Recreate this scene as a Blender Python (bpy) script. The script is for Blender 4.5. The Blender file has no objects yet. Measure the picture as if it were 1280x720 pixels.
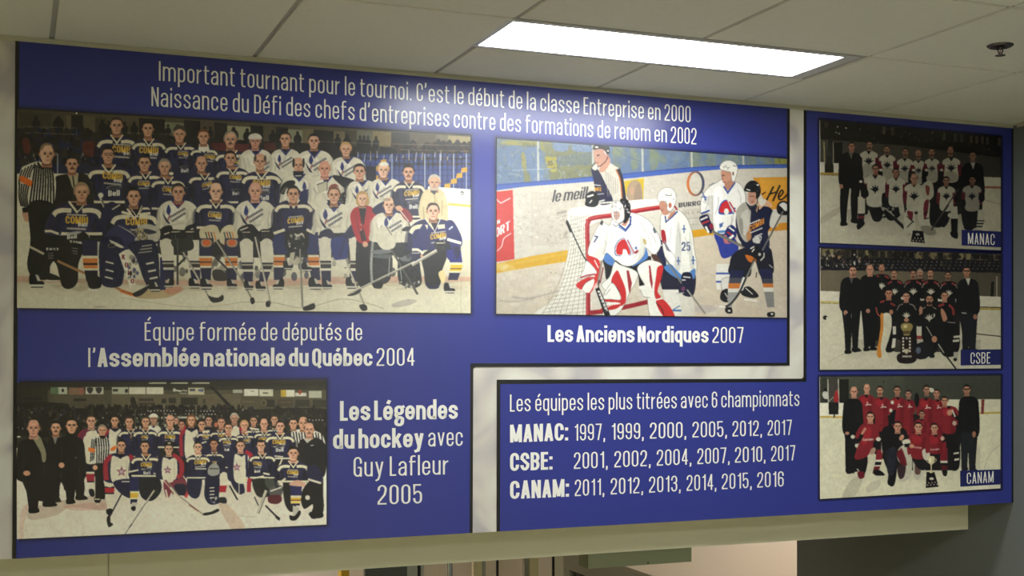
import bpy, bmesh, math, random
import numpy as np

# ------------------------------------------------------------------ camera, world, light, exposure
C = bpy.context.scene.collection
S = bpy.context.scene
EYE = (0.0, -4.0, 2.9)                 # floor is z = 0; the mural wall is the plane y = 0, the room lies at y < 0
YAW = math.atan(0.4)                   # camera turned to the right of the wall's normal
FPX, CX, CY = 1550.0, 640.0, 445.0     # focal length and principal point, 1280x720 frame
cam_d = bpy.data.cameras.new('camera')
cam_d.sensor_width = 36.0
cam_d.lens = FPX / 1280.0 * 36.0
cam_d.shift_y = (CY - 360.0) / 1280.0
cam_d.clip_start = 0.05
cam = bpy.data.objects.new('camera', cam_d)
cam.location = EYE
cam.rotation_euler = (math.pi / 2, 0, -YAW)
C.objects.link(cam)
S.camera = cam

w = bpy.data.worlds.new('world')
S.world = w
w.use_nodes = True
w.node_tree.nodes['Background'].inputs[0].default_value = (1.0, 0.93, 0.78, 1)
w.node_tree.nodes['Background'].inputs[1].default_value = 0.02

LAMP_STRENGTH = 22.5                    # diffuser of the fluorescent troffer by the mural
ROOM_LAMP_STRENGTH = 29.0               # the other troffers of the lobby, the farthest one added for the beam
VESTIBULE_STRENGTH = 14.0
LAMP_COLOR = (0.96, 0.99, 0.99, 1)
S.view_settings.view_transform = 'Standard'
S.view_settings.look = 'None'
S.view_settings.gamma = 1.0
S.view_settings.exposure = 0.27
S.view_settings.use_curve_mapping = False
S.cycles.use_denoising = True
S.cycles.max_bounces = 8
S.cycles.diffuse_bounces = 5
S.cycles.sample_clamp_indirect = 6.0

CEIL = EYE[2] + 0.955                  # 3.855
MURAL_BOTTOM = EYE[2] - 0.607
RIGHT_X = 3.835
LEFT_X, BACK_Y = -3.2, -6.6
BEAM_Y = 0.26
GLAZE_Y = 1.53
VEST_Y = 2.7

def at(px, py, yp=0.0):
    """the point of the plane y = yp that is seen at (px, py) of the 1280x720 frame"""
    rx, rz = (px - CX) / FPX, (CY - py) / FPX
    c, s = math.cos(YAW), math.sin(YAW)
    k = (yp - EYE[1]) / (c - s * rx)
    return (EYE[0] + k * (c * rx + s), yp, EYE[2] + k * rz)

def at_np(px, py, yp):
    rx, rz = (px - CX) / FPX, (CY - py) / FPX
    c, s = math.cos(YAW), math.sin(YAW)
    k = (yp - EYE[1]) / (c - s * rx)
    return np.stack([EYE[0] + k * (c * rx + s), np.full_like(k, yp), EYE[2] + k * rz], -1)

BLUE = (46, 54, 134)                   # inks of the mural
LETTER = (236, 234, 226)
INK_GAIN = 0.95
# ------------------------------------------------------------------ materials
def lin(v):
    v = v / 255.0
    return v / 12.92 if v <= 0.04045 else ((v + 0.055) / 1.055) ** 2.4

def rgb(r, g, b):
    return (lin(r), lin(g), lin(b), 1)

def mat(name, col, rough=0.6, metal=0.0, spec=0.4, noise=0.0, scale=30.0, bump=0.0, bscale=200.0):
    m = bpy.data.materials.new(name)
    m.use_nodes = True
    nt = m.node_tree
    b = nt.nodes['Principled BSDF']
    b.inputs['Base Color'].default_value = col
    b.inputs['Roughness'].default_value = rough
    b.inputs['Metallic'].default_value = metal
    b.inputs['Specular IOR Level'].default_value = spec
    co = nt.nodes.new('ShaderNodeTexCoord')
    if noise:
        n = nt.nodes.new('ShaderNodeTexNoise')
        n.inputs['Scale'].default_value = scale
        n.inputs['Detail'].default_value = 4
        nt.links.new(co.outputs['Object'], n.inputs['Vector'])
        mx = nt.nodes.new('ShaderNodeMix')
        mx.data_type = 'RGBA'
        mx.inputs['A'].default_value = tuple(c * (1 - noise) for c in col[:3]) + (1,)
        mx.inputs['B'].default_value = tuple(min(1, c * (1 + noise)) for c in col[:3]) + (1,)
        nt.links.new(n.outputs['Fac'], mx.inputs['Factor'])
        nt.links.new(mx.outputs['Result'], b.inputs['Base Color'])
    if bump:
        n2 = nt.nodes.new('ShaderNodeTexNoise')
        n2.inputs['Scale'].default_value = bscale
        n2.inputs['Detail'].default_value = 3
        nt.links.new(co.outputs['Object'], n2.inputs['Vector'])
        bp = nt.nodes.new('ShaderNodeBump')
        bp.inputs['Strength'].default_value = bump
        bp.inputs['Distance'].default_value = 0.002
        nt.links.new(n2.outputs['Fac'], bp.inputs['Height'])
        nt.links.new(bp.outputs['Normal'], b.inputs['Normal'])
    return m

def emit(name, col, strength):
    m = bpy.data.materials.new(name)
    m.use_nodes = True
    b = m.node_tree.nodes['Principled BSDF']
    b.inputs['Base Color'].default_value = (0.8, 0.8, 0.8, 1)
    b.inputs['Emission Color'].default_value = col
    b.inputs['Emission Strength'].default_value = strength
    return m

def glass(name, tint, alpha):
    """thin pane: mostly see-through, with a mirror reflection that grows towards grazing"""
    m = bpy.data.materials.new(name)
    m.use_nodes = True
    nt = m.node_tree
    nt.nodes.remove(nt.nodes['Principled BSDF'])
    out = nt.nodes['Material Output']
    tr = nt.nodes.new('ShaderNodeBsdfTransparent')
    tr.inputs['Color'].default_value = tint
    gl = nt.nodes.new('ShaderNodeBsdfGlossy')
    gl.inputs['Roughness'].default_value = 0.03
    fr = nt.nodes.new('ShaderNodeFresnel')
    fr.inputs['IOR'].default_value = 1.5
    mx = nt.nodes.new('ShaderNodeMixShader')
    nt.links.new(fr.outputs[0], mx.inputs[0])
    nt.links.new(tr.outputs[0], mx.inputs[1])
    nt.links.new(gl.outputs[0], mx.inputs[2])
    nt.links.new(mx.outputs[0], out.inputs['Surface'])
    return m

PRINT_ROUGH, PRINT_SPEC = 0.27, 0.6
def vinyl(name, col=None, bump=0.05):
    """satin vinyl print; takes its ink from the mesh's 'ink' colours when no flat colour is given"""
    m = mat(name, col or (1, 1, 1, 1), PRINT_ROUGH, 0, PRINT_SPEC, bump=bump, bscale=9.0)
    b = m.node_tree.nodes['Principled BSDF']
    if col is None:
        a = m.node_tree.nodes.new('ShaderNodeVertexColor')
        a.layer_name = 'ink'
        m.node_tree.links.new(a.outputs['Color'], b.inputs['Base Color'])
    return m

# ------------------------------------------------------------------ objects
def obj(name, bm, m, parent=None, smooth=False):
    me = bpy.data.meshes.new(name)
    bm.normal_update()
    bm.to_mesh(me)
    bm.free()
    for x in (m if isinstance(m, (list, tuple)) else [m]):
        me.materials.append(x)
    if smooth:
        for p in me.polygons:
            p.use_smooth = True
    o = bpy.data.objects.new(name, me)
    C.objects.link(o)
    if parent is not None:
        o.parent = parent
        o.matrix_parent_inverse = parent.matrix_world.inverted() if parent.type != 'EMPTY' else parent_inv(parent)
    return o

def parent_inv(p):
    from mathutils import Matrix
    return Matrix.Translation(p.location).inverted()

def thing(name, label, cat, loc=(0, 0, 0), group=None):
    o = bpy.data.objects.new(name, None)
    o.empty_display_size = 0.1
    C.objects.link(o)
    o.location = loc
    o['label'] = label
    o['category'] = cat
    if group:
        o['group'] = group
    return o

def tag(o, label, cat, group=None):
    o['label'] = label
    o['category'] = cat
    if group:
        o['group'] = group
    return o

def struct(name, bm, m, parent=None):
    o = obj(name, bm, m, parent)
    if parent is None:
        o['kind'] = 'structure'
    return o

def box(bm, x0, x1, y0, y1, z0, z1, mi=0, bev=0.0):
    r = bmesh.ops.create_cube(bm, size=1.0)
    vs = r['verts']
    for v in vs:
        v.co.x = x0 if v.co.x < 0 else x1
        v.co.y = y0 if v.co.y < 0 else y1
        v.co.z = z0 if v.co.z < 0 else z1
    fs = set(f for v in vs for f in v.link_faces)
    for f in fs:
        f.material_index = mi
    if bev:
        es = list(set(e for v in vs for e in v.link_edges))
        bmesh.ops.bevel(bm, geom=es, offset=bev, segments=2, affect='EDGES', profile=0.6)
    return bm

def BM():
    return bmesh.new()

def lathe(bm, prof, n=32, c=(0, 0, 0)):
    rings = []
    for r, z in prof:
        if r < 1e-6:
            rings.append([bm.verts.new((c[0], c[1], c[2] + z))])
        else:
            rings.append([bm.verts.new((c[0] + r * math.cos(2 * math.pi * k / n), c[1] + r * math.sin(2 * math.pi * k / n), c[2] + z)) for k in range(n)])
    for a, b in zip(rings, rings[1:]):
        for k in range(n):
            k2 = (k + 1) % n
            if len(a) == 1 and len(b) == 1:
                continue
            if len(a) == 1:
                bm.faces.new((a[0], b[k], b[k2]))
            elif len(b) == 1:
                bm.faces.new((a[k], b[0], a[k2]))
            else:
                bm.faces.new((a[k], b[k], b[k2], a[k2]))
    bmesh.ops.recalc_face_normals(bm, faces=bm.faces[:])
    return bm

def slab(bm, pts, y_front, y_back, mi=0):
    """a flat plate whose outline is a list of (x, z) on the wall"""
    f = [bm.verts.new((x, y_front, z)) for x, z in pts]
    b = [bm.verts.new((x, y_back, z)) for x, z in pts]
    n = len(pts)
    fs = [bm.faces.new(f), bm.faces.new(b[::-1])]
    for i in range(n):
        j = (i + 1) % n
        fs.append(bm.faces.new((f[i], b[i], b[j], f[j])))
    for q in fs:
        q.material_index = mi
    bmesh.ops.recalc_face_normals(bm, faces=fs)
    return bm

def wallpts(px, y=0.0):
    return [(at(a, b, y)[0], at(a, b, y)[2]) for a, b in px]

# ------------------------------------------------------------------ condensed sign lettering, drawn as strokes
def arc(cx, cy, rx, ry, a0, a1, n=7):
    return [(cx + rx * math.cos(math.radians(a0 + (a1 - a0) * k / n)), cy + ry * math.sin(math.radians(a0 + (a1 - a0) * k / n))) for k in range(n + 1)]

XH = 0.74
def glyph(ch, w, b, hy):
    """strokes (centre lines) of one letter; w pen width, b body width, hy half pen height -> ([paths], width)"""
    h = w / 2
    L, R, M = h, b - h, b / 2
    rx = (R - L) / 2
    T, B = 1 - hy, hy                    # capitals
    X = XH - hy                          # small letters
    rc, rl = min(0.24, 0.9 * rx + 0.06), min(0.2, 0.9 * rx + 0.05)
    def ring(B, T, r):
        return [arc(M, T - r, rx, r, 180, 0) + arc(M, B + r, rx, r, 0, -180) + [(L, T - r)]]
    def arch(l, r_, top, base):          # n-shape without the stem
        m, x = (l + r_) / 2, (r_ - l) / 2
        return [(l, top - 0.22)] + arc(m, top - rl, x, rl, 170, 0) + [(r_, base)]
    if ch in 'éÉ':
        p, wd = glyph('e' if ch == 'é' else 'E', w, b, hy)
        o = 0.0 if ch == 'é' else 0.27
        return p + [[(M - 0.02, 0.83 + o), (M + 0.09, 1.01 + o)]], wd
    if ch == ' ':
        return [], 0.06
    if ch in '.,':
        p = [[(h * 1.1, 0), (h * 1.1, max(0.11, w * 1.05))]]
        if ch == ',':
            p += [[(h * 1.25, 0.03), (h * 0.7, -0.13)]]
        return p, w * 1.2
    if ch == ':':
        k = max(0.11, w * 0.9)
        return [[(h, 0), (h, k)], [(h, XH - k), (h, XH)]], w
    if ch == '’':
        return [[(h * 1.3, 1.05), (h * 1.3, 0.93)], [(h * 1.4, 0.95), (h * 0.6, 0.78)]], w * 1.3
    if ch == 'o': return ring(B, X, rl), b
    if ch == '0' or ch == 'O': return ring(B, T, rc), b
    if ch == 'a':
        return [[(L, X - 0.19)] + arc(M, X - rl, rx, rl, 180, 0) + [(R, 0)],
                [(R, 0.44), (M + 0.02, 0.40)] + arc(M, 0.27, rx, 0.13, 100, 180, 4) + arc(M - 0.01, B + 0.13, rx * 0.98, 0.13, 180, 290, 6) + [(R, 0.19)]], b
    if ch in 'bp':
        s = [(L, 0), (L, 1.04)] if ch == 'b' else [(L, -0.26), (L, XH)]
        return [s, [(L, X - 0.2)] + arc(M, X - rl, rx, rl, 165, 0) + arc(M, B + rl, rx, rl, 0, -165) + [(L, 0.22)]], b
    if ch in 'dq':
        s = [(R, 0), (R, 1.04)] if ch == 'd' else [(R, -0.26), (R, XH)]
        return [s, [(R, X - 0.2)] + arc(M, X - rl, rx, rl, 15, 180) + arc(M, B + rl, rx, rl, 180, 345) + [(R, 0.22)]], b
    if ch == 'c': return [[(R, X - 0.24)] + arc(M, X - rl, rx, rl, 0, 180) + arc(M, B + rl, rx, rl, 180, 360) + [(R, 0.25)]], b
    if ch == 'e': return [[(L, 0.37), (R, 0.37)] + arc(M, X - rl, rx, rl, 0, 180) + arc(M, B + rl, rx, rl, 180, 355) + [(R, 0.23)]], b
    if ch == 'f':
        b2 = 0.62 * b + 0.06
        s = h + 0.05
        return [[(b2, 1.03 - hy), (s + 0.09, 1.03 - hy)] + arc(s + 0.09, 0.9, 0.09, 0.13 - hy, 90, 180, 4) + [(s, 0)], [(0, XH - hy), (b2, XH - hy)]], b2
    if ch == 'g':
        return [arc(M, X - 0.14, rx, 0.14, 180, 0) + arc(M, 0.31 + 0.14, rx, 0.14, 0, -180) + [(L, X - 0.14)],
                [(R - 0.03, X - 0.03), (b + 0.03, X + 0.03)],
                [(L + 0.02, 0.36), (L, 0.25), (L + 0.07, 0.13)] + arc(M + 0.02, 0.02, rx, 0.1, 100, 0, 5) + arc(M, -0.14, rx, 0.12, 0, -180) + [(L, -0.06), (L + 0.1, 0.1)]], b
    if ch == 'h': return [[(L, 0), (L, 1.04)], arch(L, R, X, 0)], b
    if ch == 'n': return [[(L, 0), (L, XH)], arch(L, R, X, 0)], b
    if ch == 'r': return [[(L, 0), (L, XH)], [(L, X - 0.24), (L + 0.05, X - 0.08), (0.66 * b, X)]], 0.68 * b
    if ch == 'm':
        d = R - L
        return [[(L, 0), (L, XH)], arch(L, R, X, 0), arch(R, R + d, X, 0)], b + d
    if ch == 'u': return [[(R, 0), (R, XH)], [(L, XH)] + arc(M, B + rl, rx, rl, 180, 350) + [(R, 0.22)]], b
    if ch == 'i': return [[(h, 0), (h, XH)], [(h, 0.88), (h, 1.02)]], w
    if ch in 'lI': return [[(h, 0), (h, 1.04 if ch == 'l' else 1)]], w
    if ch == 'k': return [[(L, 0), (L, 1.04)], [(L + 0.02, 0.27), (R, XH)], [(L + 0.3 * b, 0.42), (R + 0.01, 0)]], b
    if ch == 's':
        q = 0.17
        return [[(R, X - 0.2)] + arc(M, X - q, rx, q, 0, 180) + [(L + 0.02, X - q - 0.06), (M, 0.38), (R - 0.02, 0.29)] + arc(M, B + q, rx, q, 0, -180) + [(L, 0.22)]], b
    if ch == 't':
        b2 = 0.56 * b + 0.06
        s = h + 0.05
        return [[(s, 0.95), (s, 0.14 + hy)] + arc(s + 0.08, 0.12 + hy, 0.08, 0.12, 180, 270, 4) + [(b2, hy)], [(0, XH - hy), (b2, XH - hy)]], b2
    if ch == 'v': return [[(L, XH), (M, 0.0 + hy)], [(R, XH), (M, 0.0 + hy)]], b
    if ch == 'y': return [[(L, XH), (M + 0.01, 0.06)], [(R, XH), (M, -0.02), (M - 0.05, -0.17), (0.02, -0.23)]], b
    if ch == 'A': return [[(L, 0), (M, 1)], [(R, 0), (M, 1)], [(L + 0.08, 0.27), (R - 0.08, 0.27)]], b
    if ch == 'B':
        return [[(L, 0), (L, 1)], [(L, T), (M, T)] + arc(M, T - 0.21, rx, 0.21, 90, -90) + [(L, T - 0.42)],
                [(M, T - 0.42)] + arc(M, (T - 0.42 + B) / 2, rx, (T - 0.42 - B) / 2, 90, -90) + [(L, B)]], b
    if ch == 'C': return [[(R, T - 0.32)] + arc(M, T - rc, rx, rc, 0, 180) + arc(M, B + rc, rx, rc, 180, 360) + [(R, 0.34)]], b
    if ch == 'D': return [[(L, 0), (L, 1)], [(L, T)] + arc(M, T - rc, rx, rc, 80, 0) + arc(M, B + rc, rx, rc, 0, -80) + [(L, B)]], b
    if ch == 'E':
        r = 0.82 * b
        return [[(L, 0), (L, 1)], [(L, T), (r, T)], [(L, 0.52), (r * 0.94, 0.52)], [(L, B), (r, B)]], r
    if ch == 'G': return [[(R, T - 0.3)] + arc(M, T - rc, rx, rc, 0, 180) + arc(M, B + rc, rx, rc, 180, 340) + [(R, 0.3)], [(R, 0), (R, 0.46)], [(M, 0.46), (R, 0.46)]], b
    if ch == 'H': return [[(L, 0), (L, 1)], [(R, 0), (R, 1)], [(L, 0.52), (R, 0.52)]], b
    if ch == 'K': return [[(L, 0), (L, 1)], [(L, 0.35), (R, 1)], [(M, 0.55), (R, 0)]], b
    if ch == 'L':
        r = 0.78 * b
        return [[(L, 0), (L, 1)], [(L, B), (r, B)]], r
    if ch == 'M': return [[(L, 0), (L, 1)], [(L, 1), (b * 0.64, 0.05)], [(b * 1.28 - h, 1), (b * 0.64, 0.05)], [(b * 1.28 - h, 0), (b * 1.28 - h, 1)]], b * 1.28
    if ch == 'N': return [[(L, 0), (L, 1)], [(L, 1), (R, 0)], [(R, 0), (R, 1)]], b
    if ch == 'P': return [[(L, 0), (L, 1)], [(L, T), (M, T)] + arc(M, T - 0.24, rx, 0.24, 90, -90) + [(L, T - 0.48)]], b
    if ch == 'Q': return ring(B, T, rc) + [[(M, 0.16), (R + 0.04, -0.09)]], b
    if ch == 'R': return [[(L, 0), (L, 1)], [(L, T), (M, T)] + arc(M, T - 0.23, rx, 0.23, 90, -90) + [(L, T - 0.46)], [(M, 0.5), (R, 0)]], b
    if ch == 'S':
        q = rc
        return [[(R, T - 0.28)] + arc(M, T - q, rx, q, 0, 180) + [(L, T - q - 0.05), (M, 0.5), (R, 0.36)] + arc(M, B + q, rx, q, 0, -180) + [(L, 0.3)]], b
    if ch == 'T': return [[(M, 0), (M, 1)], [(0, T), (b, T)]], b
    if ch == 'U': return [[(L, 1)] + arc(M, B + rc, rx, rc, 180, 360) + [(R, 1)]], b
    if ch == '1': return [[(b * 0.55, 0), (b * 0.55, 1)], [(b * 0.55, 0.9), (0.05, 0.8)]], b * 0.55 + h
    if ch == '2': return [[(L, T - 0.26)] + arc(M, T - rc, rx, rc, 180, 0) + [(R, T - rc - 0.06), (R - 0.04, 0.5), (L, 0.13), (L, B), (R + h * 0.8, B)]], b
    if ch == '3':
        return [[(L, T - 0.26)] + arc(M, T - 0.2, rx, 0.2, 180, 0) + arc(M, 0.68, rx, 0.14, 0, -90, 4) + [(M - 0.05, 0.54)],
                [(M, 0.54)] + arc(M, 0.38, rx, 0.16, 90, 0, 4) + arc(M, B + 0.2, rx, 0.2, 0, -180) + [(L, 0.27)]], b
    if ch == '4': return [[(R - 0.06, 0), (R - 0.06, 1)], [(R - 0.06, 1), (L, 0.3)], [(L - h * 0.4, 0.26), (b, 0.26)]], b
    if ch == '5': return [[(R, T), (L, T), (L, 0.5)] + arc(M, 0.62 - 0.19, rx, 0.19, 150, 0) + arc(M, B + 0.2, rx, 0.2, 0, -180) + [(L, 0.28)]], b
    if ch == '6': return [[(R, T - 0.26)] + arc(M, T - rc, rx, rc, 0, 180) + arc(M, B + rc, rx, rc, 180, 360) + arc(M, 0.58 - rl, rx, rl, 0, 170)], b
    if ch == '7': return [[(0, T), (R, T), (M - 0.03, 0)]], b
    if ch == '9': return [[(L, 0.26)] + arc(M, B + rc, rx, rc, 180, 360) + arc(M, T - rc, rx, rc, 0, 180) + arc(M, 0.42 + rl, rx, rl, 180, 350)], b
    raise KeyError(ch)

def ribbon(path, hx, hy):
    """outline of a stroked polyline, pen hx by hy -> list of quads"""
    k = hx / hy
    p = []
    for x, y in path:
        q = (x, y * k)
        if not p or math.dist(p[-1], q) > 1e-4:
            p.append(q)
    closed = len(p) > 3 and math.dist(p[0], p[-1]) < 1e-3
    if closed:
        p = p[:-1]
    n = len(p)
    out = []
    for i in range(n):
        a = p[i - 1] if (i > 0 or closed) else None
        b = p[(i + 1) % n] if (i < n - 1 or closed) else None
        d1 = _unit(p[i][0] - a[0], p[i][1] - a[1]) if a else None
        d2 = _unit(b[0] - p[i][0], b[1] - p[i][1]) if b else None
        if d1 and d2:
            nx, ny = -(d1[1] + d2[1]), d1[0] + d2[0]
            q = math.hypot(nx, ny)
            if q < 0.2:
                nx, ny, m = -d1[1], d1[0], 1.0
            else:
                nx, ny = nx / q, ny / q
                m = 1.0 / max(0.55, nx * -d1[1] + ny * d1[0])
        else:
            d = d1 or d2
            nx, ny, m = -d[1], d[0], 1.0
        out.append(((p[i][0] + nx * hx * m, (p[i][1] + ny * hx * m) / k), (p[i][0] - nx * hx * m, (p[i][1] - ny * hx * m) / k)))
    if closed:
        out.append(out[0])
    return [(u[0], v[0], v[1], u[1]) for u, v in zip(out, out[1:])]

def _unit(x, y):
    q = math.hypot(x, y) or 1.0
    return (x / q, y / q)

def layout(text, bold):
    """list of quads of a line of lettering (cap height 1) and its width"""
    w, b, gap, c = (0.19, 0.53, 0.075, 0.76) if bold else (0.082, 0.345, 0.105, 0.9)
    x, quads = 0.0, []
    for ch in text:
        p, wd = glyph(ch, w, b, w / 2 * c)
        for path in p:
            for q in ribbon(path, w / 2, w / 2 * c):
                quads.append([(x + u, v) for u, v in q])
        x += wd + gap
    return quads, x - gap

def line_quads(runs):
    """runs: (text, bold, x0, y0, x1, y1, cap0, cap1) in frame pixels on the mural -> quads in pixels"""
    out = []
    for text, bold, x0, y0, x1, y1, c0, c1 in runs:
        q, wd = layout(text, bold)
        for quad in q:
            r = []
            for u, v in quad:
                t = u / wd
                r.append((x0 + (x1 - x0) * t, y0 + (y1 - y0) * t - v * (c0 + (c1 - c0) * t)))
            out.append(r)
    return out

def lettering(bm, runs, y, mi=0):
    """every run is measured at its two ends on the wall, then set straight along that line"""
    for text, bold, x0, y0, x1, y1, c0, c1 in runs:
        a, b = at(x0, y0, y), at(x1, y1, y)
        ch = (at(x0, y0 - c0, y)[2] - a[2] + at(x1, y1 - c1, y)[2] - b[2]) / 2
        q, wd = layout(text, bold)
        for i, quad in enumerate(q):
            vs = []
            for u, v in quad:
                t = u / wd
                vs.append(bm.verts.new((a[0] + (b[0] - a[0]) * t, y - 0.00002 * (i % 5), a[2] + (b[2] - a[2]) * t + v * ch)))
            f = bm.faces.new(vs)
            f.material_index = mi
            f.normal_update()
            if f.normal.y > 0:
                f.normal_flip()
    return bm
# ------------------------------------------------------------------ the printed pictures: a small painter
SC = 3                                   # picture samples per frame pixel
PAL = dict(navy='#272744', navyd='#19192a', navyl='#34355a', blue='#2f3f7a', purple='#393149', black='#16161a', dark='#26241f', cream='#d8cfb2',
           white='#e4dfcf', off='#d2cbb6', shade='#a9a28e', yellow='#e0b73a', orange='#cc8140', gold='#c99a3c', red='#a02c36', dred='#6f2430',
           skin='#c99d80', skind='#a87c62', skinl='#dbb498', hairb='#3f3128', hairk='#1f1a18', hairg='#8d8474', hairy='#b79560', hairr='#6d4a32',
           ice='#d6d0b8', icel='#e0dbc6', wood='#b58a58', steel='#8f8f92', grey='#77756f', greyd='#4a4946', beige='#cdbd97', mouth='#8a4a44', leaf='#343a6e')

def _c(name):
    a = 1.0
    if '*' in name:
        name, a = name.split('*')
        a = float(a)
    h = PAL.get(name, name)
    return np.array([int(h[1:3], 16), int(h[3:5], 16), int(h[5:7], 16)], np.float32), a

def smooth(pts, closed=True, n=6):
    """Catmull-Rom through the points"""
    p = np.array(pts, float)
    m = len(p)
    idx = range(m) if closed else range(m - 1)
    out = []
    for i in idx:
        if closed:
            a, b, c, d = p[i - 1], p[i], p[(i + 1) % m], p[(i + 2) % m]
        else:
            a, b, c, d = p[max(0, i - 1)], p[i], p[i + 1], p[min(m - 1, i + 2)]
        for k in range(n):
            t = k / n
            out.append(0.5 * (2 * b + (c - a) * t + (2 * a - 5 * b + 4 * c - d) * t * t + (3 * b - a - 3 * c + d) * t ** 3))
    if not closed:
        out.append(p[-1])
    return [tuple(q) for q in out]

class Canvas:
    def __init__(self, x0, y0, x1, y1, base, seed=1):
        self.x0, self.y0 = x0, y0
        self.w, self.h = int((x1 - x0) * SC) + 1, int((y1 - y0) * SC) + 1
        self.a = np.empty((self.h, self.w, 3), np.float32)
        self.a[:] = _c(base)[0]
        self.r = random.Random(seed)

    def _box(self, xa, ya, xb, yb):
        i0, i1 = max(0, int((xa - self.x0) * SC) - 1), min(self.w, int((xb - self.x0) * SC) + 2)
        j0, j1 = max(0, int((ya - self.y0) * SC) - 1), min(self.h, int((yb - self.y0) * SC) + 2)
        if i0 >= i1 or j0 >= j1:
            return None
        X = self.x0 + (np.arange(i0, i1) + 0.5) / SC
        Y = self.y0 + (np.arange(j0, j1) + 0.5) / SC
        return i0, i1, j0, j1, X[None, :], Y[:, None]

    def _put(self, bx, mask, col):
        c, a = _c(col) if isinstance(col, str) else col
        v = self.a[bx[2]:bx[3], bx[0]:bx[1]]
        k = (mask.astype(np.float32) * a)[..., None]
        v += (c - v) * k

    def P(self, col, *pts):
        if len(pts) and not isinstance(pts[0], (tuple, list)):
            pts = list(zip(pts[::2], pts[1::2]))
        xs, ys = [p[0] for p in pts], [p[1] for p in pts]
        bx = self._box(min(xs), min(ys), max(xs), max(ys))
        if bx is None:
            return self
        X, Y = bx[4], bx[5]
        m = np.zeros((Y.shape[0], X.shape[1]), bool)
        for (xa, ya), (xb, yb) in zip(pts, list(pts[1:]) + [pts[0]]):
            if ya == yb:
                continue
            rows = (ya > Y) != (yb > Y)
            m ^= rows & (X < (xb - xa) * (Y - ya) / (yb - ya) + xa)
        self._put(bx, m, col)
        return self

    def Sm(self, col, *pts):
        if not isinstance(pts[0], (tuple, list)):
            pts = list(zip(pts[::2], pts[1::2]))
        return self.P(col, *smooth(pts))

    def O(self, col, line, w, *pts):
        """a smooth filled shape with a contour"""
        self.Sm(col, *pts)
        q = list(zip(pts[::2], pts[1::2]))
        q = smooth(q)
        return self.L(line, w, *(q + [q[0]]))

    def E(self, col, cx, cy, rx, ry, rot=0.0, soft=0.0):
        r = max(rx, ry) * (1 + soft)
        bx = self._box(cx - r, cy - r, cx + r, cy + r)
        if bx is None:
            return self
        c, s = math.cos(math.radians(rot)), math.sin(math.radians(rot))
        dx, dy = bx[4] - cx, bx[5] - cy
        d = ((dx * c + dy * s) / rx) ** 2 + ((-dx * s + dy * c) / ry) ** 2
        self._put(bx, (d <= 1) if not soft else np.clip((1 + soft - np.sqrt(d)) / (2 * soft), 0, 1), col)
        return self

    def L(self, col, w, *pts, curve=False):
        if not isinstance(pts[0], (tuple, list)):
            pts = list(zip(pts[::2], pts[1::2]))
        if curve:
            pts = smooth(pts, False)
        for q in ribbon(pts, w / 2, w / 2):
            self.P(col, *q)
        return self

    def T(self, col, text, x0, y0, x1, y1, cap, bold=True):
        for q in line_quads([(text, bold, x0, y0, x1, y1, cap, cap)]):
            self.P(col, *q)
        return self

    def speck(self, cols, n, x0, y0, x1, y1, smin, smax, asp=1.4, slope=0.0, alpha=0.8):
        """loose blots: crowds, seats, grain"""
        for _ in range(n):
            x = self.r.uniform(x0, x1)
            y = self.r.uniform(y0, y1) + slope * (x - x0)
            s = self.r.uniform(smin, smax)
            self.E(self.r.choice(cols) + '*%.2f' % alpha, x, y, s, s * asp)
        return self

    def fade(self, col, x0, y0, x1, y1, a0, a1, vert=True):
        bx = self._box(min(x0, x1), min(y0, y1), max(x0, x1), max(y0, y1))
        X, Y = bx[4], bx[5]
        t = (Y - y0) / (y1 - y0) + 0 * X if vert else (X - x0) / (x1 - x0) + 0 * Y
        self._put(bx, a0 + (a1 - a0) * np.clip(t, 0, 1), col)
        return self

    def mottle(self, amp, cell, seed=5):
        """uneven ink: smooth random patches about cell pixels wide"""
        k = cell * SC
        g = np.random.default_rng(seed).normal(0, 1, (int(self.h / k) + 3, int(self.w / k) + 3)).astype(np.float32)
        fy, fx = np.arange(self.h) / k, np.arange(self.w) / k
        j, i = fy.astype(int), fx.astype(int)
        v, u = (fy - j)[:, None], (fx - i)[None, :]
        v, u = v * v * (3 - 2 * v), u * u * (3 - 2 * u)
        n = g[j][:, i] * (1 - u) * (1 - v) + g[j][:, i + 1] * u * (1 - v) + g[j + 1][:, i] * (1 - u) * v + g[j + 1][:, i + 1] * u * v
        self.a *= (1 + amp * n)[..., None]
        return self

    def finish(self, grain=3.0, blur=1, gain=1.0, mott=0.05, gamma=1.0):
        self.a = 255 * (np.clip(self.a, 0, 255) / 255) ** gamma
        self.mottle(mott * .7, 14, 7).mottle(mott, 4, 5).mottle(mott * 1.1, 1.5, 6)
        a = self.a
        for _ in range(blur):
            p = np.pad(a, ((1, 1), (1, 1), (0, 0)), 'edge')
            a = (p[:-2, 1:-1] + 2 * p[1:-1, 1:-1] + p[2:, 1:-1]) / 4
            p = np.pad(a, ((1, 1), (1, 1), (0, 0)), 'edge')
            a = (p[1:-1, :-2] + 2 * p[1:-1, 1:-1] + p[1:-1, 2:]) / 4
        g = np.random.default_rng(3).normal(0, grain, a.shape[:2])[..., None]
        g = (g + np.roll(g, 1, 0) + np.roll(g, 1, 1)) / 1.7
        self.a = np.clip((a + g) * gain, 0, 255)
        return self

    def sample(self, px, py):
        fx = np.clip((px - self.x0) * SC - 0.5, 0, self.w - 1.001)
        fy = np.clip((py - self.y0) * SC - 0.5, 0, self.h - 1.001)
        i, j = fx.astype(int), fy.astype(int)
        u, v = (fx - i)[..., None], (fy - j)[..., None]
        A = self.a
        return (A[j, i] * (1 - u) * (1 - v) + A[j, i + 1] * u * (1 - v) + A[j + 1, i] * (1 - u) * v + A[j + 1, i + 1] * u * v)

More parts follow.
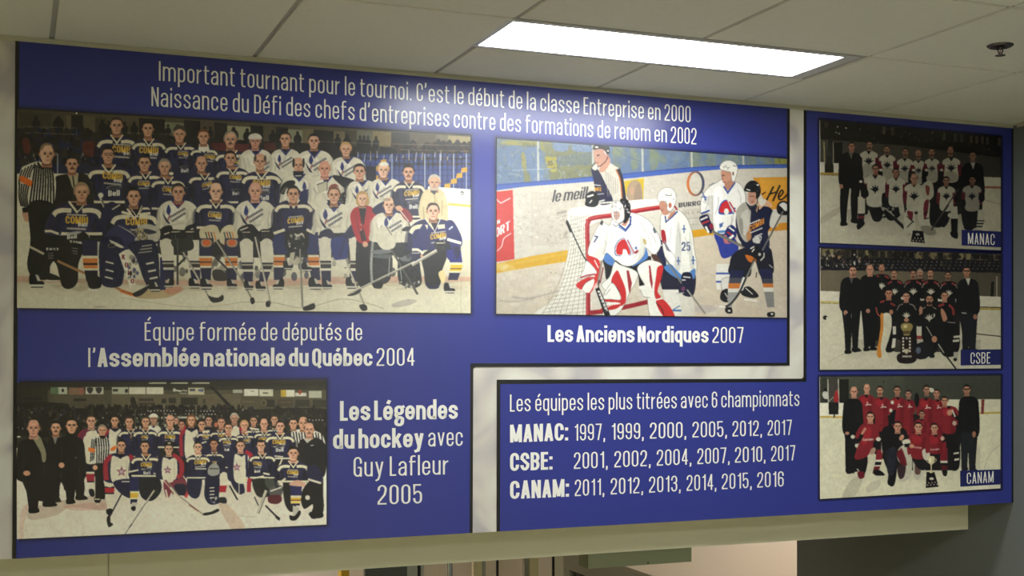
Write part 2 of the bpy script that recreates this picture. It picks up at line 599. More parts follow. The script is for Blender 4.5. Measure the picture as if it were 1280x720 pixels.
# ------------------------------------------------------------------ figures of the printed pictures
def head(c, x, y, w=7.0, hair='hairb', skin='skin', style='short', look=0.0, neck=True, mous=None, h=None):
    """a printed head: x, y centre of the face, w its half width"""
    h = h or 1.32 * w
    if neck:
        c.P('skind' if skin in PAL else skin, x - .6 * w, y + .4 * h, x + .6 * w, y + .4 * h, x + .75 * w, y + 1.35 * h, x - .75 * w, y + 1.35 * h)
        c.E('#5a3f33*.45', x, y + 1.0 * h, .62 * w, .22 * h)
    if style == 'long':
        c.Sm(hair, x - 1.25 * w, y - .2 * h, x - .8 * w, y - 1.0 * h, x, y - 1.22 * h, x + .8 * w, y - 1.0 * h, x + 1.3 * w, y - .1 * h, x + 1.25 * w, y + .75 * h, x + .8 * w, y + .95 * h, x - .8 * w, y + .95 * h, x - 1.2 * w, y + .7 * h)
    elif style != 'bald':
        c.Sm(hair, x - 1.0 * w, y + .0 * h, x - .98 * w, y - .65 * h, x - .5 * w, y - 1.1 * h, x + .35 * w, y - 1.12 * h, x + .98 * w, y - .65 * h, x + 1.0 * w, y + .05 * h)
    else:
        c.E(hair, x - .82 * w, y - .2 * h, .26 * w, .42 * h)
        c.E(hair, x + .82 * w, y - .2 * h, .26 * w, .42 * h)
    if style != 'long':
        c.E('skind', x - .98 * w, y + .02 * h, .14 * w, .2 * h)
        c.E('skind', x + .98 * w, y + .02 * h, .14 * w, .2 * h)
    top = -1.0 if style == 'bald' else -.74
    o = look * w
    c.Sm(skin, x - .86 * w, y - .4 * h, x - .5 * w, y + top * h, x + .5 * w, y + top * h, x + .86 * w, y - .4 * h, x + .84 * w, y + .3 * h, x + .45 * w, y + .9 * h, x, y + 1.0 * h, x - .45 * w, y + .9 * h, x - .84 * w, y + .3 * h)
    c.E('skinl*.5', x + o - .1 * w, y - .45 * h, .45 * w, .2 * h)
    c.Sm('skind*.55', x + .5 * w, y - .3 * h, x + .86 * w, y - .2 * h, x + .8 * w, y + .4 * h, x + .4 * w, y + .92 * h, x + .45 * w, y + .4 * h)
    for s in (-1, 1):
        ex = x + o + s * .38 * w
        c.L(hair + '*.7' if style != 'bald' else 'skind', .13 * h, ex - .24 * w, y - .2 * h, ex + .24 * w, y - .22 * h)
        c.E('#3a2a22*.85', ex, y - .06 * h, .2 * w, .09 * h)
        c.E('skinl*.5', x + o + s * .48 * w, y + .2 * h, .2 * w, .14 * h)
    c.P('skind*.8', x + o - .06 * w, y - .05 * h, x + o + .1 * w, y - .05 * h, x + o + .22 * w, y + .3 * h, x + o - .18 * w, y + .3 * h)
    c.E('#6b4436*.6', x + o, y + .31 * h, .2 * w, .05 * h)
    if mous:
        c.Sm(mous, x + o - .42 * w, y + .56 * h, x + o - .2 * w, y + .38 * h, x + o + .2 * w, y + .38 * h, x + o + .42 * w, y + .56 * h, x + o, y + .48 * h)
    c.Sm('mouth*.8', x + o - .34 * w, y + .54 * h, x + o, y + .56 * h, x + o + .34 * w, y + .54 * h, x + o, y + .66 * h)
    if style == 'helmet':
        c.Sm(hair, x - 1.15 * w, y - .15 * h, x - 1.05 * w, y - .9 * h, x - .4 * w, y - 1.35 * h, x + .4 * w, y - 1.35 * h, x + 1.05 * w, y - .9 * h, x + 1.15 * w, y - .15 * h, x + .9 * w, y - .5 * h, x, y - .62 * h, x - .9 * w, y - .5 * h)
    return c

def navy_jersey(c, x, y, hw, yb, tx=None, ty=None, tw=None, rot=0.0, yoke=True, hem=True, bell=None, col='navy', skin='skind', drop=0.0):
    """x, y: pit of the neck; hw: half width at the sleeves; yb: hem; tx, ty, tw: centre and width of the chest lettering"""
    H = hw * 1.0
    c.Sm(col, x - .32 * hw, y - .06 * H, x - .74 * hw, y + .1 * H, x - .98 * hw, y + .42 * H, x - 1.02 * hw, y + .95 * H, x - .98 * hw, yb, x + .98 * hw, yb, x + 1.02 * hw, y + .95 * H, x + .98 * hw, y + .42 * H, x + .74 * hw, y + .1 * H, x + .32 * hw, y - .06 * H)
    c.P(col, x - .9 * hw, y + .7 * H, x + .9 * hw, y + .7 * H, x + .93 * hw, yb, x - .93 * hw, yb)
    c.Sm('navyl*.5', x - .5 * hw, y + .5 * H, x + .5 * hw, y + .5 * H, x + .55 * hw, y + 1.1 * H, x - .55 * hw, y + 1.1 * H)
    for k in range(7):
        fx, fy = x + c.r.uniform(-.8, .8) * hw, y + c.r.uniform(.5, 1.3) * H
        if fy < yb - .1 * hw:
            c.E(c.r.choice(['navyl*.45', 'navyd*.5', 'navyd*.5']), fx, fy, .09 * hw, .3 * hw, c.r.uniform(-40, 40))
    for s in (-1, 1):
        c.E('navyd*.5', x + s * .98 * hw, y + .95 * H, .16 * hw, .6 * H)
        c.L('navyd*.8', .09 * hw, x + s * .7 * hw, y + .55 * H, x + s * .62 * hw, y + 1.0 * H, x + s * .68 * hw, min(yb, y + 1.5 * H))
        c.Sm('purple*.7', x + s * .3 * hw, y, x + s * .72 * hw, y + .1 * H, x + s * .9 * hw, y + .32 * H, x + s * .5 * hw, y + .22 * H)
        if yoke:
            c.L('cream', .17 * hw, (x + s * .9 * hw, y + .5 * H), (x + s * .76 * hw, y + .3 * H), (x + s * .5 * hw, y + .23 * H), (x + s * .2 * hw, y + .25 * H), curve=True)
    c.P(skin, x - .26 * hw, y - .1 * H, x + .26 * hw, y - .1 * H, x, y + .24 * H)
    c.P('navyd', x - .2 * hw, y + .04 * H, x + .2 * hw, y + .04 * H, x, y + .26 * H)
    c.L('cream', .075 * hw, x - .3 * hw, y - .1 * H, x, y + .3 * H, x + .3 * hw, y - .1 * H)
    if tx is not None:
        tw = tw or .9 * hw
        k = math.tan(math.radians(rot))
        c.L('cream*.8', tw * .07, tx - tw * .45, ty - tw * .26 - k * tw * .45, tx + tw * .45, ty - tw * .26 + k * tw * .45)
        c.T('#d9b24a', 'COMBI', tx - tw / 2, ty + tw * .14 - k * tw / 2, tx + tw / 2, ty + tw * .14 + k * tw / 2, tw * .34)
        c.T('white', 'Bell', tx + tw * .06, ty + tw * .25, tx + tw * .46, ty + tw * .25 + k * tw / 2, tw * .17)
        c.L('cream*.75', tw * .09, tx - tw * .45, ty + tw * .35 - k * tw * .4, tx + tw * .42, ty + tw * .36 + k * tw * .4)
    if bell:
        bx, by, bw = bell
        c.E('#7a7a78*.8', bx, by - bw * .42, bw * .6, bw * .16, -6)
        c.E('navyd', bx + bw * .02, by - bw * .4, bw * .42, bw * .07, -6)
        c.T('white', 'Bell', bx - bw * .42, by + bw * .25, bx + bw * .42, by + bw * .22, bw * .42)
    if hem:
        c.L('cream', .11 * hw, x - .93 * hw, yb - .06 * hw, x + .93 * hw, yb - .05 * hw)
    return c

def white_jersey(c, x, y, hw, yb, ex=None, ey=None, collar='leaf', col='off'):
    H = hw
    c.Sm(col, x - .34 * hw, y - .06 * H, x - .76 * hw, y + .1 * H, x - 1.0 * hw, y + .45 * H, x - 1.04 * hw, y + .95 * H, x - .96 * hw, yb, x + .96 * hw, yb, x + 1.04 * hw, y + .95 * H, x + 1.0 * hw, y + .45 * H, x + .76 * hw, y + .1 * H, x + .34 * hw, y - .06 * H)
    c.P(col, x - .9 * hw, y + .7 * H, x + .9 * hw, y + .7 * H, x + .92 * hw, yb, x - .92 * hw, yb)
    c.Sm('white*.7', x - .6 * hw, y + .25 * H, x + .1 * hw, y + .3 * H, x + .3 * hw, y + .9 * H, x - .6 * hw, y + .8 * H)
    for s in (-1, 1):
        c.L('shade*.55', .07 * hw, x + s * .72 * hw, y + .5 * H, x + s * .62 * hw, y + 1.0 * H, x + s * .7 * hw, min(yb, y + 1.4 * H))
    for k in range(8):
        fx, fy = x + c.r.uniform(-.85, .85) * hw, y + c.r.uniform(.4, 1.3) * H
        if fy < yb - .1 * hw:
            c.E(c.r.choice(['shade*.35', 'white*.5', 'shade*.3', '#8f897a*.25']), fx, fy, .08 * hw, .28 * hw, c.r.uniform(-50, 50))
    for s in (-1, 1):
        c.E('shade*.5', x + s * 1.0 * hw, y + .9 * H, .12 * hw, .6 * H)
    c.L('shade*.4', .1 * hw, x - .5 * hw, yb - .15 * hw, x + .3 * hw, yb - .3 * hw)
    c.P('navyd', x - .3 * hw, y - .06 * H, x + .3 * hw, y - .06 * H, x, y + .26 * H)
    c.L(collar, .1 * hw, x - .33 * hw, y - .1 * H, x, y + .3 * H, x + .33 * hw, y - .1 * H)
    if ex is not None:
        s = hw / 22.0
        c.Sm('leaf', ex - 8 * s, ey - 2 * s, ex - 5.5 * s, ey - 9 * s, ex - 3 * s, ey - 2 * s, ex - 5.5 * s, ey + 2.5 * s)
        c.Sm('#2a2b44', ex - 12 * s, ey + 1 * s, ex - 8 * s, ey + 6 * s, ex - 4 * s, ey + 12 * s, ex - 8 * s, ey + 10 * s)
        c.E('#8a4a50*.7', ex - 5 * s, ey + 5 * s, 1.2 * s, 3.4 * s, 20)
        for k in range(2):
            c.L('#55525a', 2.6 * s, ex - 4 * s + 2 * k * s, ey + 5 * s + 4.6 * k * s, ex + 13 * s, ey - 5 * s + 5.0 * k * s)
            for q in range(9):
                t = q / 8
                c.L('off*.7', .8 * s, ex - 3 * s + 15 * t * s, ey + 3 * s + 4.6 * k * s - 10 * t * s, ex - 2.4 * s + 15 * t * s, ey + 7 * s + 4.6 * k * s - 10 * t * s)
    return c

def leg(c, pts, w, cols):
    """one leg as a chain of (x, y) with coloured lengths: cols = [(from, to, colour)], lengths 0..1"""
    p = np.array(pts, float)
    d = np.r_[0, np.cumsum(np.hypot(*np.diff(p, axis=0).T))]
    d /= d[-1]
    for a, b, col in cols:
        ts = sorted({a, b} | {t for t in d if a < t < b})
        q = [(np.interp(t, d, p[:, 0]), np.interp(t, d, p[:, 1]), np.interp(t, d, w if isinstance(w, (list, tuple)) else [w] * len(d))) for t in ts]
        for u, v in zip(q, q[1:]):
            c.P(col, u[0] - u[2] / 2, u[1], u[0] + u[2] / 2, u[1], v[0] + v[2] / 2, v[1], v[0] - v[2] / 2, v[1])
    return c

def skate(c, x, y, s, d=1, boot='black'):
    """a skate: x, y the toe-side sole, s its length, d which way it points"""
    c.Sm(boot, x - d * .55 * s, y - .8 * s, x - d * .1 * s, y - .85 * s, x + d * .05 * s, y - .4 * s, x + d * .5 * s, y - .25 * s, x + d * .5 * s, y, x - d * .5 * s, y)
    c.P('#bdb8a8', x - d * .12 * s, y - .8 * s, x + d * .12 * s, y - .75 * s, x + d * .3 * s, y - .3 * s, x + d * .05 * s, y - .3 * s)
    c.L('#cfcabb', .13 * s, x - d * .5 * s, y + .05 * s, x + d * .52 * s, y + .05 * s)
    c.L('#3b3a38', .08 * s, x - d * .45 * s, y + .18 * s, x + d * .5 * s, y + .18 * s)
    return c
Q_LEG = [(21.4, 135.6), (588, 168.9), (588.2, 391.8), (21.3, 385)]
Q_NOR = [(620.6, 172.8), (983.8, 198.6), (983.8, 397.2), (620.4, 392.4)]
Q_LEN = [(20.4, 478.3), (407.8, 475), (408.1, 655.8), (21, 674)]
Q_R1 = [(1024.8, 150), (1251, 171.5), (1251.1, 312.8), (1025.6, 303.3)]
Q_R2 = [(1025.3, 310), (1251, 318), (1251, 460.5), (1025.4, 462.3)]
Q_R3 = [(1024.7, 471), (1250.8, 469.5), (1250.6, 610.5), (1025.4, 623.9)]

def stick(c, x0, y0, x1, y1, w=2.2, col='#b9b3a2', blade=None, grip=None):
    c.L(col, w, x0, y0, x1, y1)
    c.L('#4a463f*.6', w * .3, x0 + .4 * w, y0, x1 + .4 * w, y1)
    if grip:
        c.L(grip, w * 1.15, x0, y0, x0 + (x1 - x0) * .22, y0 + (y1 - y0) * .22)
    if blade:
        c.Sm('#2c2a2a', *blade)

def glove(c, x, y, s, col='black', trim='cream'):
    c.Sm(col, x - s, y - .5 * s, x - .3 * s, y - .9 * s, x + .7 * s, y - .7 * s, x + s, y + .2 * s, x + .5 * s, y + .9 * s, x - .5 * s, y + .8 * s)
    for k in range(3):
        c.L('#55534e*.9', .13 * s, x - .6 * s + .42 * k * s, y - .1 * s, x - .5 * s + .42 * k * s, y + .65 * s)
    c.L(trim + '*.8', .2 * s, x - .75 * s, y - .5 * s, x + .65 * s, y - .55 * s)

NSOCK = [(0, .42, 'navy'), (.42, .47, 'cream'), (.47, .56, 'orange'), (.56, .585, 'navyd'), (.585, .66, 'orange'), (.66, .71, 'cream'), (.71, 1, 'navy')]
WSOCK = [(0, .52, 'off'), (.52, .56, 'navyd'), (.56, .60, 'shade'), (.60, .69, '#3a3433'), (.69, .75, 'off'), (.75, 1, 'navy')]

def paint_assembly():
    c = Canvas(18, 130, 592, 396, '#312d26', 11)
    R = c.r
    top = lambda x: 135.6 + (x - 21.4) * .0588
    # the hall behind: wall band, dark openings, people at the rail, seats
    c.P('#57503f', 18, 136, 592, 169, 592, 200, 18, 172)
    for x0, x1, dy0, dy1, col in [(24, 64, 4, 22, '#4a4438'), (83, 89, 5, 26, '#6a614c'), (89, 104, 4, 52, '#1c1b1a'), (104, 119, 4, 26, '#655c48'), (119, 133, 6, 30, '#453f33'),
                                  (152, 174, 2, 22, '#5d5543'), (174, 206, 3, 30, '#221f1c'), (206, 230, 6, 20, '#7f7f68'), (230, 250, 2, 40, '#24221e'), (250, 268, 5, 22, '#5b523f'),
                                  (268, 284, 3, 40, '#2a2722'), (284, 313, 6, 24, '#989579'), (313, 329, 4, 36, '#1f1d1a'), (329, 345, 4, 34, '#57503d'), (345, 360, 4, 30, '#24221d'),
                                  (360, 378, 6, 26, '#8a8a72'), (378, 392, 4, 30, '#6b6349'), (392, 417, 5, 22, '#2a2620'), (417, 431, 5, 24, '#6f664b'), (431, 446, 4, 24, '#4a4433'),
                                  (446, 466, 2, 20, '#6b6a57'), (466, 489, 2, 20, '#857650'), (489, 512, 2, 30, '#3d3a33'), (512, 545, 2, 16, '#5e5440'), (545, 560, 2, 16, '#6f6750'), (560, 588, 2, 18, '#968a62')]:
        c.P(col, x0, top(x0) + dy0, x1, top(x1) + dy0, x1, top(x1) + dy1, x0, top(x0) + dy1)
    for x, s in [(45, 5), (73, 7), (128, 5), (136, 4), (156, 4), (168, 5), (210, 4), (222, 5), (256, 4), (263, 4), (292, 6), (309, 5), (341, 5), (372, 5), (397, 4), (404, 4), (422, 4.5), (434, 5), (450, 4), (455, 4), (460, 4), (470, 4.5), (548, 6), (562, 6), (572, 7)]:
        y = top(x) + 13
        c.E('#1d1b1a', x, y + 5, s, s * 1.3)
        c.E('#2c2622', x, y - 2.5, s * .42, s * .55)
    c.P('#26231f', 18, 160, 592, 190, 592, 236, 18, 236)
    c.P('#2a2d47', 18, 178, 110, 176, 160, 184, 160, 222, 18, 222)
    c.P('#343c66', 440, 196, 592, 188, 592, 238, 440, 238)
    c.speck(['#1d1b1a', '#231f1c', '#342c26', '#3c342c', '#2b3050'], 260, 22, 162, 130, 205, 1.5, 4, 1.5)
    c.speck(['#8d8b88', '#6f6d70', '#a9a49a'], 26, 30, 182, 128, 205, .4, .9, 2.5)
    c.speck(['#1d1b1a', '#2a2622', '#3a322a', '#231f1c'], 260, 130, 172, 470, 182, 1.5, 4.5, 1.4, .05)
    c.speck(['#2b2622', '#3a2f28', '#1f1c1a', '#4a3a30'], 170, 492, 180, 588, 206, 2, 4, 1.3)
    for y in range(192, 236, 7):
        for x in range(446, 590, 6):
            c.P('#46558d*.8', x, y, x + 4.4, y, x + 4.6, y + 5, x - .2, y + 5)
            c.E('#8d93b0*.6', x + 2.2, y + 5.6, .6, .5)
    for x in range(448, 590, 8):
        c.L('#c9c6bd*.8', .9, x + R.uniform(-1, 1), 188 + R.uniform(-1, 8), x - .8, 196 + R.uniform(-1, 7))
    for x in (72, 490, 531, 550, 567, 583):
        c.L('#9aa0ad', 1.4, x, 192, x, 236)
    for x0, y0 in ((556, 230), (564, 224), (571, 217), (577, 210), (466, 220), (470, 208), (476, 200)):
        c.P('#c39a3c', x0, y0, x0 + 7, y0 - 1, x0 + 7, y0 + 5, x0 - 1, y0 + 6)
    for y in (157, 165):
        c.L('#7c7462*.8', .8, 30, y + 1, 96, y + 3)
    c.L('#7c7462*.8', .9, 160, 166, 215, 168); c.L('#7c7462*.8', .9, 385, 176, 475, 180); c.L('#7c7462*.8', .9, 490, 180, 588, 182)
    c.L('#7c7462*.8', .9, 500, 187, 588, 189); c.L('#7c7462*.8', .9, 474, 178, 474, 190); c.L('#7c7462*.7', .9, 96, 158, 96, 176)
    c.Sm('#7a332d*.7', 28, 174, 34, 172, 38, 182, 36, 192, 30, 190); c.Sm('#7a3a30*.7', 103, 178, 118, 178, 120, 194, 106, 194)
    c.P('#6e2f2c*.8', 264, 178, 312, 180, 312, 190, 264, 188); c.P('#6e2f2c*.6', 330, 178, 345, 178, 345, 188, 330, 188)
    c.E('#fff2d8', 95.6, 141.5, 1, 1)
    # ice, boards
    c.P('ice', 18, 250, 592, 262, 592, 396, 18, 396)
    c.P('#d9d2ba', 18, 217, 118, 217, 118, 300, 18, 300)
    c.P('#e4dfd0', 535, 233, 592, 237, 592, 300, 535, 300)
    c.P('#d9b75a', 560, 253.5, 592, 256.5, 592, 259.5, 560, 256.5)
    c.E('#55525a', 577.5, 241.5, 2.3, 2.6); c.E('#d9d4c8', 577.5, 242, 1.2, 1.4)
    c.L('#b9b2a0', .5, 576, 240, 576, 392); c.L('#bfb8a6', .5, 560, 294, 588, 296)
    c.fade('#b3a588', 18, 330, 592, 352, 0, .45); c.fade('#b3a588', 18, 352, 592, 372, .45, 0)
    c.Sm('#c08a78*.5', 18, 345, 120, 349, 300, 350, 420, 346, 592, 346, 592, 351, 420, 355, 300, 358, 60, 353, 18, 351)
    c.speck(['#ab9c80', '#b9ac92'], 80, 40, 348, 570, 362, 4, 12, .3, 0, .35)
    c.Sm('#a88d5e*.6', 165, 366, 190, 362, 225, 362, 210, 372, 175, 373); c.Sm('#c07f66*.6', 205, 362, 225, 358, 228, 364, 212, 368)
    c.L('#a79b80*.8', 1, 300, 378, 340, 378, 380, 385, 425, 374, 455, 378, 480, 386, curve=True); c.L('#a79b80*.6', .8, 150, 372, 240, 384, 300, 378, curve=True)
    c.E('#a39a92*.6', 505, 379, 16, 4, -12); c.E('#9c8f86*.5', 125, 383.5, 8, 1.2)
    # ---------------- back row
    c.P('navyd', 122, 196, 470, 208, 470, 250, 122, 250)
    navy_jersey(c, 146, 171, 26, 232, 153, 187.5, 25, 3)
    head(c, 145.6, 157.6, 7.6, 'hairb', look=.05)
    navy_jersey(c, 186, 175.5, 22, 230, 186, 188.5, 24, 2)
    head(c, 184.8, 161.5, 7, 'hairk', look=.05)
    navy_jersey(c, 226, 180.5, 21, 236, 229, 192.5, 13, 2, bell=(231, 213, 11))
    head(c, 224.4, 168.5, 7.2, 'hairg', 'skin'); c.Sm('#4a4238', 217, 164, 219, 158, 226, 156.5, 232, 160, 232, 165, 225, 161)
    navy_jersey(c, 255, 185, 18, 236, 262, 196.5, 14, 3)
    c.P('white', 249, 180, 260, 180, 262, 188, 254, 190, 248, 187)
    head(c, 254.4, 171.5, 6.8, 'hairr')
    navy_jersey(c, 290, 190, 22, 238, 296, 203, 10, 3)
    head(c, 288, 175, 7.6, 'hairg', mous='hairb'); c.E('skinl*.7', 289, 168, 4.5, 3)
    white_jersey(c, 320, 188, 20.5, 226, 332, 203)
    head(c, 319, 177, 6.6, 'hairg', '#c4907a'); c.Sm('#cfcabb', 311, 174, 311.5, 169.5, 316, 167, 322, 167, 326.5, 170, 327, 174, 319, 173.3)
    c.L('#6b655c*.8', .7, 313, 176.5, 325, 176.5)
    white_jersey(c, 357, 187.5, 19, 228, 354, 201)
    head(c, 356.8, 174.5, 6.6, 'hairb', look=-.15)
    white_jersey(c, 393, 189.5, 23, 226, 394.5, 203)
    head(c, 392.4, 177, 6.8, 'hairk')
    white_jersey(c, 434.5, 197.5, 21, 232, 433, 211)
    head(c, 432.4, 187, 6.6, 'hairy')
    # ---------------- second row
    c.P('#1c1b22', 112, 236, 470, 240, 500, 250, 520, 300, 460, 322, 300, 322, 205, 318, 112, 300)
    navy_jersey(c, 136, 208.5, 28, 254, 141, 221, 25, 6, bell=(142.5, 241, 17))
    head(c, 135, 194.5, 7.6, 'hairk', look=.08); c.L('#403830*.9', .7, 130, 192, 142, 191.5)
    c.E('#403830*.7', 133, 192.6, 2, 1.6); c.E('skin', 133, 192.8, 1.4, 1); c.E('#403830*.7', 138.6, 192.2, 2, 1.6); c.E('skin', 138.6, 192.4, 1.4, 1)
    navy_jersey(c, 182, 216.5, 23, 262, 180, 230, 15, 0)
    head(c, 180.6, 204.5, 7.4, 'hairk')
    navy_jersey(c, 210, 223, 22, 262, 211, 237.5, 16, 4)
    head(c, 205.6, 209, 7.2, 'hairg', look=.05)
    c.E('cream', 214, 217, 3, 2)
    navy_jersey(c, 256, 218.5, 21, 262, 259, 231, 13, -14)
    head(c, 251.6, 205, 7, 'hairb', style='bald', look=.05)
    navy_jersey(c, 291, 211, 22, 254, 294.5, 222, 15, 2, bell=(295, 241.5, 10))
    head(c, 287.8, 198.5, 6.8, 'hairk', look=.1)
    # bald man of the second row, hands on a stick
    navy_jersey(c, 327, 216, 26, 262, 327, 229.5, 22, 0, bell=(330, 247, 14))
    head(c, 325, 202.5, 7.4, 'hairg', style='bald'); c.E('hairb*.8', 319, 198, 1.6, 4); c.E('hairb*.8', 331.4, 198, 1.6, 4)
    white_jersey(c, 374, 219.5, 22, 262, 386, 236)
    head(c, 373, 207, 7, 'hairk', style='bald'); c.E('hairk', 367, 203.5, 1.5, 6); c.E('hairk', 379.4, 203.5, 1.5, 6)
    c.P('navyd', 366, 214, 380, 214, 378, 222, 368, 222); c.L('white', 1, 369, 220, 377, 219.5)
    c.Sm('black', 350, 240, 353, 231, 360, 226, 368, 226, 368, 231, 358, 236, 355, 243); c.L('#8f8a7c', 1, 352, 241, 358, 233)
    c.Sm('#2b2f5a', 376, 240, 394, 238, 396, 256, 388, 262, 374, 262); c.L('cream', 1.2, 394, 240, 394, 254, 388, 260)
    white_jersey(c, 408, 222, 21, 262)
    head(c, 405.8, 211.5, 7.2, 'hairy', '#cf9880', style='bald')
    c.P('#bdb6a0', 396, 231, 409, 226, 409, 238, 398, 242); c.L('black', .9, 396, 231, 409, 226, 409, 238)
    c.Sm('black', 416, 219, 430, 221, 444, 226, 446, 234, 436, 238, 420, 226)
    c.Sm('black', 424, 244, 432, 240, 442, 243, 442, 254, 432, 258, 425, 252); c.speck(['#6a675f', '#8f8a7c'], 14, 426, 243, 441, 254, .5, 1)
    white_jersey(c, 453, 226.5, 19, 262, 451, 240)
    head(c, 449.4, 215, 7, 'hairk')
    white_jersey(c, 482, 224.5, 21, 262, 477, 237)
    head(c, 479.2, 213, 7, 'hairy', 'skinl')
    c.Sm('#d9d4c4', 475, 204, 480, 202, 485, 204, 485, 207, 475, 207)
    navy_jersey(c, 511.5, 228.5, 21, 272, 515, 242, 19, -6, bell=(517, 258, 13))
    head(c, 510.6, 216, 6.8, 'hairk', mous='hairb')
    # bearded man in the beige sweater
    c.Sm('beige', 536, 236, 528, 242, 523, 262, 526, 276, 530, 285, 556, 285, 560, 262, 556, 243, 549, 236)
    c.Sm('#b9a983*.7', 545, 246, 548, 262, 546, 280, 541, 280, 541, 260); c.L('#9d8d68', .7, 543, 240, 543, 262)
    c.L('#9d8d68*.8', 1, 529, 258, 530, 274); c.L('#9d8d68*.8', 1, 553, 250, 552, 270)
    head(c, 543, 228.5, 7, '#b8b0a0', mous='#a59c8c'); c.Sm('#b5ac9c*.8', 537, 231, 543, 236, 549, 231, 548, 237, 543, 239.5, 538, 237)
    c.P('#45454f', 538, 238.5, 546, 238.5, 543, 244)
    # ---------------- referee and the man with the moustache
    c.Sm('#33302a', 68, 225, 76, 218.5, 104, 217, 112, 224, 117, 246, 114, 290, 66, 290, 66, 250)
    c.P('#b5a98b', 85, 216, 98, 216, 99, 232, 92, 236, 87, 228); c.L('#24211e', 1.6, 91, 220, 93, 234)
    c.Sm('#25221f', 68, 230, 84, 220, 90, 240, 88, 286, 70, 286); c.Sm('#25221f', 98, 218, 110, 224, 116, 250, 100, 262)
    head(c, 90, 206, 7.6, 'hairk', 'skin', mous='hairk', look=.05)
    c.Sm('#d5ceb9', 48, 202, 34, 206, 26, 212, 22.5, 234, 24, 258, 32, 262, 36, 254, 50, 258, 66, 257, 70, 230, 66, 213, 60, 207)
    for k in range(9):
        t = k / 8
        c.L('black', 2.1, (44 + 20 * t, 206 + 3 * t), (41.5 + 25 * t, 224), (37 + 30 * t, 257), curve=True)
    for k in range(5):
        c.L('black', 1.6, (44 - 4 * k, 204 + 2 * k), (39 - 3.6 * k, 214 + 2 * k), (36.5 - 3.2 * k, 222 + 2 * k), curve=True)
        c.L('black', 1.7, (36 - 2.9 * k, 231 - k * .5), (33.5 - 2.4 * k, 246), (35.5 - 2.2 * k, 260 - .6 * k), curve=True)
    c.P('#de7631', 24, 221, 28, 219.5, 41, 226.5, 39, 233.5, 25, 227)
    c.L('black', 2.6, 47, 203, 52, 211, 60, 207)
    head(c, 58.4, 193, 9.2, 'hairr', 'skinl', style='bald', look=.15, h=12); c.Sm('#8a745c', 50, 189, 51, 183, 56, 179, 63, 179.5, 68, 184, 64, 182, 57, 182, 52.5, 187)
    c.Sm('skin', 28, 265, 37, 264, 38, 273, 35, 277, 31, 276)
    c.P('black', 27.5, 260, 36, 258, 37, 265, 28.5, 266)
    c.Sm('black', 37, 254, 68, 256, 74, 290, 72, 318, 63, 332, 62, 346, 55, 350, 40, 346, 34, 330, 38, 300)
    c.L('#bdb39c', 3, 36.5, 308, 55, 317.5); skate(c, 46, 356, 16); c.Sm('black', 55, 340, 72, 345, 74, 350, 58, 349); c.L('#cfcabb', 1.6, 56, 351, 73, 351)
    # ---------------- front row, from the left
    c.P('#2a2826', 200, 298, 300, 298, 460, 298, 500, 300, 500, 318, 470, 322, 300, 318, 200, 318)
    c.speck(['#2f2e2c', '#8b8578', '#55524b', '#a7a08c', '#3a3a4c'], 110, 205, 318, 500, 346, 1.5, 4, 1.5, 0, .7)
    c.Sm('#191817', 60, 296, 92, 290, 106, 306, 98, 330, 97, 352, 88, 361, 78, 358, 74, 344, 70, 330, 60, 318)
    navy_jersey(c, 96, 255, 34, 294, 96, 276, 28, 2, skin='skin')
    c.Sm('navy', 60, 272, 66, 268, 76, 286, 74, 294, 56, 292); c.L('cream', 3, 56, 289, 64, 289, 73.5, 292.5)
    c.P('navyd', 87.5, 253, 110, 253, 96.5, 264); c.L('cream', 1.3, 87, 252, 97, 265, 108, 253)
    c.Sm('black', 56, 296, 72, 296, 76, 312, 70, 326, 58, 318); c.Sm('black', 88, 297, 104, 290, 112, 300, 102, 318, 90, 316)
    c.T('white', 'EAST', 58, 312.5, 74, 313, 2.8); c.T('white', 'STON', 87, 303, 102, 305, 2.8)
    for k in range(3):
        c.L('#8f8a7c', 1, 60, 317 + 3 * k, 67, 316.5 + 3 * k); c.L('#8f8a7c', 1, 90, 310 + 3.2 * k, 97, 311 + 3.2 * k)
    c.Sm('#a9a6a0', 82, 292, 96, 289, 102, 290, 94, 293.5); c.T('white', 'Bell', 84, 299, 96, 298, 4.5)
    stick(c, 72, 326, 152, 363, 3.2, '#b98b5e'); stick(c, 150, 363, 170, 369.5, 4.2, '#d07b3c'); stick(c, 124, 243, 142, 288, 3, '#c9c2ae')
    c.E('#d5cfbf', 126, 244, 3.4, 3.2); c.L('#33312c', .8, 127, 250, 141, 284)
    head(c, 102, 241, 8.8, '#9a8466', 'skin', look=.05, h=11.6)
    # goalkeeper with the blue pads
    c.Sm('navy', 128, 262, 140, 252, 150, 262, 152, 290, 136, 298, 126, 286); c.L('cream', 1.4, 140, 262, 150, 256)
    leg(c, [(112, 300), (113, 330), (115, 352)], [20, 18, 14], [(0, .38, 'navy'), (.38, .44, 'cream'), (.44, .56, 'orange'), (.56, .6, 'navyd'), (.6, .68, 'orange'), (.68, .73, 'cream'), (.73, 1, 'navyd')])
    c.Sm('black', 110, 346, 124, 346, 126, 359, 112, 360); c.L('#d9d4c4', 2, 111, 362, 122, 363)
    navy_jersey(c, 168, 264, 31, 308, 170.5, 278, 27, 2, skin='skin'); c.L('cream', 3.2, 152, 265, 163, 268); c.L('cream', 3.2, 174, 268, 188, 266.5)
    c.P('navyd', 158, 258, 180, 258, 170, 270); c.L('cream', 1.2, 161, 257, 171, 271, 177.5, 257)
    c.Sm('navyl', 133, 292, 150, 280, 164, 288, 170, 300, 160, 312, 140, 308)
    for k in range(4):
        c.L('#b7b19d*.8', .8, 148 + 4 * k, 282 + 2 * k, 164 + 2 * k, 290 + 2 * k)
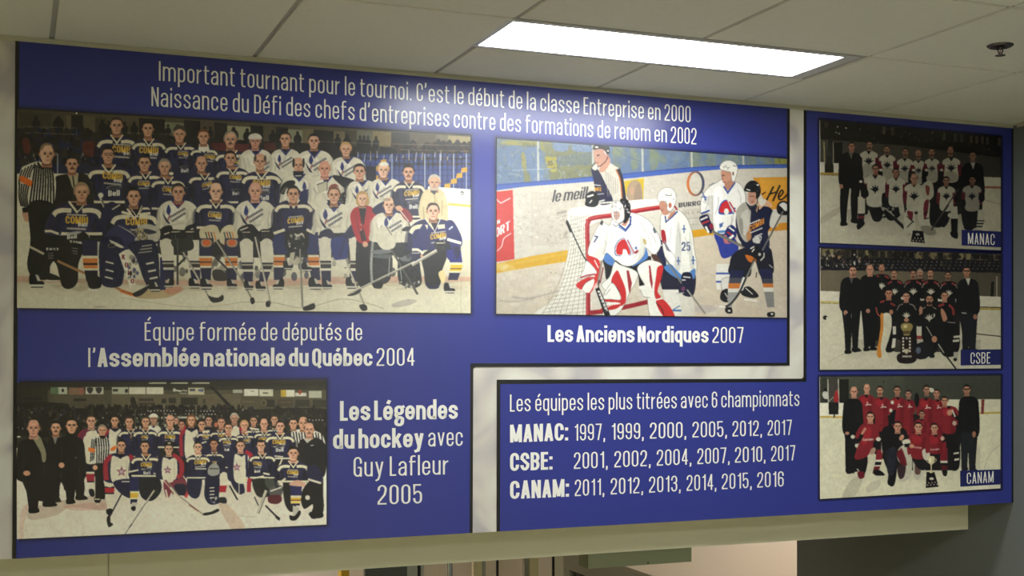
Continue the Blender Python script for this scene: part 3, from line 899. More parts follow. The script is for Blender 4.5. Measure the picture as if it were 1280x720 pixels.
    c.Sm('#b9b2a0', 170, 290, 178, 281, 190, 281, 200, 288, 198, 301, 186, 302, 174, 298); c.Sm('#3a3844', 174, 290, 182, 286, 196, 290, 186, 293); c.L('black', 1, 184, 293, 184, 301)
    c.speck(['#6f6a5d', '#c9c2ae', '#3a372f', '#a2915f'], 46, 166, 286, 184, 300, .7, 1.5)
    c.Sm('#1d2140', 126, 300, 148, 296, 156, 312, 154, 350, 146, 359, 128, 356, 124, 334); c.Sm('#20233f', 160, 306, 190, 300, 198, 318, 200, 350, 206, 360, 190, 364, 180, 350, 170, 322)
    for k, (x, y) in enumerate([(136, 328), (136, 338), (135, 347)]):
        c.L('off', 1.8, x - 4, y - 1, x + 6, y + 1.5)
    for x, y in [(187.5, 329), (190, 338.5), (192, 347.5)]:
        c.L('off', 2.2, x - 5, y + 1, x + 5, y - 1)
    c.Sm('off', 137, 300, 147, 304, 155, 309, 150, 309.5, 140, 304.5); c.E('#6f6c66', 139.5, 307, 5, 3); c.E('navyd', 139.5, 307, 3.6, 2)
    for k in range(3):
        c.L('#aaa593', 1.3, 173 + k * 2, 316 - 4 * k, 190, 314 - 4 * k)
    c.P('#e0dac6', 148.5, 317.5, 155.5, 313, 170, 357, 163.5, 362)
    for k in range(4):
        c.T('#7a2a2c', 'KOHO'[k], 152.4 + 3.7 * k, 324 + 10 * k, 156.6 + 3.7 * k, 324.5 + 10 * k, 6)
    c.Sm('#23232c', 166, 367, 176, 361, 186, 355, 186, 360, 178, 368, 170, 371); c.L('off', .9, 168, 365, 186, 356)
    c.Sm('#cfc7ae', 164, 357, 172, 356, 174, 361, 166, 366); skate(c, 194, 362, 12); c.speck(['#8f8a7c', '#26242a', '#4a4a70'], 20, 156, 318, 172, 350, 1, 2.4)
    c.P('#262a52', 200, 322, 206, 320, 207, 362, 200, 363)
    head(c, 167.2, 246.5, 8, 'hairk', look=0, h=11)
    # white jersey, kneeling with stick
    white_jersey(c, 222.6, 252, 25, 286, 217, 266); c.Sm('black', 201, 286, 214, 282, 216, 296, 204, 298); c.Sm('black', 232, 284, 248, 280, 247, 294, 234, 298)
    c.L('off', 1.4, 205, 293, 216, 289); c.L('off', 1.4, 233, 289, 246, 284); glove(c, 220, 294, 8, 'black'); glove(c, 238, 294, 8, 'black')
    head(c, 223, 241, 7.8, 'hairk', 'skin', h=10.6); c.L('#7a2f3f', 1.4, 216, 252, 223, 258, 230, 252)
    for x, a in ((208, WSOCK), (241, WSOCK)):
        leg(c, [(x, 300), (x + 2, 325), (x + 4, 350)], [17, 15, 11], a)
    c.E('off', 208, 306, 8.4, 8); c.E('off', 241, 308, 8, 8); skate(c, 211, 357, 11, -1); skate(c, 243, 358, 12, 1)
    c.Sm('#34352f', 215, 300, 238, 298, 242, 310, 232, 314, 218, 310)
    stick(c, 222, 298, 222, 356, 2.4, '#4a4845'); stick(c, 229, 315, 258, 366, 2.6, '#b3ad9b', [(258, 366), (262, 370), (272, 372), (278.5, 368.5), (279, 375), (272, 378), (264, 377)])
    c.L('#26242a', 2.4, 222, 332, 232, 322)
    # bald man in navy
    navy_jersey(c, 270, 252, 26, 286, 268.5, 269.5, 17, 4, skin='skin'); c.Sm('black', 262, 285, 285, 285, 286, 300, 262, 300)
    for x in (263, 286):
        c.Sm('#c9bd9c', x - 13 if x < 270 else x - 9, 287, x, 281, x + 9, 284, x + 11, 298, x - 4, 306, x - 12, 300)
        for k in range(4):
            c.L(['#3a4a44', '#8f3a30', '#2c3040', 'orange'][k], 1.4, x - 6 + 3.4 * k, 290, x - 3 + 3.4 * k, 302)
        c.E('orange', x - 1, 304, 5, 4)
    for x in (258, 290):
        leg(c, [(x, 298), (x - 1, 325), (x, 350)], [18, 16, 11], NSOCK)
        c.Sm('#c7a878*.8', x - 6, 300, x + 6, 300, x + 5, 308, x - 5, 308); c.E('#cf6a3a', x, 303.5, 4.6, 4)
    skate(c, 258, 359, 13, 1); skate(c, 290, 358, 11, 1)
    stick(c, 270, 300, 310, 362, 2.4, '#a9a392'); c.L('#26242a', 2.2, 264, 316, 288, 340); c.Sm('#3a3833', 266, 338, 278, 338, 284, 350, 268, 350)
    stick(c, 300, 347, 315, 374, 2, '#9a937e', [(313, 373), (317, 372), (318.5, 378), (315, 380.5), (313, 377)])
    head(c, 270, 240, 8, 'hairb', 'skinl', style='bald', h=10.6)
    # bald man in white
    white_jersey(c, 319, 252, 25, 288, 314, 267); c.P('navyd', 311, 247, 327, 247, 324, 254, 313, 254); c.L('off', 1, 315, 254, 317, 252)
    c.Sm('black', 298, 286, 314, 280, 326, 290, 344, 282, 340, 300, 320, 306, 300, 298); c.L('off', 1.5, 300, 288, 310, 284); c.L('off', 1.5, 326, 288, 338, 284)
    glove(c, 308, 294, 7); glove(c, 332, 293, 7.5)
    for x in (308, 333.5):
        leg(c, [(x, 302), (x + 1, 328), (x + 3 - (x > 320) * 8, 352)], [17, 15, 10], WSOCK); c.E('off', x, 307, 8.2, 9)
    skate(c, 311, 360, 10, 1); skate(c, 326, 361, 11, 1)
    stick(c, 319, 296, 338, 380, 2.4, '#c2bba5', [(333, 377), (337, 376), (338, 382), (334, 384), (332, 381)])
    head(c, 319, 239.5, 8, 'hairg', '#cf9f86', style='bald', h=10.6)
    # man in navy holding the black mask
    for x in (349, 392):
        leg(c, [(x, 296), (x, 325), (x + (-1 if x < 370 else 3), 350)], [15, 14, 11], NSOCK)
    skate(c, 348, 359, 12, -1); skate(c, 394, 359, 14, 1)
    c.Sm('#26305c', 342, 296, 360, 290, 362, 314, 344, 316); c.Sm('#26305c', 380, 292, 400, 290, 399, 314, 384, 316)
    navy_jersey(c, 367, 252, 25, 292, 369.5, 276, 20, -6, skin='skin', hem=False); c.L('cream', 3.6, 342, 292, 356, 287); c.L('cream', 3.6, 383, 287, 394, 292)
    c.Sm('black', 356, 294, 362, 288, 382, 288, 386, 296, 384, 312, 371, 318, 358, 312); c.Sm('#b3ad9b', 362, 297, 367, 291, 372, 293, 378, 291, 381, 298, 377, 294, 372, 297, 366, 294)
    c.E('#6a665c', 372, 299, 3.4, 3); c.speck(['#8d8a80', '#3a3a3a', '#c9c4b4'], 26, 360, 292, 384, 312, .6, 1.3); c.E('black', 371, 302, 5, 2.5)
    stick(c, 375, 311, 378, 384, 2.2, '#8f8b80', [(379, 384), (384, 382), (392.5, 379), (393.5, 385.5), (386, 388), (379.5, 388)])
    c.P('#b7b09c', 363, 316, 369, 315, 366, 330, 360, 333); skate(c, 360, 335, 10, 1); skate(c, 384, 337, 11, 1)
    head(c, 366.6, 243.5, 7.2, 'hairk', 'skin', h=10.4)
    # tall player in white
    white_jersey(c, 417.5, 256, 25, 290, 413, 271.5); c.P('navyd', 409, 250, 425, 250, 423, 260, 412, 260); c.L('white', 1.2, 413, 259, 421, 256)
    c.Sm('navy', 398, 292, 412, 286, 424, 298, 440, 280, 446, 286, 442, 302, 430, 318, 412, 312, 400, 302); c.L('cream', 2, 400, 286, 398, 294); c.L('navyl', 1.5, 420, 298, 434, 292)
    for x in (406, 444):
        leg(c, [(x, 298), (x + 1, 325), (x + (2 if x < 420 else -2), 352)], [16, 14, 11], WSOCK); c.E('off', x, 304, 8, 8)
    skate(c, 409, 359, 11, 1, '#26262e'); skate(c, 440, 358, 13, 1)
    stick(c, 424, 305, 456, 384, 2.6, '#bdb6a0', [(449, 381.5), (457, 381), (459, 387), (453, 388.5)])
    c.Sm('#2a3470', 414, 300, 432, 298, 434, 322, 418, 324); c.P('#cfc8b4', 420, 325, 432, 324, 434, 334, 421, 335); c.L('navy', 1.5, 431, 300, 424, 322)
    head(c, 417.4, 244.5, 7.2, 'hairr', 'skin', h=10.4); c.Sm('#8a4a3c', 411, 236, 414, 231, 420, 230, 424, 234, 420, 233)
    # woman in the red blazer
    c.Sm('black', 448, 284, 466, 286, 464, 350, 446, 352)
    c.Sm('#a8262e', 449, 258, 441, 262, 438, 274, 446, 300, 456, 304, 464, 298, 470, 268, 466, 260, 459, 257)
    c.P('#23201f', 448, 256, 458.5, 256, 455, 280, 452, 282); c.P('#23201f', 450, 290, 454, 284, 458, 300, 452, 302); c.L('#7a1c24', .9, 452.5, 270, 453.5, 300)
    c.E('skin', 456.5, 305.5, 3.6, 3.4); c.L('#7a1c24', 1, 444, 264, 449, 292)
    for y in (281, 287):
        c.E('#d9b8a0', 451.5, y, .7, .7)
    head(c, 453, 249, 6.2, 'hairy', 'skinl', style='long', h=8.4)
    # goalkeeper in white with the dark pads
    c.Sm('#2b2c2d', 462, 312, 478, 308, 490, 320, 488, 348, 476, 356, 462, 352); c.Sm('#2b2c2d', 500, 320, 520, 316, 526, 340, 526, 356, 512, 360, 498, 350)
    c.L('#97978f', 3.2, 466, 302, 464, 330, 465, 352, curve=True); c.Sm('#6f7270', 467, 313, 488, 311, 488, 316, 468, 318); c.Sm('#5f6260', 468, 319, 488, 318, 487, 323, 468, 322)
    c.Sm('#6c6f6e', 500, 320, 508, 310, 516, 316, 512, 326, 502, 326); c.L('#8d8f88', 1.4, 487, 322, 486, 346); c.L('#8d8f88', 1.2, 500, 330, 502, 350)
    c.Sm('#2f3031', 493, 304, 514, 300, 517, 312, 498, 322)
    c.Sm('#262a4c', 465, 262, 480, 252, 486, 262, 474, 270)
    white_jersey(c, 487, 267, 23, 302, 488.5, 281); c.Sm('#cfc8b2', 470, 288, 484, 284, 494, 300, 492, 310, 480, 312, 472, 304); c.Sm('#cfc8b2', 492, 298, 506, 290, 516, 288, 516, 300, 504, 303)
    c.L('#57534c', 1, 483, 284, 490, 294); c.Sm('#2c2b30', 502, 288, 508, 283, 515, 286, 510, 289); c.L('#9c967f', 1.6, 490, 312, 494, 322)
    c.Sm('#8f2b33', 500, 262, 508, 261, 516, 272, 512, 278, 504, 272); c.L('off', 1.4, 500, 263, 511, 277); c.Sm('skin', 494, 259, 500, 257, 504, 262, 498, 264)
    stick(c, 489, 311, 522, 368, 2.8, '#55524c'); stick(c, 436, 367.5, 543, 315, 2.4, '#bdb7a5'); c.Sm('#3c3835', 434, 369, 442, 366, 449, 362, 452, 363, 446, 368, 438, 370)
    stick(c, 515, 331, 542, 315, 4, '#d2ccba')
    head(c, 486, 257, 6.8, 'hairk', 'skinl', style='bald', h=9.8, look=.05); c.E('#7f7464*.6', 484, 249.5, 5, 2)
    c.Sm('black', 466, 354, 478, 352, 477, 360, 468, 360); c.speck(['#b7b2a2', '#55544e'], 18, 500, 352, 524, 360, .8, 1.8)
    # kneeling player at the right
    c.Sm('#211f1f', 528, 318, 552, 308, 560, 316, 552, 340, 550, 356, 540, 361, 532, 356, 530, 340)
    c.Sm('navy', 533, 353, 542, 358, 549, 354, 548, 360, 541, 361.5, 535, 360)
    leg(c, [(567, 312), (571, 332), (566, 350)], [18, 15, 12], [(0, .42, '#2b2d78'), (.42, .5, 'cream'), (.5, .61, 'yellow'), (.61, .635, 'navyd'), (.635, .7, 'yellow'), (.7, .76, 'cream'), (.76, 1, 'navy')])
    c.E('#2b2d78', 567, 318, 9, 9); skate(c, 562, 364, 12, 1); c.Sm('#d9c894', 548, 342, 554, 338, 557, 348, 553, 354); c.L('#cfcabb', 1, 558, 366, 564, 371)
    navy_jersey(c, 541, 276, 31, 312, 548, 295.5, 20, -8, col='#2a2c66', skin='skin', hem=False); c.P('navyd', 536, 274, 550, 274, 543, 287); c.L('off', 1.3, 535, 273, 543.5, 290, 550, 274)
    c.Sm('#2a2c66', 556, 280, 566, 276, 577, 296, 576, 308, 562, 304); c.L('#e4ddc8', 3.6, 559, 299, 576.5, 304); c.Sm('#2a2c66', 520, 296, 530, 280, 536, 300, 528, 314, 515, 312); c.L('#e4ddc8', 3.4, 515, 312, 522, 312, 529.5, 317)
    c.L('#c9ced6', 1.8, 561, 287, 566, 283); glove(c, 551, 308, 8); glove(c, 520, 320, 7, '#2a2d50'); c.E('skin', 527, 320, 2, 1.6)
    stick(c, 515, 331, 546, 313, 3.8, '#d2ccba')
    head(c, 541.4, 264.5, 7.6, 'hairk', 'skinl', style='bald', h=10.4); c.Sm('hairb', 534.4, 262, 535, 256, 539, 253.4, 545, 254, 548.4, 258, 548.8, 264, 546, 257.5, 540, 256.4, 536, 259)
    c.fade('#ffffff', 18, 390, 592, 396, .0, .0)
    return c.finish(3.2, 1, mott=.014, gamma=1.14, gain=1.04)

def paint_nordiques():
    c = Canvas(618, 168, 988, 402, '#d2c8b6', 21)
    # seats and glass above the boards
    c.P('#7d8fa0', 618, 168, 988, 190, 988, 212, 880, 215, 770, 228, 618, 240)
    c.P('#6f8bb8', 618, 185, 640, 185, 690, 232, 618, 236)
    for x, y, w_, h_, col in [(630, 176, 38, 5, '#b5a93f'), (632, 184, 22, 24, '#7690c0'), (658, 186, 18, 24, '#7690c0'), (676, 176, 12, 12, '#a59f4a'), (690, 178, 22, 11, '#7d98c4'),
                              (714, 180, 26, 10, '#7f9ac6'), (664, 200, 14, 32, '#7690c0'), (640, 214, 10, 18, '#6f89b8'), (652, 192, 4, 22, '#b3a648'), (655, 215, 6, 14, '#8c8c58')]:
        c.Sm(col, x, y, x + w_, y + 1, x + w_ + 2, y + h_, x + 1, y + h_)
    c.P('#8a8a5c', 679, 178, 740, 184, 740, 222, 688, 226); c.P('#77807c', 690, 196, 742, 190, 742, 206, 694, 208)
    c.Sm('#7d98c8', 692, 180, 710, 181, 708, 189, 694, 188); c.Sm('#7d98c8', 716, 182, 740, 184, 738, 190, 718, 189)
    c.P('#cbb52c', 681, 196, 696, 196.5, 696, 210, 684, 210); c.T('#5c5230', '15', 684, 207, 691, 207, 6); c.P('#c9bd4c', 688, 212, 697, 210, 694, 215, 688, 215)
    c.T('#6d6c34', 'TELU', 652.5, 183.6, 669, 184, 5.6)
    c.L('#e8e6dc*.8', 1, 640, 192, 642, 197); c.L('#e8e6dc*.8', 1, 666, 191, 668, 195.5); c.L('#a9c0e0', 1, 640, 213, 690, 211); c.L('#d2d5c8*.7', .9, 636, 217, 650, 219, curve=True); c.L('#bfc7b0*.7', .9, 696, 210, 702, 218, 699, 224, curve=True)
    c.P('#6b86ba', 762, 182, 988, 196, 988, 212, 762, 222)
    for x in (766, 788, 812, 838, 862, 884, 912, 934, 955):
        c.Sm(c.r.choice(['#7d8f86', '#8b9570', '#6f83a8', '#8f9870']) + '*.75', x, 184 + (x - 762) * .06, x + 9, 185 + (x - 762) * .06, x + 11, 206, x + 2, 212)
    c.speck(['#7d98c8', '#8d9870', '#6b7fae', '#96a27c', '#5f7ab4'], 120, 765, 184, 984, 204, 2, 6, 1, .02, .35)
    c.L('#54699c*.7', 1.2, 770, 186, 785, 196, 806, 203, curve=True)
    c.P('#a5a33e', 968, 198, 988, 199, 988, 205, 968, 205); c.L('#55552e', 1, 974, 198, 975, 204)
    for x, y0, y1 in ((672.5, 176, 230), (741, 181, 207), (803, 185.5, 215.5), (864.5, 189.5, 210), (929, 194, 207)):
        c.P('#e9e7da', x - 1.3, y0, x + 1.1, y0, x + 1.6, y1, x - .8, y1)
    c.P('#7f8478*.38', 618, 168, 988, 190, 988, 206, 880, 209, 780, 218, 618, 232)
    c.speck(['#6f7f98', '#8f927a', '#9aa6b4', '#5f6c80'], 260, 622, 178, 740, 226, .5, 1.6, 1.2, -.02, .45)
    # blue rail and boards
    c.P('#d0c9bb', 618, 236, 680, 230, 780, 222, 880, 212, 988, 210, 988, 280, 618, 330)
    c.Sm('#4f6cb4', 618, 231, 660, 227.5, 720, 223, 780, 217, 840, 211.5, 880, 208, 930, 206, 992, 205.5, 992, 209.5, 930, 210.5, 880, 213.5, 780, 223.5, 720, 228.5, 660, 233, 616, 238)
    c.L('#3f5496', 1.1, (618, 231.5), (660, 228), (720, 223), (780, 217.5), (880, 208.5), (988, 205.6), curve=True)
    c.P('#c9c3b4', 860, 262, 988, 256, 988, 284, 850, 298, 760, 300, 760, 270); c.P('#cbc3b4', 700, 240, 760, 234, 760, 300, 664, 308, 664, 240)
    c.speck(['#8f8a80', '#a9a396', '#77736c'], 150, 640, 240, 730, 308, .25, .7, 1, 0, .8); c.speck(['#f3efe4', '#cfc9bc', '#bcb6a8'], 260, 640, 238, 985, 300, 1, 3, 1, 0, .3)
    c.L('#c0b9aa', .6, 664.5, 238, 665, 306); c.L('#c6c0b2', .5, 683, 270, 684, 304); c.L('#b9b3a6*.7', .6, 665, 250, 690, 246); c.L('#b9b3a6*.7', .6, 646, 317, 653, 313)
    # red advertisement on the boards
    c.P('#cc3a33', 618, 240, 641, 237.5, 643, 324, 618, 328)
    c.L('#f2e6e0', 1.2, 620.5, 249, 626, 254, 638, 247.5); c.L('#f2e6e0', 1, 621, 314, 627, 308, 630, 298, 639, 291.5, curve=True)
    c.T('#f4ece6', 'N', 621.5, 280.5, 625, 279, 5); c.T('#f4ece6', 'ORT', 619, 297.5, 637.5, 287, 11.5)
    # script and marks on the boards
    def slant(col, txt, x0, y0, x1, y1, cap):
        for q in line_quads([(txt, False, x0, y0, x1, y1, cap, cap)]):
            m = [(a + (y0 + (y1 - y0) * (a - x0) / (x1 - x0) - b) * .2, b) for a, b in q]
            c.P(col, *m)
            c.P(col, *[(a + .8, b) for a, b in m])
    slant('#4b4b50', 'le meill', 690, 252.6, 732, 248.2, 14.6)
    slant('#9a958c', 'pour', 696, 268, 707, 266, 4.2); c.L('#a9a398', .7, 695, 273, 710, 269, 722, 264, curve=True); c.L('#8f8a80', .8, 704, 298, 707, 291, 709, 290, 707, 297, 711, 296, curve=True); c.L('#b3ada2', .7, 716, 261, 729, 258)
    # portrait poster, ring mark, lettering
    c.P('#d2b83c', 780.5, 226.5, 805, 222.5, 804, 251, 783, 252); c.Sm('#b29d84', 785, 252, 784, 236, 789, 227, 797, 226, 802, 234, 802, 252); c.Sm('#a08d7c*.8', 793, 252, 794, 234, 800, 230, 802, 252); c.E('#c9a488*.8', 790, 238, 3, 5)
    for k in range(40):
        a0, a1 = math.radians(k * 9), math.radians(k * 9 + 10)
        t = (1 + math.cos(a0)) / 2
        col = '#%02x%02x%02x' % tuple(int(u + (v - u) * t) for u, v in zip((206, 126, 74), (78, 84, 104)))
        ww = 2.2 + 1.1 * abs(math.cos(a0))
        c.L(col, ww, 869.5 + 9.6 * math.cos(a0), 229.5 - 14.6 * math.sin(a0), 869.5 + 9.6 * math.cos(a1), 229.5 - 14.6 * math.sin(a1))
    c.T('#57565c', 'BURRG', 848.5, 259.5, 876, 256.5, 5.8); c.L('#b9b3a6', .7, 856, 263, 876, 261); c.T('#a39d92', 'OLEK', 853, 268.6, 876, 266.6, 3.4, False); c.L('#b5afa2', 1.2, 860, 273.5, 874, 272); c.L('#b5afa2', 1, 862, 281, 874, 280)
    # orange advertisement with black script
    c.P('#d79a35', 941, 222, 988, 221, 988, 260, 962, 262, 955, 250); c.P('#e0b04e*.5', 950, 223, 988, 222, 988, 240, 952, 240)
    c.L('#262424', 2.2, 967, 233, 958, 250.5); c.L('#262424', 2.2, 975, 231.5, 966, 251.5); c.L('#262424', 1.8, 961, 243, 972, 239.5)
    c.L('#262424', 1.9, 974, 246.5, 979, 240.5, 977, 237.8, 973.5, 243, 973.5, 248.5, 978, 249, 985, 242, curve=True); c.L('#262424', 1.4, 952, 243.5, 957, 240)
    # yellow kick plate and ice
    c.P('#d6cbb8', 618, 342, 665, 333, 710, 326, 760, 318, 860, 297, 990, 286, 990, 402, 618, 402)
    c.P('#d6ab2c', 618, 330, 665, 320, 710, 312.5, 740, 308, 740, 322, 710, 326.5, 665, 333.5, 618, 342); c.P('#dcbc4a*.5', 618, 332, 710, 315, 710, 318, 618, 336)
    c.P('#d4a22e', 860, 288.5, 880, 286, 896, 284, 896, 293, 880, 295, 860, 298); c.P('#cf9230', 955, 281, 988, 277.5, 988, 287.5, 955, 289.5)
    c.P('#d6c9b4', 860, 298, 990, 287, 990, 402, 830, 402)
    c.speck(['#e6dfd0', '#cfc6b4', '#d3c9bc', '#ddd3c8'], 120, 622, 330, 984, 398, 4, 12, .5, 0, .3)
    c.L('#b4aea4*.7', 2.4, 640, 371, 660, 373, 690, 366, 702, 361, curve=True); c.L('#b4aea4*.6', 2, 624, 376, 645, 377, 668, 373, curve=True); c.L('#c4bcae*.7', 1.2, 880, 340, 905, 350, curve=True); c.L('#c4bcae*.7', 1, 965, 352, 984, 350); c.E('#b9b4b4*.5', 880, 386, 16, 5)
    # goal: net behind, red posts
    net = '#e9e5d8'
    c.Sm(net, 711, 263, 740, 257, 790, 251, 822, 250, 826, 262, 790, 270, 745, 278, 734, 300, 736, 396, 668, 396, 690, 376, 700, 358, 708, 325, 712, 290)
    for k in range(26):
        y = 262 + 5.2 * k
        c.L('#8f887a*.7', .6, (max(672, 712 - .0045 * max(0, y - 300) ** 2), y + 4), (736, y - 3))
    for k in range(9):
        c.L('#8f887a*.7', .6, (714 + 2.6 * k, 266), (711 + 3 * k, 310), (700 + 4.4 * k, 350), (676 + 7.5 * k, 396), curve=True)
    c.speck(['#8f897c', '#a39c8e', '#77726a'], 260, 684, 272, 734, 394, .3, .65, 1.3, 0, .7)
    c.Sm('#d8d2c4', 748, 282, 800, 268, 850, 262, 850, 300, 800, 345, 742, 385)
    c.speck(['#b3ac9c', '#f0ece0', '#9c9688'], 200, 742, 270, 850, 380, .4, .9, 1, 0, .7)
    c.L('#efece2', 9, (714, 266), (760, 259), (800, 254), (826, 253.5), curve=True)
    c.speck(['#bdb6a8', '#cfc9bc'], 60, 716, 254, 822, 266, .4, .9, 1, 0, .7)
    c.L('red', 5.6, (735, 400), (735.5, 330), (734, 290), (735.5, 277), (742, 272.5), (770, 268.5), (800, 263), (826, 259), curve=True)
    c.L('#cf5a56', 1.3, (734, 396), (734.2, 330), (733, 290), (734.5, 278), (741, 272), (826, 257.6), curve=True)
    c.L('red', 5.6, 738, 391, 760, 388.5, 790, 382, 815, 376)
    # player behind the net
    c.Sm('#d3cdbf', 757, 202, 768, 207, 776, 214, 780, 236, 786, 256, 770, 258, 752, 240, 746, 214)
    c.Sm('#2b2d4a', 739, 211, 744, 209, 750, 216, 758, 232, 766, 249, 762, 255, 750, 255.5, 745, 244, 742, 226)
    c.L('#33323e', 4.4, (773, 211), (777, 224), (779.5, 240), (781, 252), curve=True); c.L('#c0763a', 1.5, (770, 212), (775, 224), (777, 240), (777.5, 252), curve=True)
    for k in range(6):
        c.L('#9c978c*.7', .9, 757 + 3 * k, 214 + 2 * k, 760 + 2.4 * k, 246 - k)
    c.T('#d9a23c', 'MEE', 743.5, 238.5, 752, 239, 4.6); c.L('#e9e5da', 1, 742.6, 231, 751, 232); c.L('#c9c6be', 1, 746, 243, 755, 242); c.L('#e9e5da', 1.4, 748, 252, 756, 250)
    c.Sm('#1e1d22', 732, 250, 735, 241, 742, 239, 748, 245, 748, 255, 742, 259, 732, 257); c.L('#e9e5da', 2, 734, 246, 742, 243.5); c.L('#e9e5da', 1.3, 737, 254, 740, 250)
    c.Sm('#1e1d22', 775, 250, 781, 248, 787, 254, 786, 262, 779, 260); c.E('#d9d5ca', 778, 254, 1.6, 2); c.L('#d8d2c4', 2.2, 748, 254, 775, 252)
    c.Sm('#c79a86', 743, 200, 742, 188, 748, 185, 757, 187, 760, 194, 758, 205, 752, 209, 745, 206)
    c.Sm('#c99b84', 752, 205, 760, 196, 763, 202, 756, 214, 749, 214); c.E('#c98a78', 759.5, 197, 1.8, 2.6); c.L('#3a2d2a', 1, 746, 194, 750, 193.5); c.E('#3a2a26', 747.4, 194.8, .9, .6); c.L('#8a5248', .9, 744, 203, 748, 203)
    c.Sm('#242227', 741.5, 187, 743, 181, 752, 179, 760, 181, 762, 190, 759, 193, 756, 188, 750, 186); c.P('#e5e1d6', 743.5, 183, 748, 183, 748, 185, 744, 185); c.E('#dcd8cc', 760, 188.6, 1.5, 1); c.L('#d8d2c6', 1.6, 755, 189, 758, 193); c.L('#26252a', .9, 760, 196, 757, 202, 750, 208, 747, 208)
    c.L('#2a282c', 1, 740, 208, 744, 203); c.Sm('#ded8ca', 740, 210, 745, 205, 747, 210, 744, 213)
    # number 25 in white, seen from behind
    c.Sm('#2a2b3f', 826, 334, 846, 330, 868, 338, 866, 370, 842, 371, 828, 362)
    leg(c, [(838, 362), (842, 384), (848, 402)], [20, 18, 16], [(0, .62, '#e7e3d8'), (.62, .68, '#5a7fae'), (.68, 1, '#e7e3d8')])
    leg(c, [(856, 366), (860, 384), (860, 402)], [18, 17, 15], [(0, 1, '#ddd8cb')]); c.L('#5a7fae', 1.3, 840, 388, 850, 382)
    c.O('#eceae0', '#8f8b84*.75', .8, 826, 270, 833, 268, 846, 262, 858, 272, 865, 290, 868, 312, 871, 330, 868, 340, 846, 344, 832, 332, 826, 306)
    c.Sm('#cfcdc4*.8', 848, 276, 852, 300, 850, 336, 844, 336, 845, 300); c.Sm('#c9c7be*.7', 862, 290, 866, 316, 868, 336, 862, 330); c.Sm('#ffffff*.5', 834, 280, 842, 278, 842, 330, 834, 316)
    c.L('#4a5c8c', 1.9, 831.5, 270, 832.5, 277.5, 838, 273, 847, 264); c.P('#c58f78', 834, 273, 838, 266, 845, 262, 843, 267, 836, 274)
    c.L('#a02c36', 2, 842, 256, 846.5, 262.5)
    c.Sm('#a8323a', 826.5, 288, 831, 289, 833, 302, 830, 305, 827, 298); c.Sm('#8a8790', 830, 300, 836, 310, 839.5, 315, 833, 312)
    c.T('#5a6484', '25', 852, 313.5, 863, 314, 11.5); 
    for x, y in ((855, 286), (848, 326), (866.5, 325)):
        c.L('#4f6f9e', 1.4, x, y - 5, x, y + 5.5); c.L('#4f6f9e', 1.2, x - 2.5, y + 1, x, y - .8, x + 2.5, y + 1)
    c.Sm('#5f8cc0', 830, 334, 838, 330, 846, 338, 852, 344, 852, 350, 838, 343); c.Sm('#5f8cc0', 862, 340, 869, 336, 868, 348, 862, 346)
    c.Sm('#24263f', 852, 344, 858, 340, 864, 342, 866, 350, 866, 366, 862, 371, 852, 366); c.L('#d9d6cc', 1.6, 854, 346, 863, 347); c.L('#b9b6ae', 1.4, 845, 367, 855, 366); c.E('#7a4a6a', 854, 361, 2.4, 3); c.L('#e9e5da', 1.2, 852, 350, 857, 350)
    stick(c, 827, 316, 852, 354, 2, '#8f8c86'); stick(c, 859, 362, 881, 392, 2.2, '#a8a498')
    c.Sm('#2f3350', 820, 305, 827, 300, 829, 312, 833, 330, 828, 332, 822, 322); c.L('#e4e0d6', 2, 820.5, 309, 827.5, 306); c.Sm('#5a4038', 814, 320, 819, 317, 826, 326, 828, 331, 823, 332)
    c.Sm('#c4917c', 824, 254, 830, 252, 838, 262, 835, 268, 829, 268.5, 825.5, 262); c.E('#b57a66', 837.5, 256.5, 2.2, 4); c.L('#7d5346', 1, 826, 262.5, 829, 263)
    c.O('#f1efe6', '#8f8b84*.75', .8, 823, 252, 822.5, 243, 828, 236, 836, 234.5, 843, 239, 845, 249, 842, 259, 838, 264, 834, 262, 833.5, 254, 828, 251); c.E('#b9745e', 837.6, 256.6, 2, 3.4)
    c.L('#6b6b70', 1, 832.5, 244, 839.5, 244.6); c.speck(['#a9a79e', '#55545a'], 8, 823, 242, 842, 252, .4, .7); c.L('#cfccc2', .8, 826, 240, 834, 238, 842, 243, curve=True)
    # white player with the stylised red mark
    leg(c, [(908, 330), (903, 346), (903, 362)], [24, 17, 14], [(0, .2, '#e8e4da'), (.2, .34, '#e8e4da'), (.34, .42, '#4b62a8'), (.42, .66, '#e8e4da'), (.66, .74, '#4b62a8'), (.74, 1, '#e8e4da')])
    c.O('#e4e0d6', '#8f8b84*.75', .8, 902, 350, 914, 348, 912, 366, 904, 366); c.Sm('#26262a', 902, 364, 910, 361, 912, 370, 909, 378, 900.5, 374); c.L('#d5d1c6', 1.1, 906, 366, 909, 371); c.L('#f2efe6', 2, 899, 383, 906, 383.5)
    c.Sm('#26262a', 926, 362, 936, 358, 946, 366, 948, 371, 940, 372.5, 928, 369); c.L('#e2ded2', 1.2, 932, 360, 941, 368); c.L('#efece2', 2.2, 930, 374, 946, 376)
    c.Sm('#e8e4da', 920, 340, 930, 340, 930, 360, 924, 362)
    c.Sm('#38489a', 893, 292, 906, 290, 920, 300, 922, 314, 904, 323, 897, 306)
    c.O('#efece4', '#8f8b84*.75', .8, 896, 228, 902, 225, 915, 226, 926, 231, 932, 246, 930, 262, 920, 288, 908, 292, 894, 290, 890, 272, 884, 266, 876, 266, 877, 248, 884, 236)
    c.Sm('#d3cfc6*.8', 878, 252, 886, 258, 889, 276, 892, 262, 892, 244); c.Sm('#ffffff*.5', 892, 240, 902, 236, 902, 282, 894, 280); c.L('#bdb9b0*.8', 1.2, 890, 244, 891, 286); c.L('#c9c5bc', 1.2, 918, 262, 914, 284)
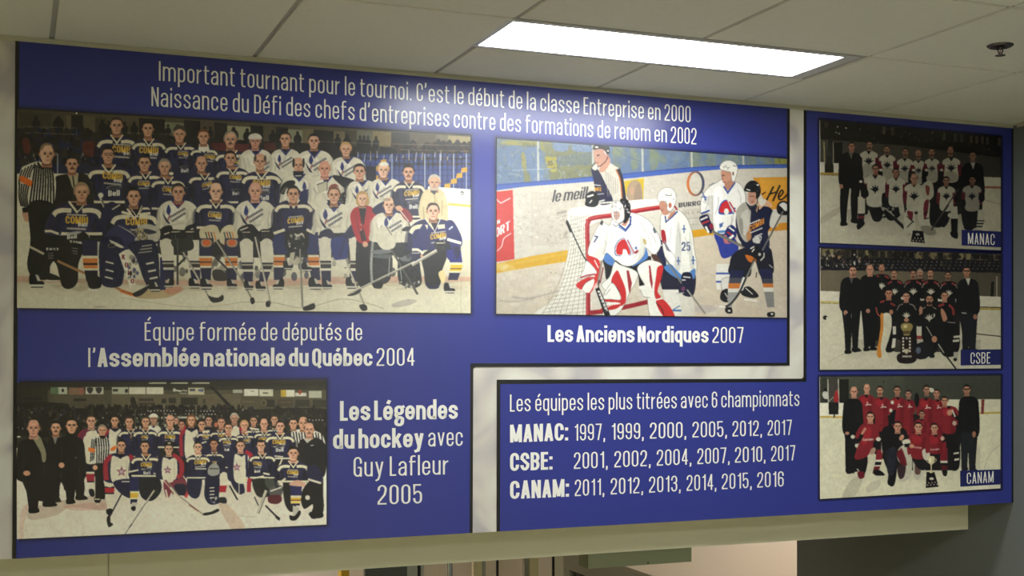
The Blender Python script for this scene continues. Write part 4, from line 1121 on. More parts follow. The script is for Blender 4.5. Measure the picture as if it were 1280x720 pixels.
    c.L('#4a5c9c', 2, 904.6, 233, 909.8, 241, 919, 228)
    c.Sm('#3f5aa8', 899, 267.5, 899.5, 257, 904, 251, 909, 250, 912, 256, 918, 266, 914, 267.5); c.Sm('#c9363c', 900, 265.5, 901, 257, 905, 252, 909.5, 251.5, 912, 258, 914, 265); c.E('#eceae2', 908, 264.5, 3, 4); c.L('#e8e4da', 1.2, 909.5, 250, 917, 266); c.L('#b03a48', 1.8, 911.5, 252, 919.5, 265); c.E('#4a5aa0', 918.5, 260.5, 1.2, 1.2)
    c.L('#4f5f98', 1.2, 878, 240, 882, 251); c.L('#4f5f98', 1.1, 876.5, 246, 884, 246.5); c.L('#6f7fb4*.8', 1.4, 880, 244, 883, 250); c.L('#55607f*.8', 1, 886, 232, 893, 228.5)
    c.L('#44589a', 2.2, 876.5, 267, 887, 263); c.Sm('#52699a*.9', 899, 280, 903, 279, 903, 283, 900, 284); c.L('#4b66a4', 1.2, 899.5, 285, 904, 278)
    c.L('#4f85b8*.9', 3, 897, 290, 908, 289)
    c.Sm('#2a2a4a', 874, 273, 884, 268, 888, 276, 892, 286, 890, 291, 884, 290); c.L('#e6e2da', 2, 875.5, 275, 884.5, 271); c.L('#a33642', 2.4, 877, 280, 886.5, 276); c.L('#e9e6de', 2.6, 882, 283, 886, 291); c.Sm('#8a2f48', 886, 282, 890, 279, 892, 285, 889, 287)
    c.Sm('#2c3570', 908, 286, 914, 281, 920, 286, 920, 296, 912, 303, 904, 301); c.L('#e6e2da', 2, 911, 284, 918, 289); c.L('#a33642', 2.6, 909, 290, 915, 294); c.L('#ece9e0', 3, 911, 299, 917, 294); c.Sm('#c77a78', 904, 296, 908, 294, 910, 302, 914, 304, 906, 304)
    stick(c, 890, 289, 938, 313, 3.2, '#8f887c')
    c.Sm('#c9977e', 901.5, 214, 904, 213, 915, 214, 918, 222, 914, 230, 909, 233, 905, 229, 902, 222); c.P('#bb8a72', 906, 229, 917, 222, 918, 228, 910, 238.5, 905.5, 233); c.L('#4a342c', .8, 902, 219.5, 906, 219); c.L('#8a5448', .9, 903, 227.5, 907, 227.8); c.L('#9c6e5c', .9, 903.5, 220, 902.3, 224, 904, 224.5)
    c.O('#eeebe0', '#8f8b84*.75', .8, 900, 211, 902, 204, 910, 200.5, 918, 203, 922, 210, 920.5, 219, 918, 226, 915, 226, 913.5, 216, 908, 214); c.E('#8f6a58', 916.6, 217, 1.2, 2.4); c.L('#b9b6ac', 1, 903, 208, 912, 210); c.L('#77767a', 1, 916, 207, 920.5, 208); c.speck(['#aaa79c'], 6, 902, 206, 918, 212, .5, .8)
    # dark player with the caged helmet
    c.Sm('#232330', 916, 318, 930, 310, 948, 314, 962, 310, 966, 322, 967, 340, 958, 346, 950, 344, 944, 326, 940, 330, 936, 346, 912, 342, 912, 330)
    c.Sm('#c9772f', 932, 318.5, 946, 323, 943, 327.5, 936, 327)
    leg(c, [(922, 338), (918, 356), (914, 376)], [18, 15, 10], [(0, .25, '#2a2c50'), (.25, .42, '#55565e'), (.42, .6, 'orange'), (.6, .72, '#e4e0d4'), (.72, 1, '#a5a39e')])
    leg(c, [(957, 336), (960, 356), (963.5, 384)], [17, 13, 9], [(0, .26, '#2a2c50'), (.26, .38, '#4c4d58'), (.38, .49, 'orange'), (.49, .6, '#e4e0d4'), (.6, 1, '#8f8e8a')])
    c.Sm('#26262a', 907, 385, 914, 384, 915.5, 391, 910, 392, 906.5, 389); c.Sm('#26262a', 959.5, 391, 967.5, 390, 968, 395.5, 960, 396); c.E('#d9d5ca', 911.5, 388.5, 1.6, 1.3); c.E('#d9d5ca', 965, 392.5, 1.5, 1.2); c.P('#aaa8a2', 911, 372, 918, 372, 915, 384, 909, 384)
    c.Sm('#232744', 934, 262, 944, 258, 958, 258, 966, 264, 965, 280, 960, 290, 962, 304, 958, 316, 936, 312, 926, 304, 920, 285, 922, 262)
    c.Sm('#b1aca0', 921, 262, 930, 253, 938, 260, 938, 276, 936, 300, 930, 301, 924, 290, 920.5, 274); c.Sm('#c9c4b8', 927, 268, 934, 262, 937, 270, 935, 290, 930, 294, 926, 284); c.Sm('#8a867c*.7', 924, 276, 928, 274, 929, 292, 926, 290); c.Sm('#b98a62', 933, 292, 938, 288, 939, 298, 934, 301)
    c.Sm('#d3a887', 951, 250, 962, 252, 965, 259, 956, 257, 949, 262); c.Sm('#d8d3c4', 950, 249, 958, 250, 955, 256, 950, 257); c.L('#c9a07c', 2.2, 944, 258, 946, 264, 948, 252)
    for q in line_quads([('COMBI', True, 936.5, 289.5, 955, 279.5, 7.2, 7.2)]):
        c.P('#e0953a', *q)
    c.L('#e9e5da', 1.2, 937, 280, 950, 274.5); c.L('#d6d2c8', 1.4, 938, 291, 953, 285); c.Sm('#c9c6bd', 941, 298, 948, 296, 950, 304, 942, 303); c.T('#e4e1d8', '25', 946, 304, 952, 300, 9); c.L('#d6d2c8', 1.4, 943, 296, 953, 292)
    c.Sm('#d5d0c4', 965, 266, 971, 262, 977, 270, 970, 284, 962, 282); c.Sm('#232227', 971, 258, 975, 252, 983, 252, 988, 262, 986, 268, 978, 269, 972, 266); c.Sm('#dedad0', 974, 256, 980, 253, 986, 259, 982, 264, 977, 259)
    stick(c, 979, 264, 952, 315, 2.2, '#77756f')
    c.Sm('#1f1f24', 937, 312, 944, 306, 952, 312, 957, 322, 950, 327, 940, 320); c.L('#e4e0d6', 1.6, 938, 311, 943, 308); c.L('#e4e0d6', 1.4, 940, 315, 943, 311); c.L('#d5d1c6', 1.6, 950.5, 326, 955, 321, 955, 316); c.E('#b9b6ae', 949.5, 318, 1.8, 2)
    c.L('#e4e0d6', 1.3, 922, 298, 926, 304); c.L('#d6d2c8*.8', 1.2, 961.5, 331, 966, 335)
    c.L('#3f3d3d', 2.6, (943, 324), (934, 344), (924, 366), (914, 379), (907, 383.5), curve=True); c.L('#8f8c86', 1.6, 943, 326, 933, 347); c.L('#55544f', 1.4, 946, 340, 945, 347)
    c.Sm('#c39078', 935, 246, 936, 240, 943, 240, 946, 246, 944, 254, 939, 256, 935.5, 252); c.L('#4a352e', .8, 937, 245.5, 943, 245.3); c.E('#8a5448*.8', 940.5, 252, 1.8, .8)
    c.Sm('#1f1f23', 930, 238, 933, 230, 940, 225.5, 948, 229, 951, 238, 949, 246, 945, 248, 944.5, 241, 936, 240); c.L('#dad6cc', 1.4, 933, 236.5, 938, 238); c.E('#e5e1d8', 947.2, 231.2, 1.5, 1); c.L('#b9b6b0*.7', 1, 932, 241, 934, 250, 938, 256, curve=True); c.L('#26252a', 1.1, 947, 246, 946, 254, 940, 258, curve=True); c.speck(['#6d6b70'], 8, 932, 230, 949, 240, .4, .7)
    c.Sm('#2a2c3c*.9', 932, 252, 938, 257, 946, 256, 945, 262, 938, 263)
    c.L('#8f8c92*.6', .5, 934, 243, 944, 243); c.L('#8f8c92*.6', .5, 934, 249, 944, 249); c.L('#8f8c92*.6', .5, 939, 240, 939, 255)
    # the goalkeeper
    c.Sm('#26262c', 754, 322, 770, 326, 790, 330, 812, 320, 812, 330, 800, 340, 808, 356, 800, 362, 796, 340, 776, 334, 766, 352, 758, 350, 756, 336)
    c.Sm('#5c86c0', 755, 317, 760, 314, 766, 322, 770, 330, 764, 332, 755, 326); c.Sm('#5c86c0', 790, 332, 800, 324, 806, 309, 810, 318, 808, 324, 794, 332)
    c.O('#eeece2', '#8f8b84*.75', .8, 768, 328, 775, 331, 796, 340, 795, 352, 788, 364, 776, 388, 762, 398, 752, 398, 760, 370, 752, 356, 762, 346)
    c.Sm('#c93636', 771, 338, 776, 346, 782, 362, 782, 376, 776, 382, 774, 366, 764, 352); c.L('#33323a', 1, 764, 353, 772, 361, 776, 372, curve=True); c.P('#a33a44', 783, 338, 786, 338, 790, 354, 787, 368, 785.5, 360)
    c.Sm('#c93636', 756, 374, 770, 374, 782, 376, 778, 381, 762, 382, 748, 390, 756, 383, 775, 380, 772, 378, 757, 377); c.Sm('#c93636', 752, 390, 764, 382, 776, 381, 770, 386, 760, 388)
    c.O('#f0eee4', '#8f8b84*.75', .8, 754, 372, 764, 354, 772, 362, 776, 374, 764, 374); c.L('#6f6d70', .7, 757, 369, 763, 361)
    c.O('#eeece2', '#8f8b84*.75', .8, 797, 334, 808, 326, 818, 326, 828, 332, 822, 350, 818, 366, 822, 376, 840, 398, 814, 398, 808, 362, 800, 346); c.P('#a33a44', 811, 332, 813, 332, 816, 354, 815, 362, 812, 350)
    c.Sm('#cc3836', 822, 334, 829, 333, 826, 350, 822, 364, 826, 371, 820, 373.5, 818, 362, 820, 346); c.Sm('#cc3836', 820, 376, 828, 374, 838, 384, 844, 398, 834, 400, 824, 388); c.L('#f4f1e8', 1.6, 819, 375, 828, 373); c.L('#2f2e34', 1, 820, 378, 827, 386, 830, 394, curve=True)
    c.P('#eeece2', 798, 358, 808, 356, 814, 371, 803, 372); c.L('#8f8c86', .8, 800, 362, 804, 371, 813, 372)
    c.O('#f4f2ea', '#8f8b84*.75', .8, 762, 282, 766, 273, 778, 268, 790, 266, 802, 270, 813, 278, 822, 292, 826, 306, 818, 318, 806, 309, 804, 320, 792, 331, 780, 332, 768, 324, 758, 316, 752, 326, 738, 321, 735, 313, 742, 294, 752, 278)
    c.Sm('#d6d3c8*.8', 800, 296, 806, 300, 806, 316, 796, 328, 800, 312); c.Sm('#cfccc2*.7', 758, 288, 760, 300, 757, 315, 753, 318); c.Sm('#d6d3c8*.6', 742, 318, 752, 306, 756, 312, 750, 324); c.L('#d3d0c4', 1, 806, 284, 812, 300, 814, 308, curve=True)
    c.L('#3f5590', 2.2, 773.5, 281, 782, 287.5, 788, 279, 788.5, 270); c.P('#c28f78', 776, 281, 786, 272, 786, 276, 782, 283); c.L('#55709e', 1, 773, 283.5, 782, 289.5, 789.5, 280)
    for dx, col, k in ((0, '#5f6f9e', 1.18), (0, '#f0eee6', 1.08), (0, '#cb3436', 1.0)):
        f = lambda x, y: (782 + (x - 782) * k + (0 if k > 1 else 0), 309 + (y - 309) * k)
        c.Sm(col, f(771, 317.5), f(770.5, 309), f(774, 302), f(780, 299), f(783, 303), f(788, 316), f(785, 317.5), f(783, 312.5), f(779, 311.5), f(777.5, 318))
    c.L('#5f6f9e', 3.8, 783, 299, 793, 318); c.L('#f2f0e8', 2.6, 783, 299, 793, 318); c.L('#b8404a', 1.1, 784, 300, 792.6, 317); c.E('#6a7fae', 795, 310, 1.6, 2); c.Sm('#a33a48', 793, 315, 798, 312, 797, 316, 794, 317); c.Sm('#f2f0e8', 779, 318.5, 780, 312.5, 783, 312.5, 784.5, 318.5)
    c.L('#5a627e', 2, 743, 295, 747, 296, 742.5, 303); c.L('#6f8484', 2, 817, 284, 820, 291); c.L('#6b6f76', 2, 816.5, 286, 819, 291.5); c.E('#b9a56a*.8', 806, 302, 2, 4, -20)
    for x0, y0, x1, y1 in ((752, 284, 748, 304), (757, 300, 754, 318), (764, 290, 762, 304), (798, 276, 806, 290), (792, 322, 800, 312), (770, 316, 764, 306), (812, 290, 820, 304), (846, 282, 850, 304), (838, 282, 836, 304), (856, 296, 860, 318), (836, 312, 846, 326), (898, 246, 894, 268), (914, 270, 912, 284), (886, 244, 882, 262), (922, 236, 926, 254)):
        c.L('#b9b6ae*.6', 1.3, (x0, y0), ((x0 + x1) / 2 + 1.5, (y0 + y1) / 2), (x1, y1), curve=True)
    # blocker and catching glove
    c.Sm('#cc3836', 733, 320, 746, 323, 750, 330, 748, 350, 740, 364, 736, 366, 744, 342, 742, 336); c.L('#f1efe6', 1.2, 743, 325, 748, 335)
    c.O('#f0eee4', '#8f8b84*.75', .8, 733, 326, 742, 334, 746, 341, 740, 344, 726, 347, 730, 336); c.L('#a33a44', 1.6, 725, 347, 734, 344, 744, 342.5); c.Sm('#f0eee4', 728, 349, 740, 345, 744, 346, 736, 348, 730, 352)
    c.Sm('#cc3836', 720, 357, 724, 352, 734, 347, 744, 346, 738, 349, 732, 355, 727, 362); c.Sm('#f0eee4', 728, 361, 733, 353, 742, 348.5, 742, 356, 736, 366); c.L('#8c2d34', 1, 727, 361, 732, 353.5, 742, 348, curve=True); c.P('#efb9b6', 742, 358, 746, 352, 746, 358, 741, 362)
    c.L('#9a8b7e', 2.4, 752, 326, 750, 340, 747, 356); c.L('#8a3a44', 1.6, 754, 334, 750, 354)
    c.L('#26252a', 1.4, 708, 275, 728, 318, 733, 326); c.L('#2b292d', 3.4, 708.5, 276.5, 714, 290); c.L('#26252a', 1.2, 749, 350, 748, 360, 745, 362)
    c.P('#232227', 744, 361, 749, 359, 763, 394, 756, 395); c.L('#efece2', 3, 748, 363.5, 758.5, 389)
    for k, ch in enumerate('REEBOK'):
        c.T('#232227', ch, 747 + 1.75 * k, 368.6 + 4.2 * k, 750 + 1.75 * k, 368 + 4.2 * k, 2.8)
    # mask
    c.Sm('#232228', 772, 258, 776, 251, 783, 249, 788, 256, 788, 268, 785, 275, 780, 279, 776, 268); c.speck(['#e6e2d8', '#b9b6b0', '#77757a'], 18, 776, 252, 787, 268, .6, 1.3)
    c.O('#e4e0d8', '#8f8b84*.75', .8, 764, 262, 765, 254, 770, 250.5, 776, 253, 780, 262, 780, 274, 775, 279, 769, 277.5, 765, 272); c.Sm('#b98f80*.8', 767, 266, 772, 264, 775, 268, 773, 274, 768.5, 274); c.L('#77757a*.8', .7, 766, 265, 774, 265); c.L('#8f8c90*.8', .7, 767, 270, 775, 270); c.L('#8f8c90*.8', .7, 770, 262, 770.5, 277)
    c.L('#6f6d72', .9, 766, 280, 770, 283, 773, 280, curve=True); c.L('#33323a', 1.2, 774, 280, 780, 276); c.speck(['#a9a6a0', '#6f6d74', '#ffffff'], 22, 765, 252, 778, 264, .4, 1)
    c.Sm('#2b2a30*.8', 750, 279, 753, 275, 754, 279, 752, 282)
    return c.finish(3.5, 1, mott=.012, gamma=1.15, gain=.87)

def star(c, x, y, r, col='#8a4658', in_='#c9b9b4'):
    for k, (cc, q) in enumerate(((col, r), (in_, r * .55))):
        pts = []
        for i in range(10):
            a = math.radians(-90 + 36 * i)
            rr = q if i % 2 == 0 else q * .42
            pts.append((x + rr * math.cos(a), y + rr * math.sin(a)))
        c.P(cc, *pts)
    c.L('#55507a*.6', .5, x, y - r, x, y + r * .6)

def star_jersey(c, x, y, hw, yb, sx, sy, arm=(-1, 1)):
    """white jersey with red and navy sleeves and a star"""
    c.Sm('navy', x - .4 * hw, y - .05 * hw, x - .85 * hw, y + .15 * hw, x - 1.05 * hw, y + .7 * hw, x - 1.0 * hw, yb, x + 1.0 * hw, yb, x + 1.05 * hw, y + .7 * hw, x + .85 * hw, y + .15 * hw, x + .4 * hw, y - .05 * hw)
    for s in arm:
        c.L('#9c3040', .32 * hw, (x + s * .55 * hw, y + .1 * hw), (x + s * .9 * hw, y + .45 * hw), (x + s * .98 * hw, y + .95 * hw), (x + s * .92 * hw, yb - .1 * hw), curve=True)
    c.Sm('off', x - .58 * hw, y + .25 * hw, x - .2 * hw, y + .2 * hw, x, y + .32 * hw, x + .2 * hw, y + .2 * hw, x + .58 * hw, y + .25 * hw, x + .55 * hw, yb, x - .55 * hw, yb)
    c.L('shade*.5', .08 * hw, x + .42 * hw, y + .4 * hw, x + .4 * hw, yb)
    c.P('navyd', x - .25 * hw, y - .02 * hw, x + .25 * hw, y - .02 * hw, x, y + .26 * hw)
    star(c, sx, sy, .36 * hw)

def suit(c, x, y, hw, yw, feet, col='#1b1a19', shirt=None, hands=True):
    """a man in dark clothes: neck pit x, y; half width; waist yw; feet [(x, y), (x, y)]"""
    c.Sm(col, x - .3 * hw, y - .05 * hw, x - .8 * hw, y + .2 * hw, x - 1.0 * hw, y + .9 * hw, x - .95 * hw, yw, x + .95 * hw, yw, x + 1.0 * hw, y + .9 * hw, x + .8 * hw, y + .2 * hw, x + .3 * hw, y - .05 * hw)
    for (fx, fy), s in zip(feet, (-1, 1)):
        c.P(col, x + min(s * .92, s * .02) * hw, yw - .5 * hw, x + max(s * .92, s * .02) * hw, yw - .5 * hw, fx + .34 * hw, (yw + fy) / 2, fx + .24 * hw, fy, fx - .24 * hw, fy, fx - .34 * hw, (yw + fy) / 2)
        c.Sm('#121211', fx - .26 * hw, fy - .2 * hw, fx + .2 * hw, fy - .2 * hw, fx + .55 * hw * (1 if s > 0 else .6), fy + .1 * hw, fx - .25 * hw, fy + .16 * hw)
    c.L('#302e2b*.8', .06 * hw, x - .62 * hw, y + .5 * hw, x - .66 * hw, yw - .1 * hw); c.L('#302e2b*.8', .06 * hw, x + .6 * hw, y + .5 * hw, x + .64 * hw, yw - .1 * hw)
    if shirt:
        c.P(shirt, x - .22 * hw, y - .08 * hw, x + .22 * hw, y - .08 * hw, x + .04 * hw, y + .6 * hw)
    if hands:
        c.E('skind', x - .86 * hw, yw + .08 * hw, .17 * hw, .2 * hw)

def paint_legends():
    c = Canvas(16, 472, 412, 680, '#38352c', 31)
    R = c.r
    # arena: roof, wall with banners, signs, stands
    c.fade('#5f5947', 60, 488, 412, 514, .75, .75); c.fade('#6b6450', 140, 493, 300, 514, .7, .5); c.fade('#2b2924', 16, 472, 70, 520, .8, .0, False); c.fade('#2b2924', 16, 472, 412, 482, .8, .5)
    for x0, x1 in ((186, 208), (213.5, 235), (240, 262)):
        c.P('#a9a492', x0, 478.2, x1, 478, x1, 479.6, x0, 479.8)
    for x0, x1, y, col in [(63, 74, 484, '#5f6f55'), (73, 84, 484, '#a7a896'), (86, 99, 484.6, '#7d6450'), (99, 105, 484.6, '#8a5f52'), (107, 118, 484, '#b5b2a2'), (118, 129.5, 484, '#b5b2a2'), (140, 160.5, 484, '#a7a793'),
                           (161.5, 182, 484, '#c2bda9'), (183, 204.3, 484, '#c2bda9'), (235.5, 255.5, 484.6, '#b3ad92'), (291, 303, 487, '#9f9d8b'), (305, 323, 486.3, '#c9c5b4'), (324, 341.3, 486.6, '#bfbba6'),
                           (351, 358, 487.4, '#b39a45'), (357.6, 368.3, 487.4, '#c4c0ae'), (369, 383, 491, '#bdb9ab'), (386, 402, 488.6, '#a9a895')]:
        c.P(col, x0, y, x1, y, x1, y + 8.6 * (0.5 if y in (491, 487) else 1), x0, y + 8.6 * (0.5 if y in (491, 487) else 1))
    for x, y in ((112.5, 488.4), (123.5, 488.4)):
        c.Sm('#3d3a38', x - 4, y - 3, x, y - 4, x + 4, y - 3, x + 2.5, y + 2, x, y + 3.5, x - 2.5, y + 2)
    c.E('#2e2b29', 78.5, 488, 1.6, 2.2); c.P('#33312c', 141, 486.4, 148, 486.4, 147, 489.4, 141, 489.4); c.E('#33312c', 158, 488.5, 2, 2.6)
    c.L('#c9c6b6', 1.6, 217, 487.5, 227, 489); c.E('#b5b2a4', 218, 487.4, 2, 2.2); c.L('#b9b6a8', 1.2, 228, 487.6, 234, 488.6); c.L('#a9a698', 1, 224, 491.5, 234, 492); c.P('#4a4a55', 237, 486, 244, 486, 244, 489, 237, 489); c.P('#5b6374', 247, 487, 255, 485.5, 254, 490, 248, 489)
    c.E('#8a4a34', 375, 490, 2, 3); c.L('#3a3833', 1.4, 328.5, 491.4, 335, 491.2); c.L('#3a3833*.8', .8, 313, 489, 318, 489)
    for x0, x1, y0, y1, col in [(92, 108, 498.4, 501.5, '#34312a'), (30, 52, 497, 500, '#2d2a25'), (173, 192.5, 498, 501.5, '#413d34'), (173, 194, 503.5, 506, '#453f34'), (202, 208, 498.5, 504, '#38352e'), (211, 220, 497.5, 504, '#38352e'),
                                (226, 247, 497, 506.5, '#332f28'), (253, 257, 498.6, 504, '#4a4233'), (258, 271, 498.6, 503, '#6a5a48'), (301, 320.5, 498.4, 508.5, '#57503f'), (326, 334, 499, 508.6, '#4b463a'), (334, 343.5, 499.2, 508.8, '#35322b'),
                                (347.5, 366, 499, 508, '#4d4335'), (369, 387, 499.6, 508.4, '#3a372f'), (391, 408, 499.6, 509.4, '#3a372f')]:
        c.P(col, x0, y0, x1, y0, x1, y1, x0, y1)
    c.E('#6f684f', 329.5, 503.6, 3.4, 4.2); c.E('#45402f', 329.5, 503.6, 2.2, 3); c.L('#8a8168*.7', .6, 303, 502, 318, 502); c.L('#7a6e58*.7', .8, 350, 503, 364, 502.4)
    c.P('#2a2721', 262, 483, 266, 483, 300, 518, 294, 518)
    c.Sm('#2b2822', 163, 499, 168, 497, 172, 512, 166, 512)
    c.Sm('#25221e', 16, 506, 80, 504, 90, 510, 130, 510, 150, 512, 300, 512, 412, 512, 412, 545, 16, 545)
    for _ in range(120):
        x = R.uniform(110, 300); c.E('#231f1c', x, 511 + R.uniform(-3, 2), R.uniform(1.2, 2.4), R.uniform(2, 4))
    c.speck(['#1d1b18', '#2d2924', '#38322b', '#3f3830', '#2a2a33'], 420, 20, 508, 408, 540, 1, 2.6, 1.4)
    c.speck(['#8b867a', '#a9a498', '#6f4a44', '#77736a'], 110, 22, 512, 406, 540, .35, .8, 1.8)
    for x0, x1, y in ((184, 220, 513.6), (232, 245, 513.6), (250, 272, 513.8), (176, 186, 518), (206, 222, 517.6), (231, 240, 517.6), (252, 274, 518), (386, 406, 525)):
        n = int((x1 - x0) / 4)
        for k in range(n):
            c.E('#a7a59a', x0 + 4 * k + 1, y + R.uniform(-.4, .4), .9, .7)
    c.P('#b9b5a6', 206, 521, 246, 520.5, 246, 523, 206, 523); c.speck(['#8f8f80', '#5f6b58', '#b5b09c', '#3a4436'], 60, 168, 520, 262, 536, .8, 1.8)
    c.L('#8f8a7a', .9, 205, 506, 205, 532); c.L('#8f8a7a', .9, 245, 506, 245, 532); c.L('#77725f', .6, 169, 512, 169, 540)
    # ice
    c.P('#d6cfbf', 16, 560, 412, 556, 412, 680, 16, 680); c.P('#2b2824', 60, 540, 412, 540, 412, 592, 100, 596, 60, 590)
    c.Sm('#ab9684*.5', 35, 640, 60, 628, 90, 624, 130, 618, 140, 632, 128, 638, 90, 634, 70, 644, 40, 650); c.Sm('#b98573*.35', 82, 632, 128, 628, 132, 636, 100, 638, 84, 636); c.Sm('#b98a78*.3', 26, 640, 36, 630, 30, 655, 29, 672, 24, 674)
    c.Sm('#b99c84*.5', 272, 628, 286, 632, 306, 658, 290, 662); c.fade('#b5aa94', 130, 606, 412, 640, .35, 0); c.L('#b5ab97*.8', .7, 298, 644, 310, 646, 322, 646, curve=True)
    c.P('#ddd6c4', 398, 575, 412, 575, 412, 640, 402, 640)
    # back row, left to right
    suit(c, 70, 548, 11, 590, [(64, 620), (71, 626)], '#1e1c1b', hands=False)
    c.P('#8f8b84', 66, 546, 72, 546, 69, 556); head(c, 69.8, 535.5, 6.2, 'hairk', mous='hairk')
    c.P('#211f1d', 64, 592, 75, 592, 74, 626, 67, 626); c.Sm('#141312', 66, 622, 74, 622, 75, 627, 66, 628)
    c.L('#2c2a3c', 5, 113, 580, 116, 596); leg(c, [(112, 575), (113, 598), (115, 616)], [12, 10, 7], [(0, .36, 'navyd'), (.36, .42, 'off'), (.42, .64, '#9c3040'), (.64, .68, 'navyd'), (.68, 1, 'off')]); c.Sm('#1c1c22', 111, 612, 117, 612, 118, 620, 113, 620)
    star_jersey(c, 113, 537, 14, 576, 130, 572, (-1,)); c.Sm('#713047', 98, 556, 100, 542, 108, 536, 111, 540, 104, 548, 103, 558)
    head(c, 114, 527, 5.8, 'hairb', '#c79c86')
    c.Sm('off', 108, 541, 116, 538, 124, 543, 126, 548, 116, 549, 109, 546)
    star_jersey(c, 144, 536, 13, 580, 160, 575, (-1,)); head(c, 143.5, 526.5, 4.9, 'hairk')
    white_jersey(c, 192, 532, 9, 552); head(c, 192, 524, 4.6, 'hairb', '#b08a76'); c.Sm('#d3cfc0', 187, 522, 187.5, 518.5, 192, 516.6, 196.5, 518.5, 197, 522, 192, 521)
    navy_jersey(c, 163.5, 537.5, 16, 570, 168, 547, 10, 4, bell=(170, 555.6, 7)); head(c, 161.6, 528, 5, 'hairb', '#bf937a')
    navy_jersey(c, 182, 537.5, 16, 572, 181, 546.5, 9, -4); head(c, 182, 527.6, 4.9, 'hairb')
    c.Sm('#9c3040', 222, 548, 226, 536, 233, 533, 231, 552, 230, 566, 223, 564); head(c, 227, 531, 3.8, 'hairk', '#b5806a')
    navy_jersey(c, 212.6, 537, 16.5, 560, 212.5, 546.4, 13, 3); head(c, 212.8, 526, 5.2, 'hairg', '#cf9f86', 'bald'); head(c, 220.5, 526, 3.2, 'hairk', '#c4927c', neck=False)
    star_jersey(c, 239.5, 536, 13.5, 572, 247, 549, (-1,)); head(c, 239, 525.8, 5, 'hairr', 'skin', 'long'); c.Sm('#55505a*.8', 241, 548, 248, 546, 252, 552, 246, 556)
    navy_jersey(c, 257, 541, 12, 570, 257, 546, 9, 2); head(c, 252.4, 531.5, 4.6, 'hairk'); head(c, 261, 526, 4.2, 'hairk', '#b98e76'); c.P('#1f1f2c', 255, 534, 267, 534, 267, 540, 256, 540); c.L('off', 3, 253, 540, 262, 539); c.L('off', 1.6, 252, 554, 258, 552)
    navy_jersey(c, 275, 539, 13, 575, 277, 545, 9, 2); head(c, 276.5, 528.5, 4.6, 'hairb', '#c4927a'); c.E('#b5705c', 270, 531, 2.4, 3)
    star_jersey(c, 293, 533, 10, 556, 294, 560); c.E('off', 294.5, 536.5, 4, 4.2); head(c, 293, 523.4, 4.8, '#b5aea0', '#b08672')
    navy_jersey(c, 317, 537, 12, 560, 320, 548, 9); head(c, 317, 526.5, 4.3, 'hairk', '#b58a72'); c.L('off', 2, 312, 535, 324, 537)
    navy_jersey(c, 343, 536, 10, 556); head(c, 343, 525, 4.2, 'hairb', '#b98e78')
    navy_jersey(c, 306.5, 543, 13, 575, 308.5, 550.6, 9, -8); head(c, 305.5, 532, 4.8, 'hairy', '#cf9f88')
    navy_jersey(c, 330.5, 540.5, 13.5, 574, 329, 549, 11, -3); head(c, 330, 530.4, 5, 'hairk', '#cda089', 'bald')
    navy_jersey(c, 286, 545.5, 13, 585, 283.6, 553, 10, 2, bell=(283.5, 562, 7)); head(c, 285.6, 535.8, 4.8, 'hairb', '#c99a82')
    # men in stripes, right
    c.Sm('#d3cfc2', 362, 543, 378, 536, 398, 540, 405, 548, 406, 562, 396, 570, 366, 566)
    for k in range(12):
        c.L('black', 1.5, 363 + 3.5 * k, 540 + R.uniform(-1, 1), 365 + 3.5 * k + R.uniform(-2, 2), 562)
    head(c, 366.6, 530, 5, 'hairk'); head(c, 379, 529.6, 6, 'hairb', 'skin', 'bald'); c.Sm('hairb*.7', 381, 524, 386, 526, 386, 533, 384, 530)
    navy_jersey(c, 350, 543, 19, 574, 348.6, 553, 16, 2, bell=(349.6, 562, 11)); head(c, 350.4, 533.4, 5.2, 'hairk', '#cda089'); c.L('off', 1.6, 343, 570, 354, 571); c.L('off', 1.8, 353, 573, 345, 592)
    c.Sm('#201f26', 376, 550, 372, 566, 374, 590, 380, 602, 402, 598, 408, 585, 408, 562, 404, 552, 394, 547)
    c.P('#bdb8ab', 379, 548, 391, 548, 384, 554); c.L('#c9c4b8', 1, 388, 557, 392, 556.4)
    head(c, 386.6, 537.6, 6.4, 'hairb', '#c99c84', 'bald', mous='#4a4038')
    c.P('#1f1d1d', 388, 598, 404, 598, 404, 640, 392, 640)
    # referee and the two men at the left
    c.Sm('#d3cfc2', 122, 545, 114, 550, 111, 564, 113, 578, 118, 580, 133, 580, 138, 566, 140, 552, 132, 546)
    for k in range(6):
        c.L('black', 1.5, (120 + 2.9 * k, 547), (121 + 3 * k, 560), (121 + 2.6 * k, 580), curve=True)
    for k in range(3):
        c.L('black', 1.2, 115 + 2.2 * k, 549, 113 + 2 * k, 577 - k)
    c.P('#d97a3a', 110.5, 559, 119, 561, 118, 566, 110.5, 564); c.Sm('#d97a3a', 138, 561, 144, 557, 145, 561, 140, 564)
    c.P('#1b1a1a', 119, 579, 134, 579, 131, 624, 119, 624); c.E('skin', 119, 584.5, 3, 3.2); c.Sm('#1a1a1c', 118, 622, 126, 622, 125, 628, 119, 628); c.L('off', 1.2, 118, 624, 125, 624); c.L('#d9d5c8', 1, 120, 630, 124, 630)
    head(c, 128, 538.5, 5.2, 'hairg', '#c4977c')
    c.Sm('black', 124, 545, 132, 545, 129, 549)
    suit(c, 88, 546, 18, 600, [(88, 627), (100, 622)], '#1c1a19', hands=False)
    c.P('#1c1a19', 78, 600, 104, 600, 104, 612, 94, 610, 93, 622, 80, 612); c.P('#141312', 82, 541, 96, 541, 97, 549, 81, 549)
    head(c, 89.6, 532.6, 7, 'hairk', 'skin', neck=False); c.E('skin', 77, 581.5, 3.6, 3.4); c.L('#4a4743*.6', .8, 82, 531, 96, 531); c.E('#8d8574', 95, 572, .7, .9)
